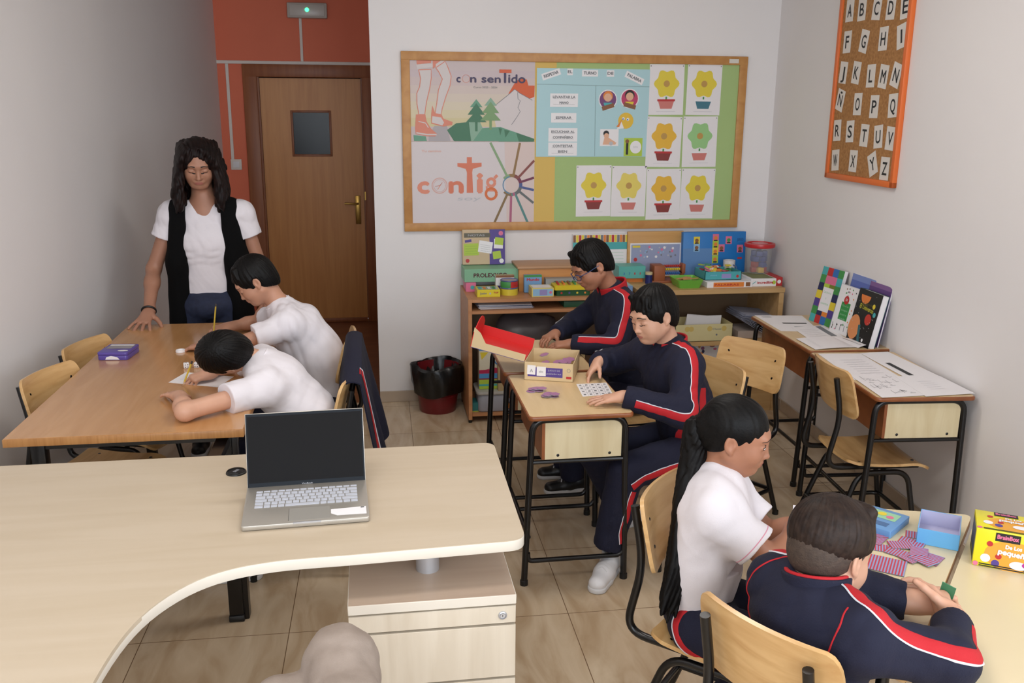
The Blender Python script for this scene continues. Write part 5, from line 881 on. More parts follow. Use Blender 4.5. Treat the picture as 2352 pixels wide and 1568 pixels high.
# ---------------------------------------------------------------- middle desk props
t = thing('puzzle_box', 'kraft cardboard puzzle box with its red-lined lid open on the middle desk', 'box', (0.745, 3.660, .7003), math.radians(-19)); KR = mat('kraft_box', (216, 188, 140), .55); RD = mat('box_lining_red', (226, 36, 34), .45)
g = G(); w_, d_, h_, q = .205, .235, .078, .003
for lo, hi in (((-w_ / 2, -d_ / 2, 0), (w_ / 2, -d_ / 2 + q, h_)), ((-w_ / 2, d_ / 2 - q, 0), (w_ / 2, d_ / 2, h_)), ((-w_ / 2, -d_ / 2, 0), (-w_ / 2 + q, d_ / 2, h_)), ((w_ / 2 - q, -d_ / 2, 0), (w_ / 2, d_ / 2, h_)), ((-w_ / 2, -d_ / 2, 0), (w_ / 2, d_ / 2, .003))): g.bb(lo, hi, KR, bev=.0006, seg=1)
p = Pic(g, frame((0, -d_ / 2, h_ / 2), (1, 0, 0), (0, 0, 1))); p.rect(-.088, -.022, .058, .018, PUR, 1); p.rect(-.09, -.014, -.055, .026, WHT, 2, rot=-.05); p.rect(-.05, -.018, -.012, .022, WHT, 2); p.text('A', -.072, -.004, .014, GREYINK, 3); p.text('abc', -.031, -.004, .010, GREYINK, 3); p.text('JUEGO DE', .022, .004, .007, LGREY, 2, w=.05); p.text('palabras', .022, -.010, .007, LGREY, 2, w=.06); p.rect(.073, -.026, .095, -.016, RED, 1); p.ring(.083, .010, .007, .0012, GREYINK, 1); g.out('box', t)
# lid: tray hinged along the left rim, thrown open to the left
Ml = Matrix.Translation((-w_ / 2 - .002, 0, .076)) @ Matrix.Rotation(math.radians(13), 4, 'Y'); LL = .235
g = G(); g.bb((-LL, -.108, 0), (0, .112, .003), RD, Ml); g.bb((-LL, -.108, -.0025), (0, .112, 0), PUR, Ml); g.bb((-LL, .109, 0), (0, .112, .045), RD, Ml); g.out('lid_panel', t)
g = G()
def sidewall(y_, h0, h1, m_in, m_out):
    g.prism([(-LL, 0), (0, 0), (0, h0), (-LL + .06, h0), (-LL + .03, h1 * .8), (-LL, h1)], 0, .0028, m_out, Ml @ Matrix.Translation((0, y_, 0)) @ Matrix.Rotation(PI / 2, 4, 'X'))
sidewall(-.107, .03, .085, RD, KR); g.out('lid_side', t)
g = G(); arc = [(-.11 + .22 * k / 12, .065 + .045 * math.sin(PI * k / 12)) for k in range(13)]; g.prism([(-.11, 0)] + arc + [(.11, 0)], 0, .003, RD, Ml @ Matrix.Translation((-LL, 0, 0)) @ Matrix.Rotation(PI / 2, 4, 'Z') @ Matrix.Rotation(PI / 2, 4, 'X')); g.out('lid_end', t)
g = G(); p = Pic(g, Ml @ Matrix.Translation((0, 0, .0032)), .0003); p.poly([(-.055, -.075), (-.015, -.07), (-.01, -.04), (-.045, -.045)], WHT, 1)
for k in range(6): p.strip([(-.2 + k * .012, -.085), (-.17 + k * .012, -.045)], .002, flat('print_rose', (240, 130, 120)), 1)
g.out('lid_print', t, smooth=False)
PU2 = mat('tile_mauve', (170, 110, 156), .5); PGY = mat('tile_grey_edge', (150, 146, 158), .5)
def tile():
    g = G(); h = [(.021 * math.cos(k * PI / 3), .021 * math.sin(k * PI / 3)) for k in range(6)]; g.prism(h, 0, .0018, PGY); g.prism([(x * .98, y * .98) for x, y in h], .0017, .0022, PU2); return g.out('puzzle_tile', smooth=False)
tl = tile(); random.seed(31); kk = 0
for (cx_, cy_), n_, lab, gr in (((.632, 3.425), 6, 'mauve hexagonal tile in the left stack on the middle desk', 'tiles of the left stack'), ((.668, 3.345), 6, 'mauve hexagonal tile in the right stack on the middle desk', 'tiles of the right stack')):
    for k in range(n_): c = tl if kk == 0 else copy_tree(tl); c.location = (cx_ + random.uniform(-.022, .022), cy_ + random.uniform(-.012, .012), .7003 + .0023 * k); c.rotation_euler = (0, 0, random.uniform(0, 3)); tag(c, lab, 'puzzle tile', gr); kk += 1
for k in range(9): c = copy_tree(tl); p_ = PM[bpy.data.objects['puzzle_box'].name] @ Vector((random.uniform(-.06, .07), random.uniform(-.08, .08), .035 + .003 * k)); c.location = p_; c.rotation_euler = (random.uniform(-.3, .3), random.uniform(-.3, .3), random.uniform(0, 3)); tag(c, 'mauve tile lying loose inside the open puzzle box', 'puzzle tile', 'tiles inside the puzzle box')
def dr_grid(pl):
    for k in range(1, 4): pl(R4(.03, k / 4 - .008, .97, k / 4 + .008), LGREY)
    for k in range(1, 5): pl(R4(k / 5 - .006, .03, k / 5 + .006, .97), LGREY)
    for j in range(4):
        for i in range(5): pl(R4(i / 5 + .06, j / 4 + .09, i / 5 + .14, j / 4 + .16), GREYINK)
psheet('white puzzle sheet under the hands of the boy at the middle desk', [(.800, 3.325), (.925, 3.335), (.940, 3.495), (.812, 3.492)], .7008, dr_grid, grp=None) if False else None
o = psheet('white puzzle sheet under the hands of the boy at the middle desk', [(.800, 3.325), (.925, 3.335), (.940, 3.495), (.812, 3.492)], .7008, dr_grid); del o['group']
# ---------------------------------------------------------------- oak table props
t = thing('pencil_tin', 'purple and white hinged tin on the oak table', 'tin', (-1.092, 4.0, .7503), math.radians(-6)); PT = mat('tin_purple', (92, 74, 170), .3)
g = G(); g.prism(rrect(.125, .15, .012), 0, .02, PT, bev=.002); p = Pic(g, frame((0, -.075, .01), (1, 0, 0), (0, 0, 1))); p.poly([(-.03, -.007), (-.025, .004), (-.005, .009), (.02, .004), (.03, -.007)], WHT, 1); g.out('tin_base', t)
g = G(); g.prism(rrect(.127, .152, .012), .0205, .034, PT, bev=.003); p = Pic(g, frame((0, 0, .034), (1, 0, 0), (0, 1, 0))); p.rect(-.05, -.01, .055, .06, flat('tin_grey', (150, 144, 150)), 1); p.circ(.035, -.045, .022, WHT, 2, ry=.012); p.rect(-.05, .04, .05, .06, WHT, 2); g.out('tin_lid', t)
t = thing('pencil_sharpener', 'small white ring-shaped sharpener cap alone in the middle of the oak table', 'sharpener', (-.844, 4.035, .7503)); g = G(); g.lathe([(0, .004), (.012, .004), (.014, .010), (.019, .010), (.021, .006), (.021, 0), (0, 0)], WHT, 24); g.out('cap', t)
for x_, y_, a_, lab in ((-.770, 3.765, .3, 'white die with dark pips, left of the two dice'), (-.728, 3.770, -.2, 'white die with dark pips, right of the two dice by the boy head')):
    g = G(); g.box((0, 0, .011), (.022, .022, .022), WHT, bev=.003); p = Pic(g, frame((0, -.011, .011), (1, 0, 0), (0, 0, 1))); [p.circ(sx * .005, sy * .005, .0022, BLK, 1, n=8) for sx in (-1, 1) for sy in (-1, 1)]; p = Pic(g, Matrix.Translation((0, 0, .022))); p.circ(0, 0, .003, BLK, 1, n=8); tag(place(g.out('die'), (x_, y_, .7503), a_), lab, 'die')
def dr_write(pl): dr_lines(5, .1, .6, .35, .85, GREYINK)(pl)
o = psheet('white writing sheet in front of the boy bent low over the oak table', [(-.80, 3.56), (-.60, 3.47), (-.56, 3.61), (-.76, 3.70)], .7505, dr_write); del o['group']
o = psheet('white sheet under the pencil of the upright writing boy', [(-.80, 4.10), (-.58, 4.05), (-.54, 4.25), (-.76, 4.32)], .7505, dr_lines(5, .1, .6, .35, .85)); del o['group']
# ---------------------------------------------------------------- jacket over the chair
NVY = mat('navy_tracksuit', (9, 13, 44), .85, bump=.25, bs=260); REDF = mat('red_tracksuit', (196, 16, 28), .8, bump=.2, bs=260); WPIP = mat('white_piping', (214, 214, 222), .7)
t = thing('jacket', 'navy tracksuit jacket with red stripe hung over the chair beside the oak table', 'jacket', (-.07, 3.68, .45))
def jk(u, v):
    """u 0 far .. 1 near, v 0 inside .. 1 outer hem"""
    yy = 4.00 - .66 * u; top = .820 - .040 * u + .02 * math.sin(u * PI)
    if v < .25: s_ = v / .25; x_ = -.155 + .03 * s_; z_ = top - .16 * (1 - s_)
    elif v < .4: s_ = (v - .25) / .15; x_ = -.125 + .070 * s_; z_ = top + .012 * math.sin(s_ * PI)
    else: s_ = (v - .4) / .6; x_ = -.055 + .09 * s_ + .016 * math.sin(u * 11 + s_ * 2) * s_ + .01 * math.sin(u * 23) * s_; z_ = top - (.46 + .05 * math.sin(u * 3)) * s_
    return Vector((x_, yy + .05 * (u - .5) * max(0, v - .4), z_))
g = G(); g.grid([[tuple(jk(i / 30, j / 30)) for i in range(31)] for j in range(31)], NVY, .006); g.out('jacket_body', t, world=True)
for nm, m_, u0, u1, off in (('red_stripe', REDF, .80, .87, .003), ('white_piping', WPIP, .785, .80, .004)):
    g = G(); g.grid([[tuple(jk(u_ - .10 * (j / 20), .38 + .6 * j / 20) + Vector((off, -.001, .001))) for u_ in (u0, (u0 + u1) / 2, u1)] for j in range(21)], m_, .002); g.out(nm, t, world=True)
# ---------------------------------------------------------------- sculpting engine: smooth unions of rounded limbs, meshed by surface nets
f32 = np.float32
def V3(p): return np.array(p, dtype=np.float64)
def nrm(v): v = V3(v); return v / (np.linalg.norm(v) + 1e-12)
def smin(a, b, k): h = np.maximum(k - np.abs(a - b), 0) / k; return np.minimum(a, b) - h * h * k * 0.25
def smax(a, b, k): h = np.maximum(k - np.abs(a - b), 0) / k; return np.maximum(a, b) + h * h * k * 0.25
class Sd:
    def __init__(s): s.p = []
    def cone(s, a, b, ra, rb, k=.02, flat=None, op='u'):
        """rounded limb from a to b; flat = (direction, factor > 1) thins it along that direction"""
        a = V3(a); b = V3(b); n = None
        if flat is not None: n, fac = nrm(flat[0]), flat[1]
        def fn(P):
            Q = P - a; B = b - a
            if n is not None: Q = Q + (fac - 1) * (Q @ n)[..., None] * n; B = B + (fac - 1) * (B @ n) * n
            t = np.clip((Q @ B) / max(B @ B, 1e-9), 0, 1); d = np.linalg.norm(Q - t[..., None] * B, axis=-1) - (ra + (rb - ra) * t)
            return d / (1 if n is None else (1 + fac) / 2)
        m = max(ra, rb) / (1 if n is None else min(1, fac)); s.p.append((op, fn, np.minimum(a, b) - m, np.maximum(a, b) + m, k)); return s
    def ell(s, c, r, R=None, k=.02, op='u'):
        c = V3(c); r = V3(r); R = np.eye(3) if R is None else np.array(R)      # R rows = axes
        def fn(P):
            Q = (P - c) @ R.T; k0 = np.linalg.norm(Q / r, axis=-1); k1 = np.linalg.norm(Q / (r * r), axis=-1); return k0 * (k0 - 1) / np.maximum(k1, 1e-6)
        m = max(r); s.p.append((op, fn, c - m, c + m, k)); return s
    def cut(s, p, n, k=.003, box=None):
        """remove everything on the side n points to"""
        p = V3(p); n = nrm(n); lo, hi = (None, None) if box is None else box
        s.p.append(('i', lambda P: (P - p) @ n, lo, hi, k)); return s
    def noise(s, amp, freq, seed=0, ridge=False, stretch=None):
        r = np.random.RandomState(seed); D = r.normal(size=(7, 3)); D /= np.linalg.norm(D, axis=1)[:, None]; ph = r.uniform(0, 6.28, 7); fr = freq * r.uniform(.6, 1.7, 7)
        if stretch is not None: sn, sf = nrm(stretch[0]), stretch[1]; D = D - (1 - sf) * (D @ sn)[:, None] * sn
        def fn(P):
            v = 0; w = np.sin(P @ D[0] * freq * .6 + ph[0]) * 1.2
            for i in range(1, 7): q = np.sin((P @ D[i]) * fr[i] + ph[i] + w); v = v + (1 - 2 * np.abs(q) if ridge else q)
            return v / 6 * amp
        s.p.append(('n', fn, None, None, 0)); return s
    def fnoise(s, fn): s.p.append(('n', fn, None, None, 0)); return s
    def bounds(s):
        L = [p for p in s.p if p[0] == 'u']; return np.min([p[2] for p in L], 0), np.max([p[3] for p in L], 0)
    def at(s, P):
        D = np.full(P.shape[:-1], 1.0)
        for op, fn, lo, hi, k in s.p:
            if op == 'u': D = smin(D, fn(P), k)
            elif op == 's': D = smax(D, -fn(P), k)
            elif op == 'i':
                if lo is None: D = smax(D, fn(P), k)
                else: m = np.all((P > lo) & (P < hi), -1); D = np.where(m, smax(D, fn(P), k), D)
            else: D = D + fn(P)
        return D
    def mesh(s, h):
        lo, hi = s.bounds(); lo = lo - 3 * h - .012; hi = hi + 3 * h + .012; n = np.ceil((hi - lo) / h).astype(int) + 1
        ax = [lo[i] + h * np.arange(n[i]) for i in range(3)]; D = np.full(n, .25, dtype=f32)
        for op, fn, a, b, k in s.p:
            if a is not None and op != 'n':
                m = k + .02 + 2 * h; i0 = np.clip(np.floor((a - m - lo) / h).astype(int), 0, n); i1 = np.clip(np.ceil((b + m - lo) / h).astype(int) + 1, 0, n)
            else: i0 = np.zeros(3, int); i1 = n
            if np.any(i1 <= i0): continue
            sl = tuple(slice(i0[j], i1[j]) for j in range(3)); sub = D[sl]
            if op in 'ni':
                msk = np.abs(sub) < (.04 if op == 'n' else 1)
                if op == 'i': msk = sub < .06
                idx = np.nonzero(msk)
                if len(idx[0]) == 0: continue
                P = np.stack([ax[j][i0[j] + idx[j]] for j in range(3)], -1); v = fn(P)
                if op == 'n': sub[idx] = sub[idx] + v
                else:
                    if a is not None: ok = np.all((P > a) & (P < b), -1); v = np.where(ok, v, -1)
                    sub[idx] = smax(sub[idx], v, k)
            else:
                P = np.stack(np.meshgrid(*[ax[j][sl[j]] for j in range(3)], indexing='ij'), -1); v = fn(P)
                sub[...] = smin(sub, v, k) if op == 'u' else smax(sub, -v, k)
        return nets(D, h, lo)
def nets(D, h, lo):
    S = D < 0; n = D.shape; c = [n[0] - 1, n[1] - 1, n[2] - 1]
    cnt = np.zeros(c, np.int8)
    for i in (0, 1):
        for j in (0, 1):
            for k in (0, 1): cnt += S[i:c[0] + i, j:c[1] + j, k:c[2] + k]
    A = np.nonzero((cnt > 0) & (cnt < 8)); N = len(A[0]); idm = np.full(c, -1, np.int32); idm[A] = np.arange(N)
    cor = {(i, j, k): D[A[0] + i, A[1] + j, A[2] + k] for i in (0, 1) for j in (0, 1) for k in (0, 1)}; acc = np.zeros((N, 3)); w = np.zeros(N)
    for axn in range(3):
        for u in (0, 1):
            for v in (0, 1):
                a = [0, 0, 0]; o = [q for q in range(3) if q != axn]; a[o[0]] = u; a[o[1]] = v; b = list(a); b[axn] = 1; da = cor[tuple(a)]; db = cor[tuple(b)]; m = (da < 0) != (db < 0)
                t = np.where(m, da / np.where(m, da - db, 1), 0); P = np.zeros((N, 3)); P[:, o[0]] = u; P[:, o[1]] = v; P[:, axn] = t; acc += P * m[:, None]; w += m
    Vt = (acc / w[:, None] + np.stack(A, -1)) * h + lo; F = []
    for axn in range(3):
        o = [q for q in range(3) if q != axn]; sa = [slice(None)] * 3; sb = [slice(None)] * 3; sa[axn] = slice(0, -1); sb[axn] = slice(1, None); a = S[tuple(sa)]; b = S[tuple(sb)]; E = np.nonzero(a != b); E = np.stack(E, -1)
        ok = (E[:, o[0]] > 0) & (E[:, o[1]] > 0) & (E[:, o[0]] < n[o[0]] - 1) & (E[:, o[1]] < n[o[1]] - 1); E = E[ok]; q = []
        for du, dv in ((1, 1), (0, 1), (0, 0), (1, 0)): G_ = E.copy(); G_[:, o[0]] -= du; G_[:, o[1]] -= dv; q.append(idm[G_[:, 0], G_[:, 1], G_[:, 2]])
        q = np.stack(q, -1); ins = a[E[:, 0], E[:, 1], E[:, 2]]
        if axn == 1: ins = ~ins
        q[~ins] = q[~ins][:, ::-1]; F.append(q)
    return Vt, np.concatenate(F)
def np_mesh(name, parts, mats, parent, mids=None):
    """parts: list of (verts, quads, material index or per-face array)"""
    off = 0; VV, FF, MM = [], [], []
    for v, f, m in parts: VV.append(v); FF.append(f + off); MM.append(np.full(len(f), m, np.int32) if np.isscalar(m) else m.astype(np.int32)); off += len(v)
    V_ = np.concatenate(VV); F_ = np.concatenate(FF); M_ = np.concatenate(MM)
    inv = np.array(PM[parent.name].inverted()); V_ = V_ @ inv[:3, :3].T + inv[:3, 3]
    me = bpy.data.meshes.new(name); me.vertices.add(len(V_)); me.vertices.foreach_set('co', V_.astype(f32).ravel()); me.loops.add(F_.size); me.loops.foreach_set('vertex_index', F_.ravel().astype(np.int32)); me.polygons.add(len(F_)); me.polygons.foreach_set('loop_start', np.arange(0, F_.size, 4, dtype=np.int32)); me.polygons.foreach_set('use_smooth', np.ones(len(F_), bool)); me.update(calc_edges=True)
    for m in mats: me.materials.append(m)
    me.polygons.foreach_set('material_index', M_); me.update(); o = bpy.data.objects.new(name, me); COL.objects.link(o); o.parent = parent; return o
def grad(sd, P, e=.0015):
    g_ = np.stack([sd.at(P + V3((e, 0, 0))) - sd.at(P - V3((e, 0, 0))), sd.at(P + V3((0, e, 0))) - sd.at(P - V3((0, e, 0))), sd.at(P + V3((0, 0, e))) - sd.at(P - V3((0, 0, e)))], -1) / (2 * e)
    return g_
def project(sd, P, off=0.0, it=7):
    for _ in range(it): g_ = grad(sd, P); d = sd.at(P) - off; P = P - (d / np.maximum((g_ * g_).sum(-1), .09))[:, None] * g_ * .9
    g_ = grad(sd, P); return P, g_ / (np.linalg.norm(g_, axis=-1)[:, None] + 1e-9)
def resample(pts, n):
    P = np.array(pts, float)
    # catmull-rom
    out_ = []; K = len(P)
    for q in np.linspace(0, K - 1, n):
        i = min(int(q), K - 2); t = q - i; p0 = P[max(i - 1, 0)]; p1 = P[i]; p2 = P[i + 1]; p3 = P[min(i + 2, K - 1)]
        out_.append(.5 * ((2 * p1) + (-p0 + p2) * t + (2 * p0 - 5 * p1 + 4 * p2 - p3) * t * t + (-p0 + 3 * p1 - 3 * p2 + p3) * t ** 3))
    return np.array(out_)
def ribbon(sd, pts, width, off=.0016, n=48, cols=5, shift=0.0):
    """strip lying on the surface of sd along pts; returns verts, quads"""
    C = resample(pts, n); C, Nn = project(sd, C, off)
    for _ in range(6 if n > 30 else 0): C[1:-1] = (C[:-2] + 2 * C[1:-1] + C[2:]) / 4; Nn[1:-1] = (Nn[:-2] + 2 * Nn[1:-1] + Nn[2:]) / 4
    T = np.gradient(C, axis=0); T /= np.linalg.norm(T, axis=1)[:, None] + 1e-9; B = np.cross(T, Nn); B /= np.linalg.norm(B, axis=1)[:, None] + 1e-9
    wd = width if not callable(width) else np.array([width(i / (n - 1)) for i in range(n)])[:, None]
    rows = []
    for j in range(cols):
        o_ = ((j / (cols - 1)) - .5); P, _ = project(sd, C + B * (o_ * wd + shift), off * (1 if 0 < j < cols - 1 else .2), it=4); rows.append(P)
    V_ = np.stack(rows, 1).reshape(-1, 3); F_ = []
    for i in range(n - 1):
        for j in range(cols - 1): a = i * cols + j; F_.append((a, a + 1, a + cols + 1, a + cols))
    return V_, np.array(F_)
# ---------------------------------------------------------------- anatomy
class Head:
    """local axes: x forward, y to the person's left, z up; s = scale (1 = adult)"""
    def __init__(s, c, fwd, up, sc):
        s.c = V3(c); s.x = nrm(fwd); u = V3(up); s.z = nrm(u - s.x * (u @ s.x)); s.y = np.cross(s.z, s.x); s.s = sc; s.R = np.array([s.x, s.y, s.z])
    def w(s, p): return s.c + s.s * (p[0] * s.x + p[1] * s.y + p[2] * s.z)
    def cone(s, sd, a, b, ra, rb, k=.01, **kw): sd.cone(s.w(a), s.w(b), ra * s.s, rb * s.s, k * s.s, **kw)
    def ell(s, sd, c, r, k=.01, op='u', tilt=0, yaw=0):
        R = s.R
        if tilt: ct, st = math.cos(tilt), math.sin(tilt); R = np.array([ct * s.x + st * s.z, s.y, -st * s.x + ct * s.z])
        if yaw: ct, st = math.cos(yaw), math.sin(yaw); R = np.array([ct * R[0] + st * R[1], -st * R[0] + ct * R[1], R[2]])
        sd.ell(s.w(c), [q * s.s for q in r], R, k * s.s, op)
def head_sdf(sd, h, child=True, neck=None, neck_r=.046):
    e = h.ell; cb = 1.0 if child else 0.0
    e(sd, (-.012, 0, .034), (.096, .076, .088), .02); e(sd, (.012, 0, .010), (.080, .068, .085), .02)
    e(sd, (.030, 0, -.035), (.060, .052 + .004 * cb, .060), .03); e(sd, (.066, 0, -.080), (.022, .022, .019), .03)     # jaw, chin
    for q in (-1, 1):
        e(sd, (.050, q * .036, -.028), (.034, .028, .034), .02)                                                      # cheeks
        h.cone(sd, (.000, q * .058, -.045), (.055, q * .028, -.080), .016, .014, .03)                                   # jaw line
    h.cone(sd, (.083, -.032, .030), (.083, .032, .030), .011, .011, .02)                                             # brow
    for q in (-1, 1): e(sd, (.101, q * .031, .008), (.018, .019, .013), .014, op='s')
    for q in (-1, 1): e(sd, (.077, q * .031, .006), (.014, .0165, .012), .003)                                         # lids over the eyes
    h.cone(sd, (.088, 0, .012), (.103 - .004 * cb, 0, -.024), .0065, .0095, .010); e(sd, (.103 - .003 * cb, 0, -.027), (.012, .011, .009), .006)
    for q in (-1, 1): e(sd, (.094, q * .0115, -.030), (.009, .007, .0065), .005)
    e(sd, (.084, 0, -.050), (.014, .026, .014), .012)                                                                # mouth mound
    h.cone(sd, (.091, -.016, -.0495), (.091, .016, -.0495), .0042, .0042, .004); e(sd, (.0945, 0, -.0485), (.005, .010, .004), .004); h.cone(sd, (.090, -.013, -.0585), (.090, .013, -.0585), .005, .005, .004)
    h.cone(sd, (.099, -.020, -.0538), (.099, .020, -.0538), .0016, .0016, .003, op='s')
    for q in (-1, 1):                                                                                               # ears
        yw = q * .35
        e(sd, (-.006, q * .0775, -.001), (.0175, .0065, .0275), .005, tilt=.14, yaw=-yw * .7); e(sd, (-.003, q * .0835, .003), (.0100, .0055, .0165), .004, op='s', tilt=.14, yaw=-yw * .7)
        h.cone(sd, (-.001, q * .0775, -.021), (.003, q * .075, -.027), .0065, .006, .004); e(sd, (.006, q * .076, -.005), (.004, .004, .007), .003)
    if neck is not None: sd.cone(h.w((-.028, 0, -.045)), neck, neck_r, neck_r * 1.08, .03)
def hand_sdf(sd, W, F, N, S, sc=1.0, curl=(.25, .35, .3), thumb=(.75, .3), spread=.10, curls=None, tk=.0035):
    """W wrist, F towards the fingers, N out of the palm, S towards the thumb side"""
    W = V3(W); F = nrm(F); S = nrm(V3(S) - F * (V3(S) @ F)); N_ = nrm(V3(N) - F * (V3(N) @ F)); N = nrm(np.cross(F, S)) ; N = N if N @ N_ > 0 else -N
    q = lambda a, b, c: W + sc * (a * F + b * S + c * N)
    sd.cone(q(-.02, 0, 0), q(.02, 0, 0), .026 * sc, .029 * sc, .02, flat=(N, 1.35))
    sd.cone(q(.03, .014, 0), q(.084, .024, 0), .019 * sc, .0155 * sc, .014, flat=(N, 1.25)); sd.cone(q(.03, -.012, 0), q(.080, -.026, 0), .019 * sc, .0145 * sc, .014, flat=(N, 1.25)); sd.cone(q(.02, 0, 0), q(.082, 0, -.001), .022 * sc, .017 * sc, .014, flat=(N, 1.3))
    base = [(.088, .029), (.092, .0095), (.089, -.0105), (.081, -.029)]; Ls = [.071, .079, .073, .057]; rr = [.0085, .0088, .0083, .0073]
    for i in range(4):
        cu = (curls[i] if curls else curl); p = q(base[i][0] - .012, base[i][1], -.001); ang = 0; sp = spread * (1.5 - i) / 1.5 * .9
        D0 = nrm(F + S * sp); r0 = rr[i] * sc
        for j, fr in enumerate((.46, .30, .24)):
            ang += cu[j]; d = D0 * math.cos(ang) + N * math.sin(ang); L_ = Ls[i] * fr * sc + (.012 * sc if j == 0 else 0); p2 = p + d * L_; r1 = r0 * .92; sd.cone(p, p2, r0 * (1.06 if j else 1), r1, tk); p = p2; r0 = r1
    p = q(.018, .018, .004); d = nrm(F * .62 + S * thumb[0] + N * thumb[1]); p2 = p + d * .040 * sc; sd.cone(p, p2, .0155 * sc, .0115 * sc, .010)
    d = nrm(d + F * .35 + N * .12); p3 = p2 + d * .032 * sc; sd.cone(p2, p3, .0112 * sc, .0098 * sc, .004); d = nrm(d + F * .2 + N * .1); sd.cone(p3, p3 + d * .022 * sc, .0098 * sc, .0078 * sc, .004)
def lerp(a, b, t): return V3(a) * (1 - t) + V3(b) * t
def limb_skin(sd, S, E, W, r):
    sd.cone(S, E, r[0], r[1], .02); sd.cone(E, lerp(E, W, .35), r[1] * .98, r[1] * 1.02, .02); sd.cone(lerp(E, W, .3), W, r[1] * 1.0, r[2], .02)
# skin, hair, cloth materials
def skin(name, rgb, rough=.5):
    m = mat(name, rgb, rough, kind='noise', rgb2=tuple(int(c * .95) for c in rgb), s=14); b = m.node_tree.nodes['Principled BSDF']; b.inputs['Subsurface Weight'].default_value = .12; b.inputs['Subsurface Radius'].default_value = (.6, .25, .15); b.inputs['Subsurface Scale'].default_value = .012; return m
def hairm(name, rgb, rgb2, rough=.5): return mat(name, rgb, rough, kind='noise', rgb2=rgb2, s=60, bump=.2, bs=160, spec=.18)
HB = hairm('black_hair', (7, 6, 6), (12, 10, 10)); HD = hairm('dark_brown_hair', (32, 22, 19), (52, 38, 31)); HW = hairm('dark_auburn_hair', (15, 9, 9), (32, 16, 14))
POLO = mat('white_polo_cotton', (228, 222, 228), .85, bump=.15, bs=420, sheen=0); PINKT = mat('pink_hem_stitch', (224, 150, 172), .8)
BROW = mat('eyebrow_hair', (40, 28, 24), .8); LASH = mat('lash_line', (34, 22, 20), .7); LIPC = mat('lips_rose', (176, 92, 84), .5); EYEW = mat('eye_white', (226, 218, 212), .25); IRIS = mat('iris_brown', (48, 28, 18), .15); NAILC = mat('pale_nail_polish', (226, 206, 196), .3)
def face_bits(sd, h, par, brow=BROW, lips=LIPC, look='down', bw=.0065, lw=.0036):
    for q in (-1, 1):
        v, f = ribbon(sd, [h.w((.098, q * .014, .0315)), h.w((.095, q * .030, .0345)), h.w((.078, q * .050, .026))], lambda t: h.s * bw * (1 - .6 * t), .0012, 14, 3); np_mesh('eyebrow', [(v, f, 0)], [brow], par)
        z0 = -.002 if look == 'down' else .001
        v, f = ribbon(sd, [h.w((.095, q * .016, z0 + .001)), h.w((.097, q * .030, z0 - .001)), h.w((.088, q * .046, z0 + .002))], h.s * (lw if look == 'down' else .0018), .0012, 14, 3); np_mesh('eyelashes', [(v, f, 0)], [LASH], par)
        if look == 'open':
            v, f = ribbon(sd, [h.w((.095, q * .019, .006)), h.w((.097, q * .031, .0065)), h.w((.088, q * .043, .006))], lambda t: h.s * .0070 * math.sin(PI * min(max(t, .08), .92)), .0008, 16, 5); np_mesh('eye_white', [(v, f, 0)], [EYEW], par)
            v, f = ribbon(sd, [h.w((.097, q * .031 + -.0050, .0055)), h.w((.097, q * .031 + .0050, .0055))], lambda t: h.s * .0080 * math.sin(PI * min(max(t, .15), .85)), .0014, 8, 5); np_mesh('iris', [(v, f, 0)], [IRIS], par)
            v, f = ribbon(sd, [h.w((.095, q * .016, .008)), h.w((.097, q * .030, .0125)), h.w((.088, q * .046, .009))], h.s * .0026, .0014, 14, 3); np_mesh('eyelashes', [(v, f, 0)], [LASH], par)
    v1, f1 = ribbon(sd, [h.w((.096, -.021, -.053)), h.w((.102, 0, -.0500)), h.w((.096, .021, -.053))], lambda t: h.s * (.0015 + .005 * math.sin(PI * t)), .0005, 18, 4); v2, f2 = ribbon(sd, [h.w((.094, -.019, -.0555)), h.w((.100, 0, -.0590)), h.w((.094, .019, -.0555))], lambda t: h.s * (.0015 + .006 * math.sin(PI * t)), .0005, 18, 4)
    np_mesh('lips', [(v1, f1, 0), (v2, f2, 0)], [lips], par)
def strands(h, crown, amp=.0018, n1=34, n2=57, ph=0.0):
    cr = V3(crown)
    def fn(P):
        L = ((P - h.c) / h.s) @ h.R.T; d = L - cr; u = np.arctan2(d[..., 1], -d[..., 0] + 1e-6); v = np.linalg.norm(d, axis=-1)
        return h.s * amp * (.6 * np.sin(u * n1 + 9 * v + ph + 2 * np.sin(u * 7)) + .4 * np.sin(u * n2 - 22 * v + 2 * np.sin(u * 5 + v * 12)))
    return fn
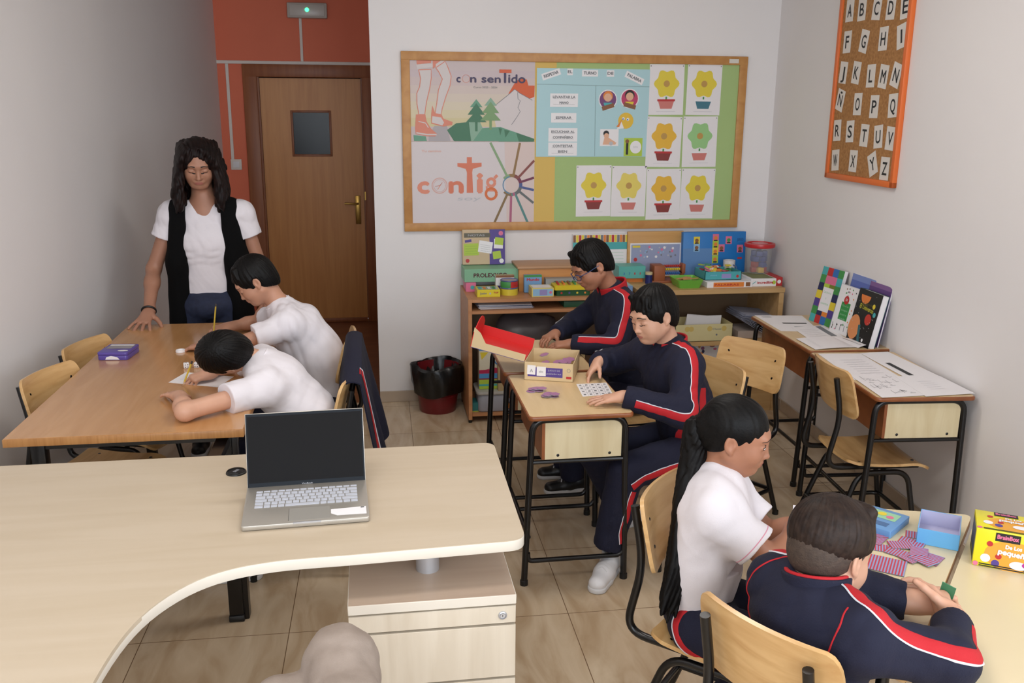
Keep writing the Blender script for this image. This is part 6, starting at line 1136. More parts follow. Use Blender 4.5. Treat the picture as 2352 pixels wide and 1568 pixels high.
def boy_hair(h, fringe='side', top=.0, h_=.0028, parent=None, m=HB, sides=True, seed=0, nape=-.088, name='hair'):
    sd = Sd(); h.ell(sd, (-.013, 0, .036), (.107, .086, .098 + top), .02)
    if sides: h.ell(sd, (-.046, 0, -.012), (.060, .070, .060), .03); h.ell(sd, (-.055, 0, -.045), (.045, .052, .045), .03)
    if sides:
        for q in (-1, 1): h.cone(sd, (.014, q * .070, .03), (.020, q * .071, -.006), .012, .005, .012)
    h.ell(sd, (.124, 0, -.020), (.078, .088, .090), .014, op='s')
    z = nrm(h.z); sd.cut(h.w((.03, 0, -.004)), nrm(-.52 * h.x * -1 * -1 - h.z * 1.0) if False else (-h.z + .0 * h.x), .004) if False else None
    a = V3((.03, 0, -.012)); b = V3((-.095, 0, nape)); d = b - a; n = V3((d[2], 0, -d[0])); n = n if n[2] < 0 else -n; sd.cut(h.w(a), n[0] * h.x + n[2] * h.z, .006)
    for q in (-1, 1): h.ell(sd, (-.004, q * .088, -.006), (.022, .022, .034), .006, op='s')
    rnd = random.Random(seed)
    if fringe == 'spiky': n_f = 9
    if fringe == 'side':
        for k in range(11):
            y = -.058 + .0115 * k; x0_ = .055 + rnd.uniform(-.01, .01); L_ = .075 + rnd.uniform(-.012, .030) - .3 * abs(y); h.cone(sd, (x0_ - .008, y * .8, .102), (.0865 - abs(y) * .50, y + .012, .104 - L_ * .62), .014, .0030, .007)
    elif fringe == 'spiky':
        for k in range(12):
            y = -.06 + .011 * k; h.cone(sd, (.045, y * .8, .106), (.084 - abs(y) * .5, y + rnd.uniform(-.006, .008), .066 + rnd.uniform(-.006, .010)), .014, .004, .010)
    elif fringe == 'long':
        for k in range(12):
            y = -.068 + .0125 * k; h.cone(sd, (.05, y * .8, .10), (.0895 - abs(y) * .62, y + .006, .038 + rnd.uniform(-.014, .012)), .014, .003, .008)
    sd.fnoise(strands(h, (-.045, .01, .135), ph=seed)); v, f = sd.mesh(h_); return np_mesh(name, [(v, f, 0)], [m], parent)
# ---------------------------------------------------------------- people
def up_of(J): return nrm(V3(J["neck"]) - V3(J["chest"]))
def torso(sd, J, f, w=(.112, .106, .118), k=.06, flat=1.32, infl=0.0, shr=.044, nk=None):
    """pelvis -> mid -> chest, shoulders; f = forward direction of the chest (thin direction)"""
    sd.cone(J['pel'], J['mid'], w[0] + infl, w[1] + infl, k, flat=(f, flat)); sd.cone(J['mid'], J['chest'], w[1] + infl, w[2] + infl, k, flat=(f, flat))
    sd.cone(J['shN'], J['shF'], shr + infl, shr + infl, k, flat=(f, 1.05)); nb = V3(J['neck'])
    for q in ('shN', 'shF'): sd.cone(lerp(J['chest'], J[q], .35), lerp(nb, J[q], .75), .075 + infl, shr + infl * .9, k, flat=(f, 1.25)); sd.cone(nb - .012 * nrm(nb - V3(J['chest'])), lerp(nb, J[q], .85), .044 + infl * .7, shr * .9 + infl * .6, .04)
def body_mesh(par, parts, m, name='body'): return np_mesh(name, [(v, f, 0) for v, f in parts], [m], par)
def cuffband(sd, E, W, t, r, L=.022):
    a = lerp(E, W, t); d = nrm(V3(W) - V3(E)); sd.cone(a - d * L * .5, a + d * L * .5, r, r, .006); sd.cut(a + d * L * .5, d, .003, (a - .12, a + .12))
SK_L = skin('skin_light', (214, 158, 128)); SK_M = skin('skin_medium', (196, 138, 108)); SK_T = skin('skin_tan', (176, 116, 86)); SK_W = skin('skin_teacher', (180, 124, 96))
def mat_pick_hem(v, f, fn):
    c = v[f].mean(1); return fn(c)
def naxis(h, J): return nrm(.65 * nrm(h.w((-.028, 0, -.045)) - V3(J['neck'])) + .5 * up_of(J))
def collar(par, neck, up, r, h_, m, tilt=None, name='collar', open_dir=None, h2=.0026, flare=1.12):
    sd = Sd(); a = V3(neck); u = nrm(up); sd.cone(a - u * .005, a + u * h_, r, r * flare, .004); 
    sd.cone(a - u * .05, a + u * (h_ + .05), r - .008, r * flare - .007, .003, op='s')
    sd.cut(a + u * h_, u, .002); sd.cut(a - u * .012, -u, .002)
    if open_dir is not None: o = nrm(open_dir); sd.cone(a + o * (r * 1.1) - u * .03, a + o * (r * 1.15) + u * (h_ + .03), .008, .03, .004, op='s')
    v, f = sd.mesh(h2); return np_mesh(name, [(v, f, 0)], [m], par)
def tracksuit(par, J, f, chest_fwd, seed, outs, infl=.016, cuffs=.88, vox=.0042, fold=.0045, w=(.118, .112, .122), sr=(.060, .052, .043), stripes=('N', 'F')):
    sd = Sd(); torso(sd, J, f, infl=infl, w=w)
    for q in ('N', 'F'):
        S, E, W = J['sh' + q], J['el' + q], J['wr' + q]; sd.cone(S, E, sr[0], sr[1] + .004, .03); sd.cone(E, lerp(E, W, cuffs), sr[1] + .004, sr[2], .02); p = lerp(E, W, cuffs); d = nrm(V3(W) - V3(E)); sd.cone(p, p + d * .02, sr[2] - .004, sr[2] - .006, .006); sd.cut(p + d * .02, d, .003, (p - .07, p + .07))
    nb = V3(J['neck']); u = nrm(nb - V3(J['chest'])); sd.cut(V3(J['pel']) - nrm(V3(J['mid']) - V3(J['pel'])) * .02, V3(J['pel']) - V3(J['mid']), .01)
    sd.noise(fold, 26, seed); sd.noise(fold * .9, 46, seed + 3, ridge=True); v, f_ = sd.mesh(vox); jk_ = np_mesh('jacket', [(v, f_, 0)], [NVY], par)
    for q in stripes:
        S, E, W = V3(J['sh' + q]), V3(J['el' + q]), V3(J['wr' + q]); o = outs[q]; r = .055
        pts = [lerp(nb, S, .45) + u * .05, S + nrm(V3(o[0]) + u) * r, lerp(S, E, .5) + nrm(o[0]) * r, E + nrm(V3(o[0]) + V3(o[1])) * r, lerp(E, W, .45) + nrm(o[1]) * r, lerp(E, W, cuffs) + nrm(o[1]) * .04]
        v, f_ = ribbon(sd, pts, .030, .0022, 70, 6); np_mesh('red_stripe', [(v, f_, 0)], [REDF], jk_ if False else par); v, f_ = ribbon(sd, pts, .0045, .0032, 70, 3, shift=.0175 * (1 if q == 'N' else -1)); np_mesh('white_piping', [(v, f_, 0)], [WPIP], par)
    return sd, jk_
SHOEW = mat('white_leather', (226, 226, 230), .4); SHOES = mat('rubber_sole', (214, 214, 216), .5); SHOEB = mat('black_leather', (24, 24, 26), .4)
def shoe(par, heel, toe, m=SHOEW, sc=1.0, ank=None):
    a, b = V3(heel), V3(toe); d = nrm(b - a); L_ = np.linalg.norm(b - a); z = V3((0, 0, 1)); sd = Sd(); sd.cone(a + z * .045 * sc, a + d * L_ * .45 + z * .04 * sc, .036 * sc, .036 * sc, .02); sd.cone(a + d * L_ * .4 + z * .032 * sc, b - d * .03 * sc + z * .028 * sc, .038 * sc, .034 * sc, .02, flat=(z, 1.2)); sd.cone(a + z * .05 * sc + d * .01, a + z * .085 * sc + d * .01, .034 * sc, .034 * sc, .02); sd.cut(a + z * .012, -z, .002); sd.cut(a + z * .095 * sc, z, .004)
    v, f = sd.mesh(.0036); sh = np_mesh('shoe', [(v, f, 0)], [m], par); s2 = Sd(); s2.cone(a + z * .010, a + d * L_ * .5 + z * .010, .037 * sc, .036 * sc, .01); s2.cone(a + d * L_ * .5 + z * .010, b - d * .03 * sc + z * .010, .039 * sc, .037 * sc, .01); s2.cut(a + z * .020 * sc, z, .002); s2.cut(a + z * .0, -z, .002); v, f = s2.mesh(.0036); o = np_mesh('shoe_sole', [(v, f, 0)], [SHOES], par)
    s3 = sd
    for t in (.42, .52, .62):
        c_ = a + d * L_ * t; sdv = np.cross(d, z); v, f = ribbon(sd, [c_ + sdv * .022 + z * .06, c_ + z * .09, c_ - sdv * .022 + z * .06], .005, .0015, 10, 3); np_mesh('lace', [(v, f, 0)], [SHOES], par)
def trousers(par, legs, pel, m, seed, vox=.0045, stripes=None, fold=.004, pr=.115, flatf=None):
    """legs: list of (hip, knee, ankle, r_thigh, r_knee, r_ankle)"""
    sd = Sd(); sd.ell(pel, (pr, pr, .085), None, .04)
    for hp, kn, an, r0, r1, r2 in legs: sd.cone(hp, kn, r0, r1, .03); sd.cone(kn, an, r1, r2, .02); d = nrm(V3(an) - V3(kn)); sd.cut(V3(an) + d * r2 * .35, d, .003, (V3(an) - .09, V3(an) + .09))
    sd.noise(fold, 34, seed); sd.noise(fold * .7, 64, seed + 2, ridge=True); v, f = sd.mesh(vox); tr = np_mesh('trousers', [(v, f, 0)], [m], par)
    for pts, wd in (stripes or []): v, f = ribbon(sd, pts, wd, .0024, 50, 6); np_mesh('red_stripe', [(v, f, 0)], [REDF], par); v, f = ribbon(sd, pts, .004, .0034, 50, 3, shift=wd * .55); np_mesh('white_piping', [(v, f, 0)], [WPIP], par)
    return sd
def polo_shirt(par, J, f, seed, sleeve=.62, infl=.014, w=(.118, .112, .122), vox=.0042, fold=.006, hem_dir=None, sr=(.052, .056), m=POLO, hem=.05, trim=None):
    sd = Sd(); torso(sd, J, f, infl=infl, w=w)
    for q in ('N', 'F'):
        S, E = V3(J['sh' + q]), V3(J['el' + q]); p = lerp(S, E, sleeve); d = nrm(E - S); sd.cone(S, p, sr[0], sr[1], .03); sd.cut(p, d, .003, (p - .10, p + .10))
    pl = V3(J['pel']); d = nrm(V3(J['mid']) - pl); sd.cut(pl + d * (.0 - hem + .05), -d, .006)
    sd.noise(fold, 20, seed); sd.noise(fold * .9, 34, seed + 3, ridge=True); sd.noise(.0012, 90, seed + 5); v, f_ = sd.mesh(vox); sh = np_mesh('polo_shirt', [(v, f_, 0)], [m], par)
    if trim:
        for q in trim:
            S, E = V3(J['sh' + q]), V3(J['el' + q]); d = nrm(E - S); c_ = lerp(S, E, sleeve) - d * .014; a = nrm(np.cross(d, V3((0, 0, 1)))); b = np.cross(d, a); pts = [c_ + (a * math.cos(t) + b * math.sin(t)) * .06 for t in np.linspace(0, 2 * PI, 17)]; v, f_ = ribbon(sd, pts, .0028, .0012, 60, 3); np_mesh('sleeve_trim', [(v, f_, 0)], [PINKT], par)
    return sd
def arm_isl(J, q, F, N, S, r=(.034, .030, .0215), sc=.78, start=.35, h=.0029, wofs=None, **kw):
    sd = Sd(); S_, E, W = V3(J['sh' + q]), V3(J['el' + q]), V3(J['wr' + q]); limb_skin(sd, lerp(S_, E, start), E, W, r); hand_sdf(sd, W, F, N, S, sc, **kw); return sd.mesh(h), sd

# ---- woman standing at the end of the oak table
JA = dict(head=(-0.847, 4.815, 1.512), neck=(-0.838, 4.865, 1.335), chest=(-0.837, 4.862, 1.150), mid=(-0.838, 4.850, 0.976), pel=(-0.846, 4.850, 0.80), shF=(-1.000, 4.865, 1.262), shN=(-0.662, 4.860, 1.262), elF=(-1.112, 4.850, 0.985), wrF=(-1.100, 4.610, 0.808), elN=(-0.585, 4.880, 0.985), wrN=(-0.520, 4.70, 0.84))
t = thing('person', 'woman in black vest, white T-shirt and jeans leaning over the oak table, looking down', 'person', (-0.84, 4.85, 0)); hA = Head(JA['head'], (.13, -.90, -.36), (.05, -.36, .93), 1.0)
sb = Sd(); head_sdf(sb, hA, False, V3(JA['neck']) - V3((0, 0, .03)), .050); sb.cone((-.98, 4.86, 1.262), (-.69, 4.86, 1.262), .045, .045, .05); sb.cone((-.84, 4.855, 1.285), (-.84, 4.85, 1.15), .07, .10, .05, flat=((0, 1, 0), 1.5)); hv = sb.mesh(.0032)
(av, asd), (bv, bsd) = arm_isl(JA, 'F', (-.15, -.9, -.36), (0, -.30, -1), (1, -.1, 0), (.041, .036, .025), 1.0, .25, curl=(.02, .12, .15), spread=.42, thumb=(1.0, .25)), arm_isl(JA, 'N', (.05, -.9, -.5), (0, -.4, -1), (-1, -.1, 0), (.041, .036, .025), 1.0, .25, curl=(.02, .1, .15), spread=.3)
body_mesh(t, [hv, av, bv], SK_W); face_bits(sb, hA, t, look='down', bw=.008, lw=.0055)
sd = Sd(); fA = (0, 1, 0)
sd.cone((-.845, 4.85, .82), JA['mid'], .142, .128, .06, flat=(fA, 1.75)); sd.cone(JA['mid'], (-.838, 4.855, 1.13), .128, .138, .06, flat=(fA, 1.7)); sd.ell((-.890, 4.803, 1.12), (.062, .042, .07), None, .07); sd.ell((-.785, 4.803, 1.12), (.062, .042, .07), None, .07)
sd.cone((-.985, 4.862, 1.258), (-.69, 4.862, 1.258), .060, .060, .06)
for q in ('N', 'F'):
    S, E = V3(JA['sh' + q]), V3(JA['el' + q]); p = lerp(S, E, .42); d = nrm(E - S); sd.cone(S, p, .066, .066, .04); sd.cut(p, d, .003, (p - .10, p + .10)); sd.cone(lerp(JA['neck'], S, .4) - V3((0, 0, .03)), S, .055, .055, .04)
sd.cone((-.835, 4.80, 1.40), (-.835, 4.72, 1.245), .072, .020, .006, op='s'); sd.cone((-.84, 4.87, 1.33), (-.84, 4.88, 1.45), .062, .07, .006, op='s'); sd.cut((0, 0, .83), (0, 0, -1), .004)
sd.noise(.004, 30, 5); sd.noise(.004, 50, 8, ridge=True); v, f = sd.mesh(.0042); np_mesh('t_shirt', [(v, f, 0)], [POLO], t); tee = sd
def vest_side(q):
    s_ = Sd(); X_ = lambda d: -.838 + q * d
    s_.cone((X_(.118), 4.86, 1.285), (X_(.138), 4.855, 1.02), .062, .066, .04, flat=(fA, .62)); s_.cone((X_(.138), 4.855, 1.02), (X_(.150), 4.85, .52), .066, .074, .05, flat=(fA, .66)); s_.cone((X_(.085), 4.86, 1.30), (X_(.15), 4.862, 1.275), .052, .056, .03)
    s_.cut((X_(.085), 4.8, 1.2), (-q, -.12, .0), .006); s_.cut((0, 0, .50), (0, 0, -1), .004); E_ = V3((X_(.215), 4.862, 1.225)); s_.cone(E_, E_ + V3((q * .1, 0, -.1)), .040, .06, .01, op='s'); s_.noise(.003, 30, 3 + q); return s_
s1, s2 = vest_side(-1), vest_side(1); sb2 = Sd(); sb2.cone((-.838, 4.92, 1.25), (-.838, 4.93, .55), .12, .14, .04, flat=(fA, 2.6)); np_mesh('vest', [s1.mesh(.0046) + (0,), s2.mesh(.0046) + (0,), sb2.mesh(.006) + (0,)], [mat('black_vest_knit', (10, 10, 11), .95, spec=.15)], t)
JEAN = mat('dark_jeans_denim', (34, 44, 74), .8, kind='noise', rgb2=(26, 34, 60), s=40, bump=.3, bs=400); trousers(t, [((-.93, 4.85, .80), (-.93, 4.80, .45), (-.94, 4.85, .09), .092, .066, .058), ((-.75, 4.85, .80), (-.75, 4.80, .45), (-.745, 4.85, .09), .092, .066, .058)], (-.842, 4.85, .80), JEAN, 4, pr=.145, vox=.0055)
for x_ in (-.94, -.745): shoe(t, (x_, 4.90, 0), (x_, 4.69, 0), SHOEB, 1.1)
s3 = Sd(); h = hA; rnd = random.Random(5)
h.ell(s3, (-.016, 0, .036), (.108, .092, .098), .02); h.ell(s3, (.126, -.002, -.016), (.080, .060, .112), .008, op='s')
for q in (-1, 1):
    for k in range(10):
        p = [h.w((.060 - .018 * k, q * (.024 + .010 * min(k, 4)) - .006, .112 - .004 * k)), h.w((.066 - .020 * k, q * (.070 + .003 * min(k, 3)), .060)), h.w((.058 - .020 * k, q * (.086 + .001 * k), -.01))]
        b0 = p[-1]; sx = q * h.y; z1 = 1.285 + .02 * rnd.random() + (.02 if k > 6 else 0); m1 = b0 + V3((sx[0] * .010, .004 * k - .01, -.06)); m2 = V3((m1[0] + sx[0] * rnd.uniform(-.004, .014), m1[1] + rnd.uniform(-.004, .01), (m1[2] + z1) / 2)); m3 = V3((m2[0] - sx[0] * rnd.uniform(-.004, .012), m2[1], z1 + .03)); m4 = m3 + V3((sx[0] * .008, -.004, -.045)); ch = [*p, m1, m2, m3, m4]; rs_ = [.010, .015, .019, .022, .024, .020, .006]
        ch2 = resample(ch, 13); r2 = np.interp(np.linspace(0, 6, 13), range(7), rs_)
        for i in range(12): s3.cone(ch2[i], ch2[i + 1], r2[i], r2[i + 1], .014)
s3.cone(h.w((-.08, 0, .03)), (-.85, 4.93, 1.27), .075, .07, .03, flat=((0, 1, 0), 1.4))
s3.fnoise(lambda P: .0016 * np.sin(P[..., 0] * 330 + 3 * np.sin(P[..., 2] * 26) + P[..., 1] * 150) + .0026 * np.sin(P[..., 0] * 120 + 2.5 * np.sin(P[..., 2] * 34) + P[..., 1] * 60)); s3.cut(h.w((.03, 0, .135)), h.z, .02); v, f = s3.mesh(.0034); np_mesh('hair', [(v, f, 0)], [HW], t)
wr = V3(JA['wrF']); d = nrm(wr - V3(JA['elF'])); a = nrm(np.cross(d, (0, 0, 1))); b = np.cross(d, a); g = G(); g.tube([tuple(wr - d * .012 + (a * math.cos(q) + b * math.sin(q)) * .032) for q in np.linspace(0, 2 * PI, 25)[:-1]], .0055, BLACKP, 8, closed=True); g.out('bracelet', t, world=True)
# ---- upright writing boy (farther, left table)
def seated_legs(pel, f, side, kz=.44, L1=.34, spread=.085, footz=.03, m=None):
    P = V3(pel); o = []
    for q in (-1, 1): hp = P + V3(side) * q * spread + V3((0, 0, -.02)); kn = hp + V3(f) * L1; kn[2] = kz; an = V3((kn[0] - f[0] * .04, kn[1] - f[1] * .04, .085)); o.append((tuple(hp), tuple(kn), tuple(an), .078, .062, .058))
    return o
JB = dict(head=(-0.519, 4.150, 1.036), neck=(-0.420, 4.150, 0.915), chest=(-0.345, 4.150, 0.795), mid=(-0.262, 4.150, 0.655), pel=(-0.245, 4.150, 0.485), shN=(-0.372, 4.010, 0.858), shF=(-0.420, 4.290, 0.848), elN=(-0.600, 3.930, 0.800), wrN=(-0.735, 4.02, 0.775), elF=(-0.560, 4.420, 0.790), wrF=(-0.675, 4.335, 0.788))
t = thing('person', 'dark-haired boy in white polo writing upright with a yellow pencil, next to the standing woman', 'person', (-0.3, 4.15, 0)); hB = Head(JB['head'], (-.80, -.10, -.60), (-.55, -.05, .83), .90)
sb = Sd(); head_sdf(sb, hB, True, V3(JB['neck']) - up_of(JB) * .03, .042); torso(sb, JB, (-.8, 0, .45), w=(.10, .095, .105), shr=.045); hv = sb.mesh(.0034)
(av, _), (bv, _) = arm_isl(JB, 'N', (-.9, .4, -.1), (.1, .3, -1), (.2, .9, 0), curl=(.3, .4, .3)), arm_isl(JB, 'F', (-.85, -.45, -.05), (-.3, -.3, -.9), (-.4, .9, .3), curls=[(.7, .8, .4), (.8, .9, .5), (.9, 1., .5), (1., 1.1, .5)], thumb=(.5, .7))
body_mesh(t, [hv, av, bv], SK_M); face_bits(sb, hB, t); polo_shirt(t, JB, (-.8, 0, .45), 11); collar(t, V3(JB['neck']) - up_of(JB) * .016, naxis(hB, JB), .060, .044, POLO, open_dir=(-1, 0, -.6), flare=1.02); boy_hair(hB, 'spiky', .004, parent=t, seed=3)
trousers(t, seated_legs(JB['pel'], (-1, 0, 0), (0, 1, 0)), JB['pel'], NVY, 6, vox=.007)
for q in (-1, 1): shoe(t, (-.50, 4.15 + q * .085, 0), (-.70, 4.15 + q * .085, 0))
pc = V3(JB['wrF']) + V3((-.062, -.04, .005)); 
def pencil(label, tip, top):
    tp = Vector(tuple(top)); ti = Vector(tuple(tip)); d = (tp - ti).normalized(); th = thing('pencil', label, 'pencil', tuple(ti)); g = G(); L_ = (tp - ti).length; M = frame((0, 0, 0), d.orthogonal(), d.cross(d.orthogonal())); g.lathe([(.0036, .018), (.0036, L_ - .012), (0, L_ - .012)], mat('pencil_yellow', (206, 170, 40), .4), 6, M=M); g.out('barrel', th, ang=.3); g = G(); g.lathe([(0, 0), (.0036, .018)], mat('pencil_wood', (214, 176, 130), .6), 8, M=M); g.out('sharpened_tip', th); g = G(); g.lathe([(.0038, L_ - .012), (.0038, L_), (0, L_)], mat('pencil_end', (60, 50, 44), .5), 8, M=M); g.out('end_cap', th)
pencil('yellow pencil standing upright in the fist of the writing boy near the woman', (-.742, 4.262, .7515), (-.722, 4.283, .910))
# ---- boy bent low (nearer, left table)
JC = dict(head=(-0.552, 3.380, 0.904), neck=(-0.428, 3.400, 0.850), chest=(-0.350, 3.410, 0.765), mid=(-0.272, 3.420, 0.655), pel=(-0.250, 3.440, 0.490), shN=(-0.395, 3.265, 0.800), shF=(-0.430, 3.545, 0.820), elN=(-0.645, 3.070, 0.788), wrN=(-0.700, 3.270, 0.780), elF=(-0.600, 3.700, 0.790), wrF=(-0.640, 3.555, 0.782))
t = thing('person', 'black-haired boy in white polo bent low over his paper, elbow on the oak table', 'person', (-0.3, 3.42, 0)); hC = Head(JC['head'], (-.80, .30, -.45), (-.49, -.75, .365), .90)
sb = Sd(); head_sdf(sb, hC, True, V3(JC['neck']) + V3((.03, 0, -.01)), .042); torso(sb, JC, (-.7, 0, -.6), w=(.10, .095, .105), shr=.045); hv = sb.mesh(.0034)
(av, _), (bv, _) = arm_isl(JC, 'N', (-.45, .75, -.08), (0, .1, -1), (.9, .3, 0), (.034, .031, .0215), curl=(.08, .2, .2), spread=.25), arm_isl(JC, 'F', (-.9, -.4, -.15), (-.2, -.2, -.95), (-.35, .9, .2), curls=[(.5, .7, .4), (.6, .8, .5), (.8, .9, .5), (.9, 1., .5)], thumb=(.5, .6))
body_mesh(t, [hv, av, bv], SK_L); face_bits(sb, hC, t); polo_shirt(t, JC, (-.75, 0, -.6), 21, sleeve=.50); collar(t, V3(JC['neck']) + V3((.020, .004, -.010)), naxis(hC, JC), .062, .042, POLO, open_dir=(-.5, 0, -1), flare=1.02); boy_hair(hC, None, .004, parent=t, seed=9)
trousers(t, seated_legs(JC['pel'], (-1, 0, 0), (0, 1, 0)), JC['pel'], NVY, 7, vox=.007)
for q in (-1, 1): shoe(t, (-.50, 3.44 + q * .085, 0), (-.70, 3.44 + q * .085, 0))
pencil('short yellow pencil in the hand of the boy bent low', (-.735, 3.50, .7515), (-.70, 3.535, .84))
# ---- boy with glasses (back, middle)
JD = dict(head=(1.010, 4.080, 1.088), neck=(1.118, 4.100, 0.965), chest=(1.155, 4.100, 0.830), mid=(1.205, 4.100, 0.670), pel=(1.225, 4.100, 0.490), shN=(1.150, 3.945, 0.900), shF=(1.100, 4.245, 0.870), elN=(1.075, 3.890, 0.750), wrN=(0.895, 3.965, 0.748), elF=(0.975, 4.290, 0.760), wrF=(0.860, 4.155, 0.752))
t = thing('person', 'boy with glasses in navy tracksuit with wide red collar, at the back desk', 'person', (1.15, 4.10, 0)); hD = Head(JD['head'], (-.82, -.22, -.50), (-.48, -.05, .86), .93)
sb = Sd(); head_sdf(sb, hD, True, V3(JD['neck']) - up_of(JD) * .02, .043); hv = sb.mesh(.0034)
(av, _), (bv, _) = arm_isl(JD, 'N', (-.9, .3, -.1), (0, 0, -1), (0, 1, .2), start=.7, curl=(.3, .4, .3)), arm_isl(JD, 'F', (-.75, -.55, -.15), (-.2, .2, -1), (.3, -.9, 0), start=.7, curl=(.4, .6, .4))
body_mesh(t, [hv, av, bv], SK_T); face_bits(sb, hD, t)
sdJ, _ = tracksuit(t, JD, (-.95, 0, .3), (-1, 0, 0), 31, {'N': ((0, -.8, .6), (0, -.75, .6)), 'F': ((0, 1, .3), (0, 1, .3))}, w=(.112, .108, .118)); collar(t, V3(JD['neck']) - naxis(hD, JD) * .022, naxis(hD, JD) + V3((.1, 0, 0)), .068, .062, REDF, open_dir=(-1, -.1, -.5), flare=1.10); boy_hair(hD, 'long', .006, parent=t, seed=14, nape=-.080)
trousers(t, seated_legs(JD['pel'], (-1, 0, 0), (0, 1, 0)), JD['pel'], NVY, 8, vox=.006); shoe(t, (.98, 4.02, 0), (.79, 4.00, 0), SHOEB, .95); shoe(t, (.98, 4.19, 0), (.79, 4.19, 0), SHOEB, .95)
GLS = mat('blue_glasses_frame', (30, 60, 110), .3); g = G()
for q in (-1, 1):
    c0 = [hD.w((.112 - .10 * abs(a_) * .0 - (.012 if True else 0) * ((q * .031 + .021 * math.cos(b_)) / .05) ** 2, q * .031 + .021 * math.cos(b_), .004 + .017 * math.sin(b_))) for a_, b_ in [(0, 2 * PI * k / 20) for k in range(20)]]; g.tube([tuple(p) for p in c0], .0018, GLS, 6, closed=True); g.tube([tuple(hD.w((.102, q * .052, .010))), tuple(hD.w((.06, q * .076, .012))), tuple(hD.w((.0, q * .086, .012)))], .0018, GLS, 6)
g.tube([tuple(hD.w((.112, -.011, .008))), tuple(hD.w((.114, 0, .011))), tuple(hD.w((.112, .011, .008)))], .0018, GLS, 6); tag(g.out('glasses'), 'dark blue rimmed glasses on the face of the boy at the back desk', 'glasses')
# ---- boy at the middle desk
JE = dict(head=(1.086, 3.360, 1.008), neck=(1.165, 3.380, 0.880), chest=(1.185, 3.380, 0.755), mid=(1.240, 3.380, 0.615), pel=(1.275, 3.380, 0.470), shN=(1.185, 3.225, 0.830), shF=(1.110, 3.520, 0.815), elN=(1.135, 3.110, 0.690), wrN=(0.925, 3.190, 0.738), elF=(1.010, 3.690, 0.735), wrF=(0.925, 3.580, 0.765))
t = thing('person', 'boy in navy and red tracksuit laying puzzle pieces on the middle desk', 'person', (1.2, 3.38, 0)); hE = Head(JE['head'], (-.86, -.38, -.28), (-.27, -.05, .96), .93)
sb = Sd(); head_sdf(sb, hE, True, V3(JE['neck']) - up_of(JE) * .02, .044); hE.ell(sb, (.05, .036, -.045), (.032, .026, .03), .02); hv = sb.mesh(.0030)
(av, _), (bv, _) = arm_isl(JE, 'N', (-.95, .15, -.15), (0, .1, -1), (.15, .95, .1), start=.75, curl=(.05, .12, .12), spread=.16, sc=.80), arm_isl(JE, 'F', (-.60, -.35, -.55), (-.3, .55, -.75), (-.2, -.9, .2), start=.75, curls=[(.25, .35, .3), (.45, .7, .5), (.6, .9, .6), (.7, 1., .6)], thumb=(.6, .5), sc=.80)
body_mesh(t, [hv, av, bv], SK_L); face_bits(sb, hE, t, look='down')
sdJ, _ = tracksuit(t, JE, (-.97, 0, .2), (-1, 0, 0), 41, {'N': ((.35, -1, .25), (.25, -.9, -.15)), 'F': ((0, 1, .3), (0, 1, .3))}, infl=.017, sr=(.058, .054, .044), w=(.116, .114, .120), fold=.0065); collar(t, V3(JE['neck']) - naxis(hE, JE) * .022, naxis(hE, JE) + V3((.12, 0, 0)), .066, .054, REDF, open_dir=(-1, -.4, -.5), flare=1.08)
v, f = ribbon(sdJ, [(1.262, 3.26, .735), (1.238, 3.255, .64), (1.20, 3.25, .55), (1.19, 3.25, .50)], lambda q: .045 + .035 * q, .002, 24, 6); np_mesh('red_side_panel', [(v, f, 0)], [REDF], t)
boy_hair(hE, 'side', .006, parent=t, seed=22)
LE = [((1.27, 3.30, .455), (.955, 3.215, .425), (.895, 3.205, .135), .085, .070, .062), ((1.27, 3.47, .455), (.900, 3.50, .40), (1.03, 3.57, .11), .082, .068, .056)]
trousers(t, LE, (1.275, 3.385, .46), NVY, 9, stripes=[([(1.25, 3.21, .45), (1.13, 3.17, .435), (1.03, 3.145, .41), (.965, 3.14, .38)], .030), ([(.975, 3.15, .36), (.95, 3.14, .28), (.93, 3.15, .20), (.93, 3.15, .15)], .028)], vox=.0045, fold=.005)
shoe(t, (.905, 3.205, .0), (.800, 3.045, 0.0), SHOEW, 1.02); shoe(t, (1.03, 3.58, .0), (1.20, 3.66, 0.0), SHOEW, .95)
# ---- long-haired girl
JF = dict(head=(0.941, 2.170, 0.947), neck=(0.900, 2.165, 0.828), chest=(0.888, 2.155, 0.725), mid=(0.872, 2.155, 0.600), pel=(0.868, 2.165, 0.455), shN=(0.868, 2.062, 0.775), shF=(0.955, 2.235, 0.760), elN=(0.995, 1.985, 0.668), wrN=(1.075, 2.04, 0.738), elF=(1.06, 2.15, 0.655), wrF=(1.125, 2.07, .745))
t = thing('person', 'girl in white polo with very long dark ponytail, in profile at the cream table', 'person', (.87, 2.16, 0)); hF = Head(JF['head'], (.86, -.44, -.22), (.18, -.10, .97), .90)
sb = Sd(); head_sdf(sb, hF, True, V3(JF['neck']) - up_of(JF) * .02, .036); torso(sb, JF, (.78, -.62, 0), w=(.088, .082, .088), shr=.042); hv = sb.mesh(.0030)
(av, _), (bv, _) = arm_isl(JF, 'N', (.85, .1, -.1), (.2, .1, -1), (-.2, .9, .1), (.036, .033, .022), start=.3, sc=.74, curl=(.3, .4, .3)), arm_isl(JF, 'F', (.6, -.6, -.1), (0, 0, -1), (-.8, -.5, .1), (.036, .033, .022), start=.3, sc=.74, curl=(.3, .4, .3))
body_mesh(t, [hv, av, bv], SK_T); face_bits(sb, hF, t, look='open', bw=.0045)
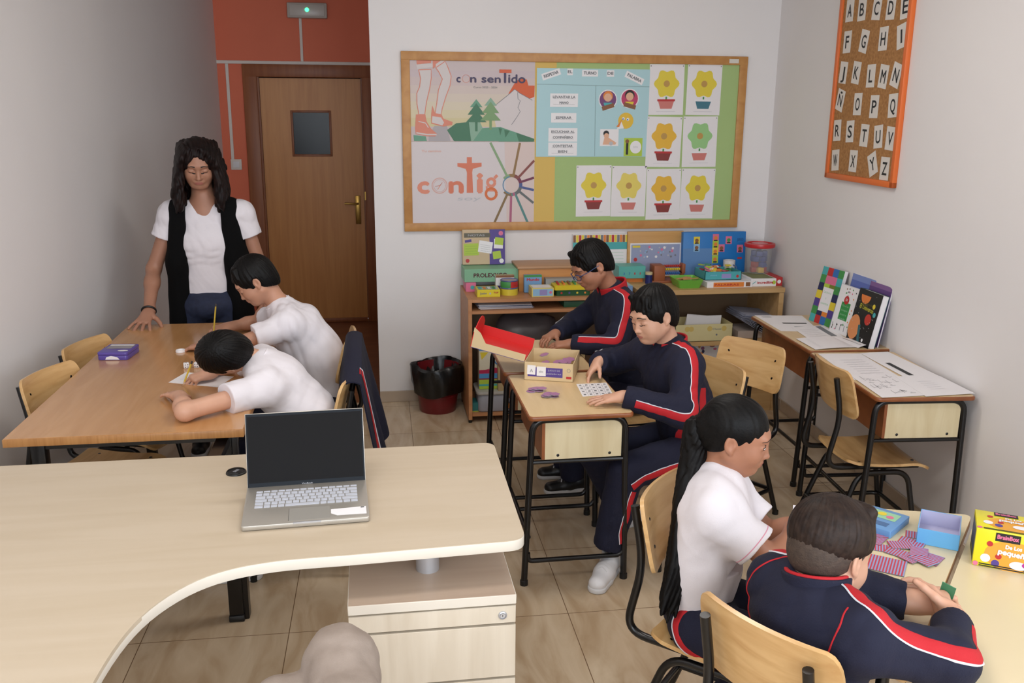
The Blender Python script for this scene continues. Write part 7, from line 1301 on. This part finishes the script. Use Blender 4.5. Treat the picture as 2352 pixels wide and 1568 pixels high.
sp = polo_shirt(t, JF, (.78, -.62, 0), 51, sleeve=.66, infl=.018, w=(.098, .096, .098), sr=(.058, .062), vox=.0038, fold=.0055, trim='N', hem=.06); collar(t, V3(JF['neck']) - up_of(JF) * .020, naxis(hF, JF), .054, .038, POLO, open_dir=(.8, -.6, -.4), flare=1.02)
v, f = ribbon(sp, [V3(JF['pel']) + V3((.13 * math.cos(a_), .13 * math.sin(a_), .030)) for a_ in np.linspace(-2.9, -.3, 14)], .006, .0015, 50, 3); np_mesh('hem_trim', [(v, f, 0)], [PINKT], t)
s3 = Sd(); h = hF; h.ell(s3, (-.013, 0, .035), (.1015, .0815, .0935), .02); h.ell(s3, (-.04, 0, -.015), (.062, .068, .06), .02); h.ell(s3, (.116, 0, -.036), (.066, .094, .094), .008, op='s'); a = V3((.03, 0, -.012)); b = V3((-.10, 0, -.075)); d = b - a; n = V3((d[2], 0, -d[0])); n = n if n[2] < 0 else -n; s3.cut(h.w(a), n[0] * h.x + n[2] * h.z, .010)
for q in (-1, 1): h.ell(s3, (-.002, q * .088, -.008), (.021, .020, .030), .006, op='s')
h.cone(s3, (-.09, 0, .0), (-.118, 0, -.02), .04, .028, .03)
h.cone(s3, (.09, 0, .105), (-.06, .0, .140), .0035, .0035, .004, op='s'); s3.fnoise(strands(h, (-.125, 0, -.01), .0009, 44, 70)); v, f = s3.mesh(.0028); np_mesh('hair', [(v, f, 0)], [HB], t)
s4 = Sd(); TP = resample([h.w((-.110, 0, -.012)), (0.840, 2.205, 0.850), (0.812, 2.165, 0.765), (0.790, 2.125, 0.675), (0.764, 2.095, 0.595), (0.742, 2.080, 0.525)], 16)
for i in range(15): r0 = .036 - .0008 * i - .010 * max(0, i - 9) / 6; s4.cone(TP[i], TP[i + 1], r0, r0 - .0012, .012)
rnd = random.Random(4)
for k in range(16): o_ = V3((rnd.uniform(-.02, .02), rnd.uniform(-.02, .02), 0)); s4.cone(TP[11] + o_, TP[15] + o_ * 1.3 + V3((0, 0, -rnd.uniform(0, .05))), .010, .003, .008)
s4.fnoise(lambda P: .0016 * np.sin((P[..., 0] - .42 * P[..., 2]) * 420 + P[..., 1] * 200 + 2 * np.sin(P[..., 2] * 17)) + .0014 * np.sin((P[..., 1] - .3 * P[..., 2]) * 300 + 2 * np.sin(P[..., 2] * 23))); v, f = s4.mesh(.0030); np_mesh('ponytail', [(v, f, 0)], [HB], t)
g = G(); c_ = TP[1]; d = nrm(TP[2] - TP[0]); a = nrm(np.cross(d, (0, 0, 1))); b = np.cross(d, a); g.tube([tuple(c_ + (a * math.cos(q) + b * math.sin(q)) * .030) for q in np.linspace(0, 2 * PI, 21)[:-1]], .0055, BLACKP, 8, closed=True); g.out('hair_tie', t, world=True)
LF = [((.84, 2.085, .44), (1.06, 1.905, .445), (1.01, 2.02, .12), .080, .060, .048), ((.93, 2.215, .44), (1.16, 2.04, .445), (1.00, 2.24, .10), .080, .060, .048)]
trousers(t, LF, (.872, 2.155, .445), NVY, 12, stripes=[([(.81, 2.075, .50), (.80, 2.07, .44), (.86, 2.02, .40), (.96, 1.93, .42)], .024)], pr=.105, vox=.0044); shoe(t, (.99, 2.30, 0), (1.08, 2.16, 0), SHOEW, .85); shoe(t, (.98, 2.06, 0), (1.12, 1.97, 0), SHOEW, .85)
g = G(); g.box((0, 0, 0), (.05, .0012, .07), WHITEP, bev=0); p = Pic(g, frame((0, -.0006, 0), (1, 0, 0), (0, 0, 1))); p.rect(-.02, .0, .02, .03, PNK, 1); p.rect(-.02, -.03, .02, -.002, TEAL, 1); o = tag(g.out('game_card', smooth=False), 'small card with red and teal picture held up by the long-haired girl', 'card'); o.location = (1.112, 2.092, .7358); o.rotation_euler = (-.08, 0, -.4)
# ---- boy in front, seen from behind
JG = dict(head=(0.936, 1.632, 0.882), neck=(0.902, 1.597, 0.800), chest=(0.885, 1.580, 0.715), mid=(0.865, 1.580, 0.590), pel=(0.865, 1.590, 0.460), shF=(0.868, 1.705, 0.778), shN=(0.935, 1.462, 0.780), elN=(1.105, 1.440, 0.738), wrN=(1.190, 1.555, 0.752), elF=(1.030, 1.700, 0.748), wrF=(1.142, 1.640, 0.748))
t = thing('person', 'boy in navy tracksuit seen from behind in the foreground, hands together on the cream tables', 'person', (.86, 1.58, 0)); hG = Head(JG['head'], (.86, .34, -.38), (.30, .22, .93), .93)
sb = Sd(); head_sdf(sb, hG, True, V3(JG['neck']) - up_of(JG) * .02, .043); hv = sb.mesh(.0028)
(av, _), (bv, _) = arm_isl(JG, 'N', (-.05, .80, .10), (-.9, .1, -.3), (-.2, .2, .9), (.040, .037, .026), start=.75, sc=.86, curls=[(.35, .6, .4), (.4, .7, .4), (.5, .7, .5), (.6, .7, .5)], thumb=(.7, .5), h=.0026), arm_isl(JG, 'F', (.92, -.35, .05), (.3, .3, -.9), (.25, .80, .4), (.040, .037, .026), start=.75, sc=.86, curls=[(.5, .8, .5), (.6, .9, .5), (.7, .9, .5), (.8, .9, .5)], thumb=(.6, .3), h=.0026)
body_mesh(t, [hv, av, bv], SK_L); face_bits(sb, hG, t, look='down')
fG = (.87, .49, .1); sdJ, _ = tracksuit(t, JG, fG, fG, 61, {'N': ((.25, -.7, .65), (.75, -.6, .25)), 'F': ((-.3, .5, .8), (-.3, .8, .4))}, infl=.014, sr=(.054, .050, .041), vox=.0034, fold=.006, w=(.104, .100, .108), cuffs=.74)
upG = up_of(JG); collar(t, V3(JG['neck']) - V3((.006, .003, 0)) + naxis(hG, JG) * .010, naxis(hG, JG), .068, .046, NVY, name='collar', open_dir=(.9, .45, -.3), flare=1.06); collar(t, V3(JG['neck']) - V3((.006, .003, 0)) + naxis(hG, JG) * .012, naxis(hG, JG), .0605, .049, REDF, name='collar_lining', open_dir=(.9, .45, -.2), flare=1.10)
bk = lambda x_, y_, z_: V3((x_, y_, z_))
for pts in ([(.905, 1.475, .835), (.865, 1.455, .78), (.80, 1.48, .66), (.775, 1.50, .54)], [(.87, 1.665, .835), (.80, 1.70, .80), (.755, 1.70, .72), (.74, 1.66, .60)]): v, f = ribbon(sdJ, pts, .0042, .0022, 50, 3); np_mesh('red_piping', [(v, f, 0)], [REDF], t)
# faded short sides, then the longer top
s5 = Sd(); h = hG; h.ell(s5, (-.014, 0, .030), (.1005, .0800, .090), .02); h.ell(s5, (-.040, 0, -.010), (.060, .066, .055), .02); h.ell(s5, (.118, 0, -.022), (.075, .084, .086), .006, op='s'); a = V3((.03, 0, -.002)); b = V3((-.095, 0, -.072)); d = b - a; n = V3((d[2], 0, -d[0])); n = n if n[2] < 0 else -n; s5.cut(h.w(a), n[0] * h.x + n[2] * h.z, .004)
for q in (-1, 1): h.ell(s5, (-.004, q * .088, -.006), (.022, .022, .034), .006, op='s')
v, f = s5.mesh(.003); np_mesh('short_hair_sides', [(v, f, 0)], [mat('cropped_hair', (74, 58, 47), .7, kind='noise', rgb2=(58, 44, 36), s=90, bump=.4, bs=300)], t)
s6 = Sd(); h.ell(s6, (-.012, 0, .046), (.108, .089, .092), .02); h.ell(s6, (.122, 0, -.010), (.078, .088, .080), .006, op='s'); a = V3((.06, 0, .024)); b = V3((-.11, 0, -.045)); d = b - a; n = V3((d[2], 0, -d[0])); n = n if n[2] < 0 else -n; s6.cut(h.w(a), n[0] * h.x + n[2] * h.z, .030); rnd = random.Random(2)
for k in range(11): y = -.055 + .011 * k; h.cone(s6, (.045, y * .8, .115), (.088 - abs(y) * .5, y + .01, .058 + rnd.uniform(-.008, .012)), .015, .005, .012)
s6.fnoise(strands(h, (-.050, .012, .138), .0012, 34, 53)); v, f = s6.mesh(.0026); np_mesh('hair', [(v, f, 0)], [HD], t)
trousers(t, [((.90, 1.50, .44), (1.16, 1.62, .44), (1.12, 1.62, .10), .078, .060, .052), ((.83, 1.66, .44), (1.08, 1.80, .44), (1.04, 1.80, .10), .078, .060, .052)], JG['pel'], NVY, 13, vox=.006); shoe(t, (1.05, 1.60, 0), (1.22, 1.67, 0), SHOEW, .9); shoe(t, (.98, 1.77, 0), (1.13, 1.86, 0), SHOEW, .9)
g = G(); g.box((0, 0, 0), (.03, .0014, .036), mat('card_green', (60, 140, 100), .4)); o = tag(g.out('game_card', smooth=False), 'green card pinched between the hands of the boy seen from behind', 'card'); o.location = (1.225, 1.632, .772); o.rotation_euler = (.3, .2, -.9)
# ---- seated adult whose beige trouser knees show at the bottom edge
t = thing('person', 'seated person in beige trousers, only the knees visible beside the drawer pedestal', 'person', (-.2, 1.2, 0)); BG = mat('beige_trouser_cotton', (156, 140, 128), .85, kind='noise', rgb2=(146, 130, 118), s=30, bump=.25, bs=350)
sd = Sd(); sd.cone((-.02, 1.12, .62), (-.090, 1.70, .672), .095, .062, .04); sd.cone((-.090, 1.70, .672), (-.10, 1.62, .30), .072, .058, .04); sd.cone((-.10, 1.62, .30), (-.09, 1.60, .08), .058, .055, .02); sd.cone((-.18, 1.12, .58), (-.215, 1.66, .595), .085, .055, .04); sd.cone((-.215, 1.66, .595), (-.26, 1.58, .30), .068, .056, .04); sd.cone((-.26, 1.58, .30), (-.26, 1.56, .08), .056, .054, .02); sd.ell((-.14, 1.08, .62), (.17, .13, .12), None, .05); sd.cut((0, 0, .07), (0, 0, -1), .004); sd.cut((0, 1.0, 0), (0, -1, 0), .01)
sd.noise(.005, 28, 6); sd.noise(.006, 46, 9, ridge=True); v, f = sd.mesh(.0048); np_mesh('trousers', [(v, f, 0)], [BG], t)
for x_ in (-.09, -.26): shoe(t, (x_, 1.58, 0), (x_ - .0, 1.80, 0), SHOEB, 1.15)
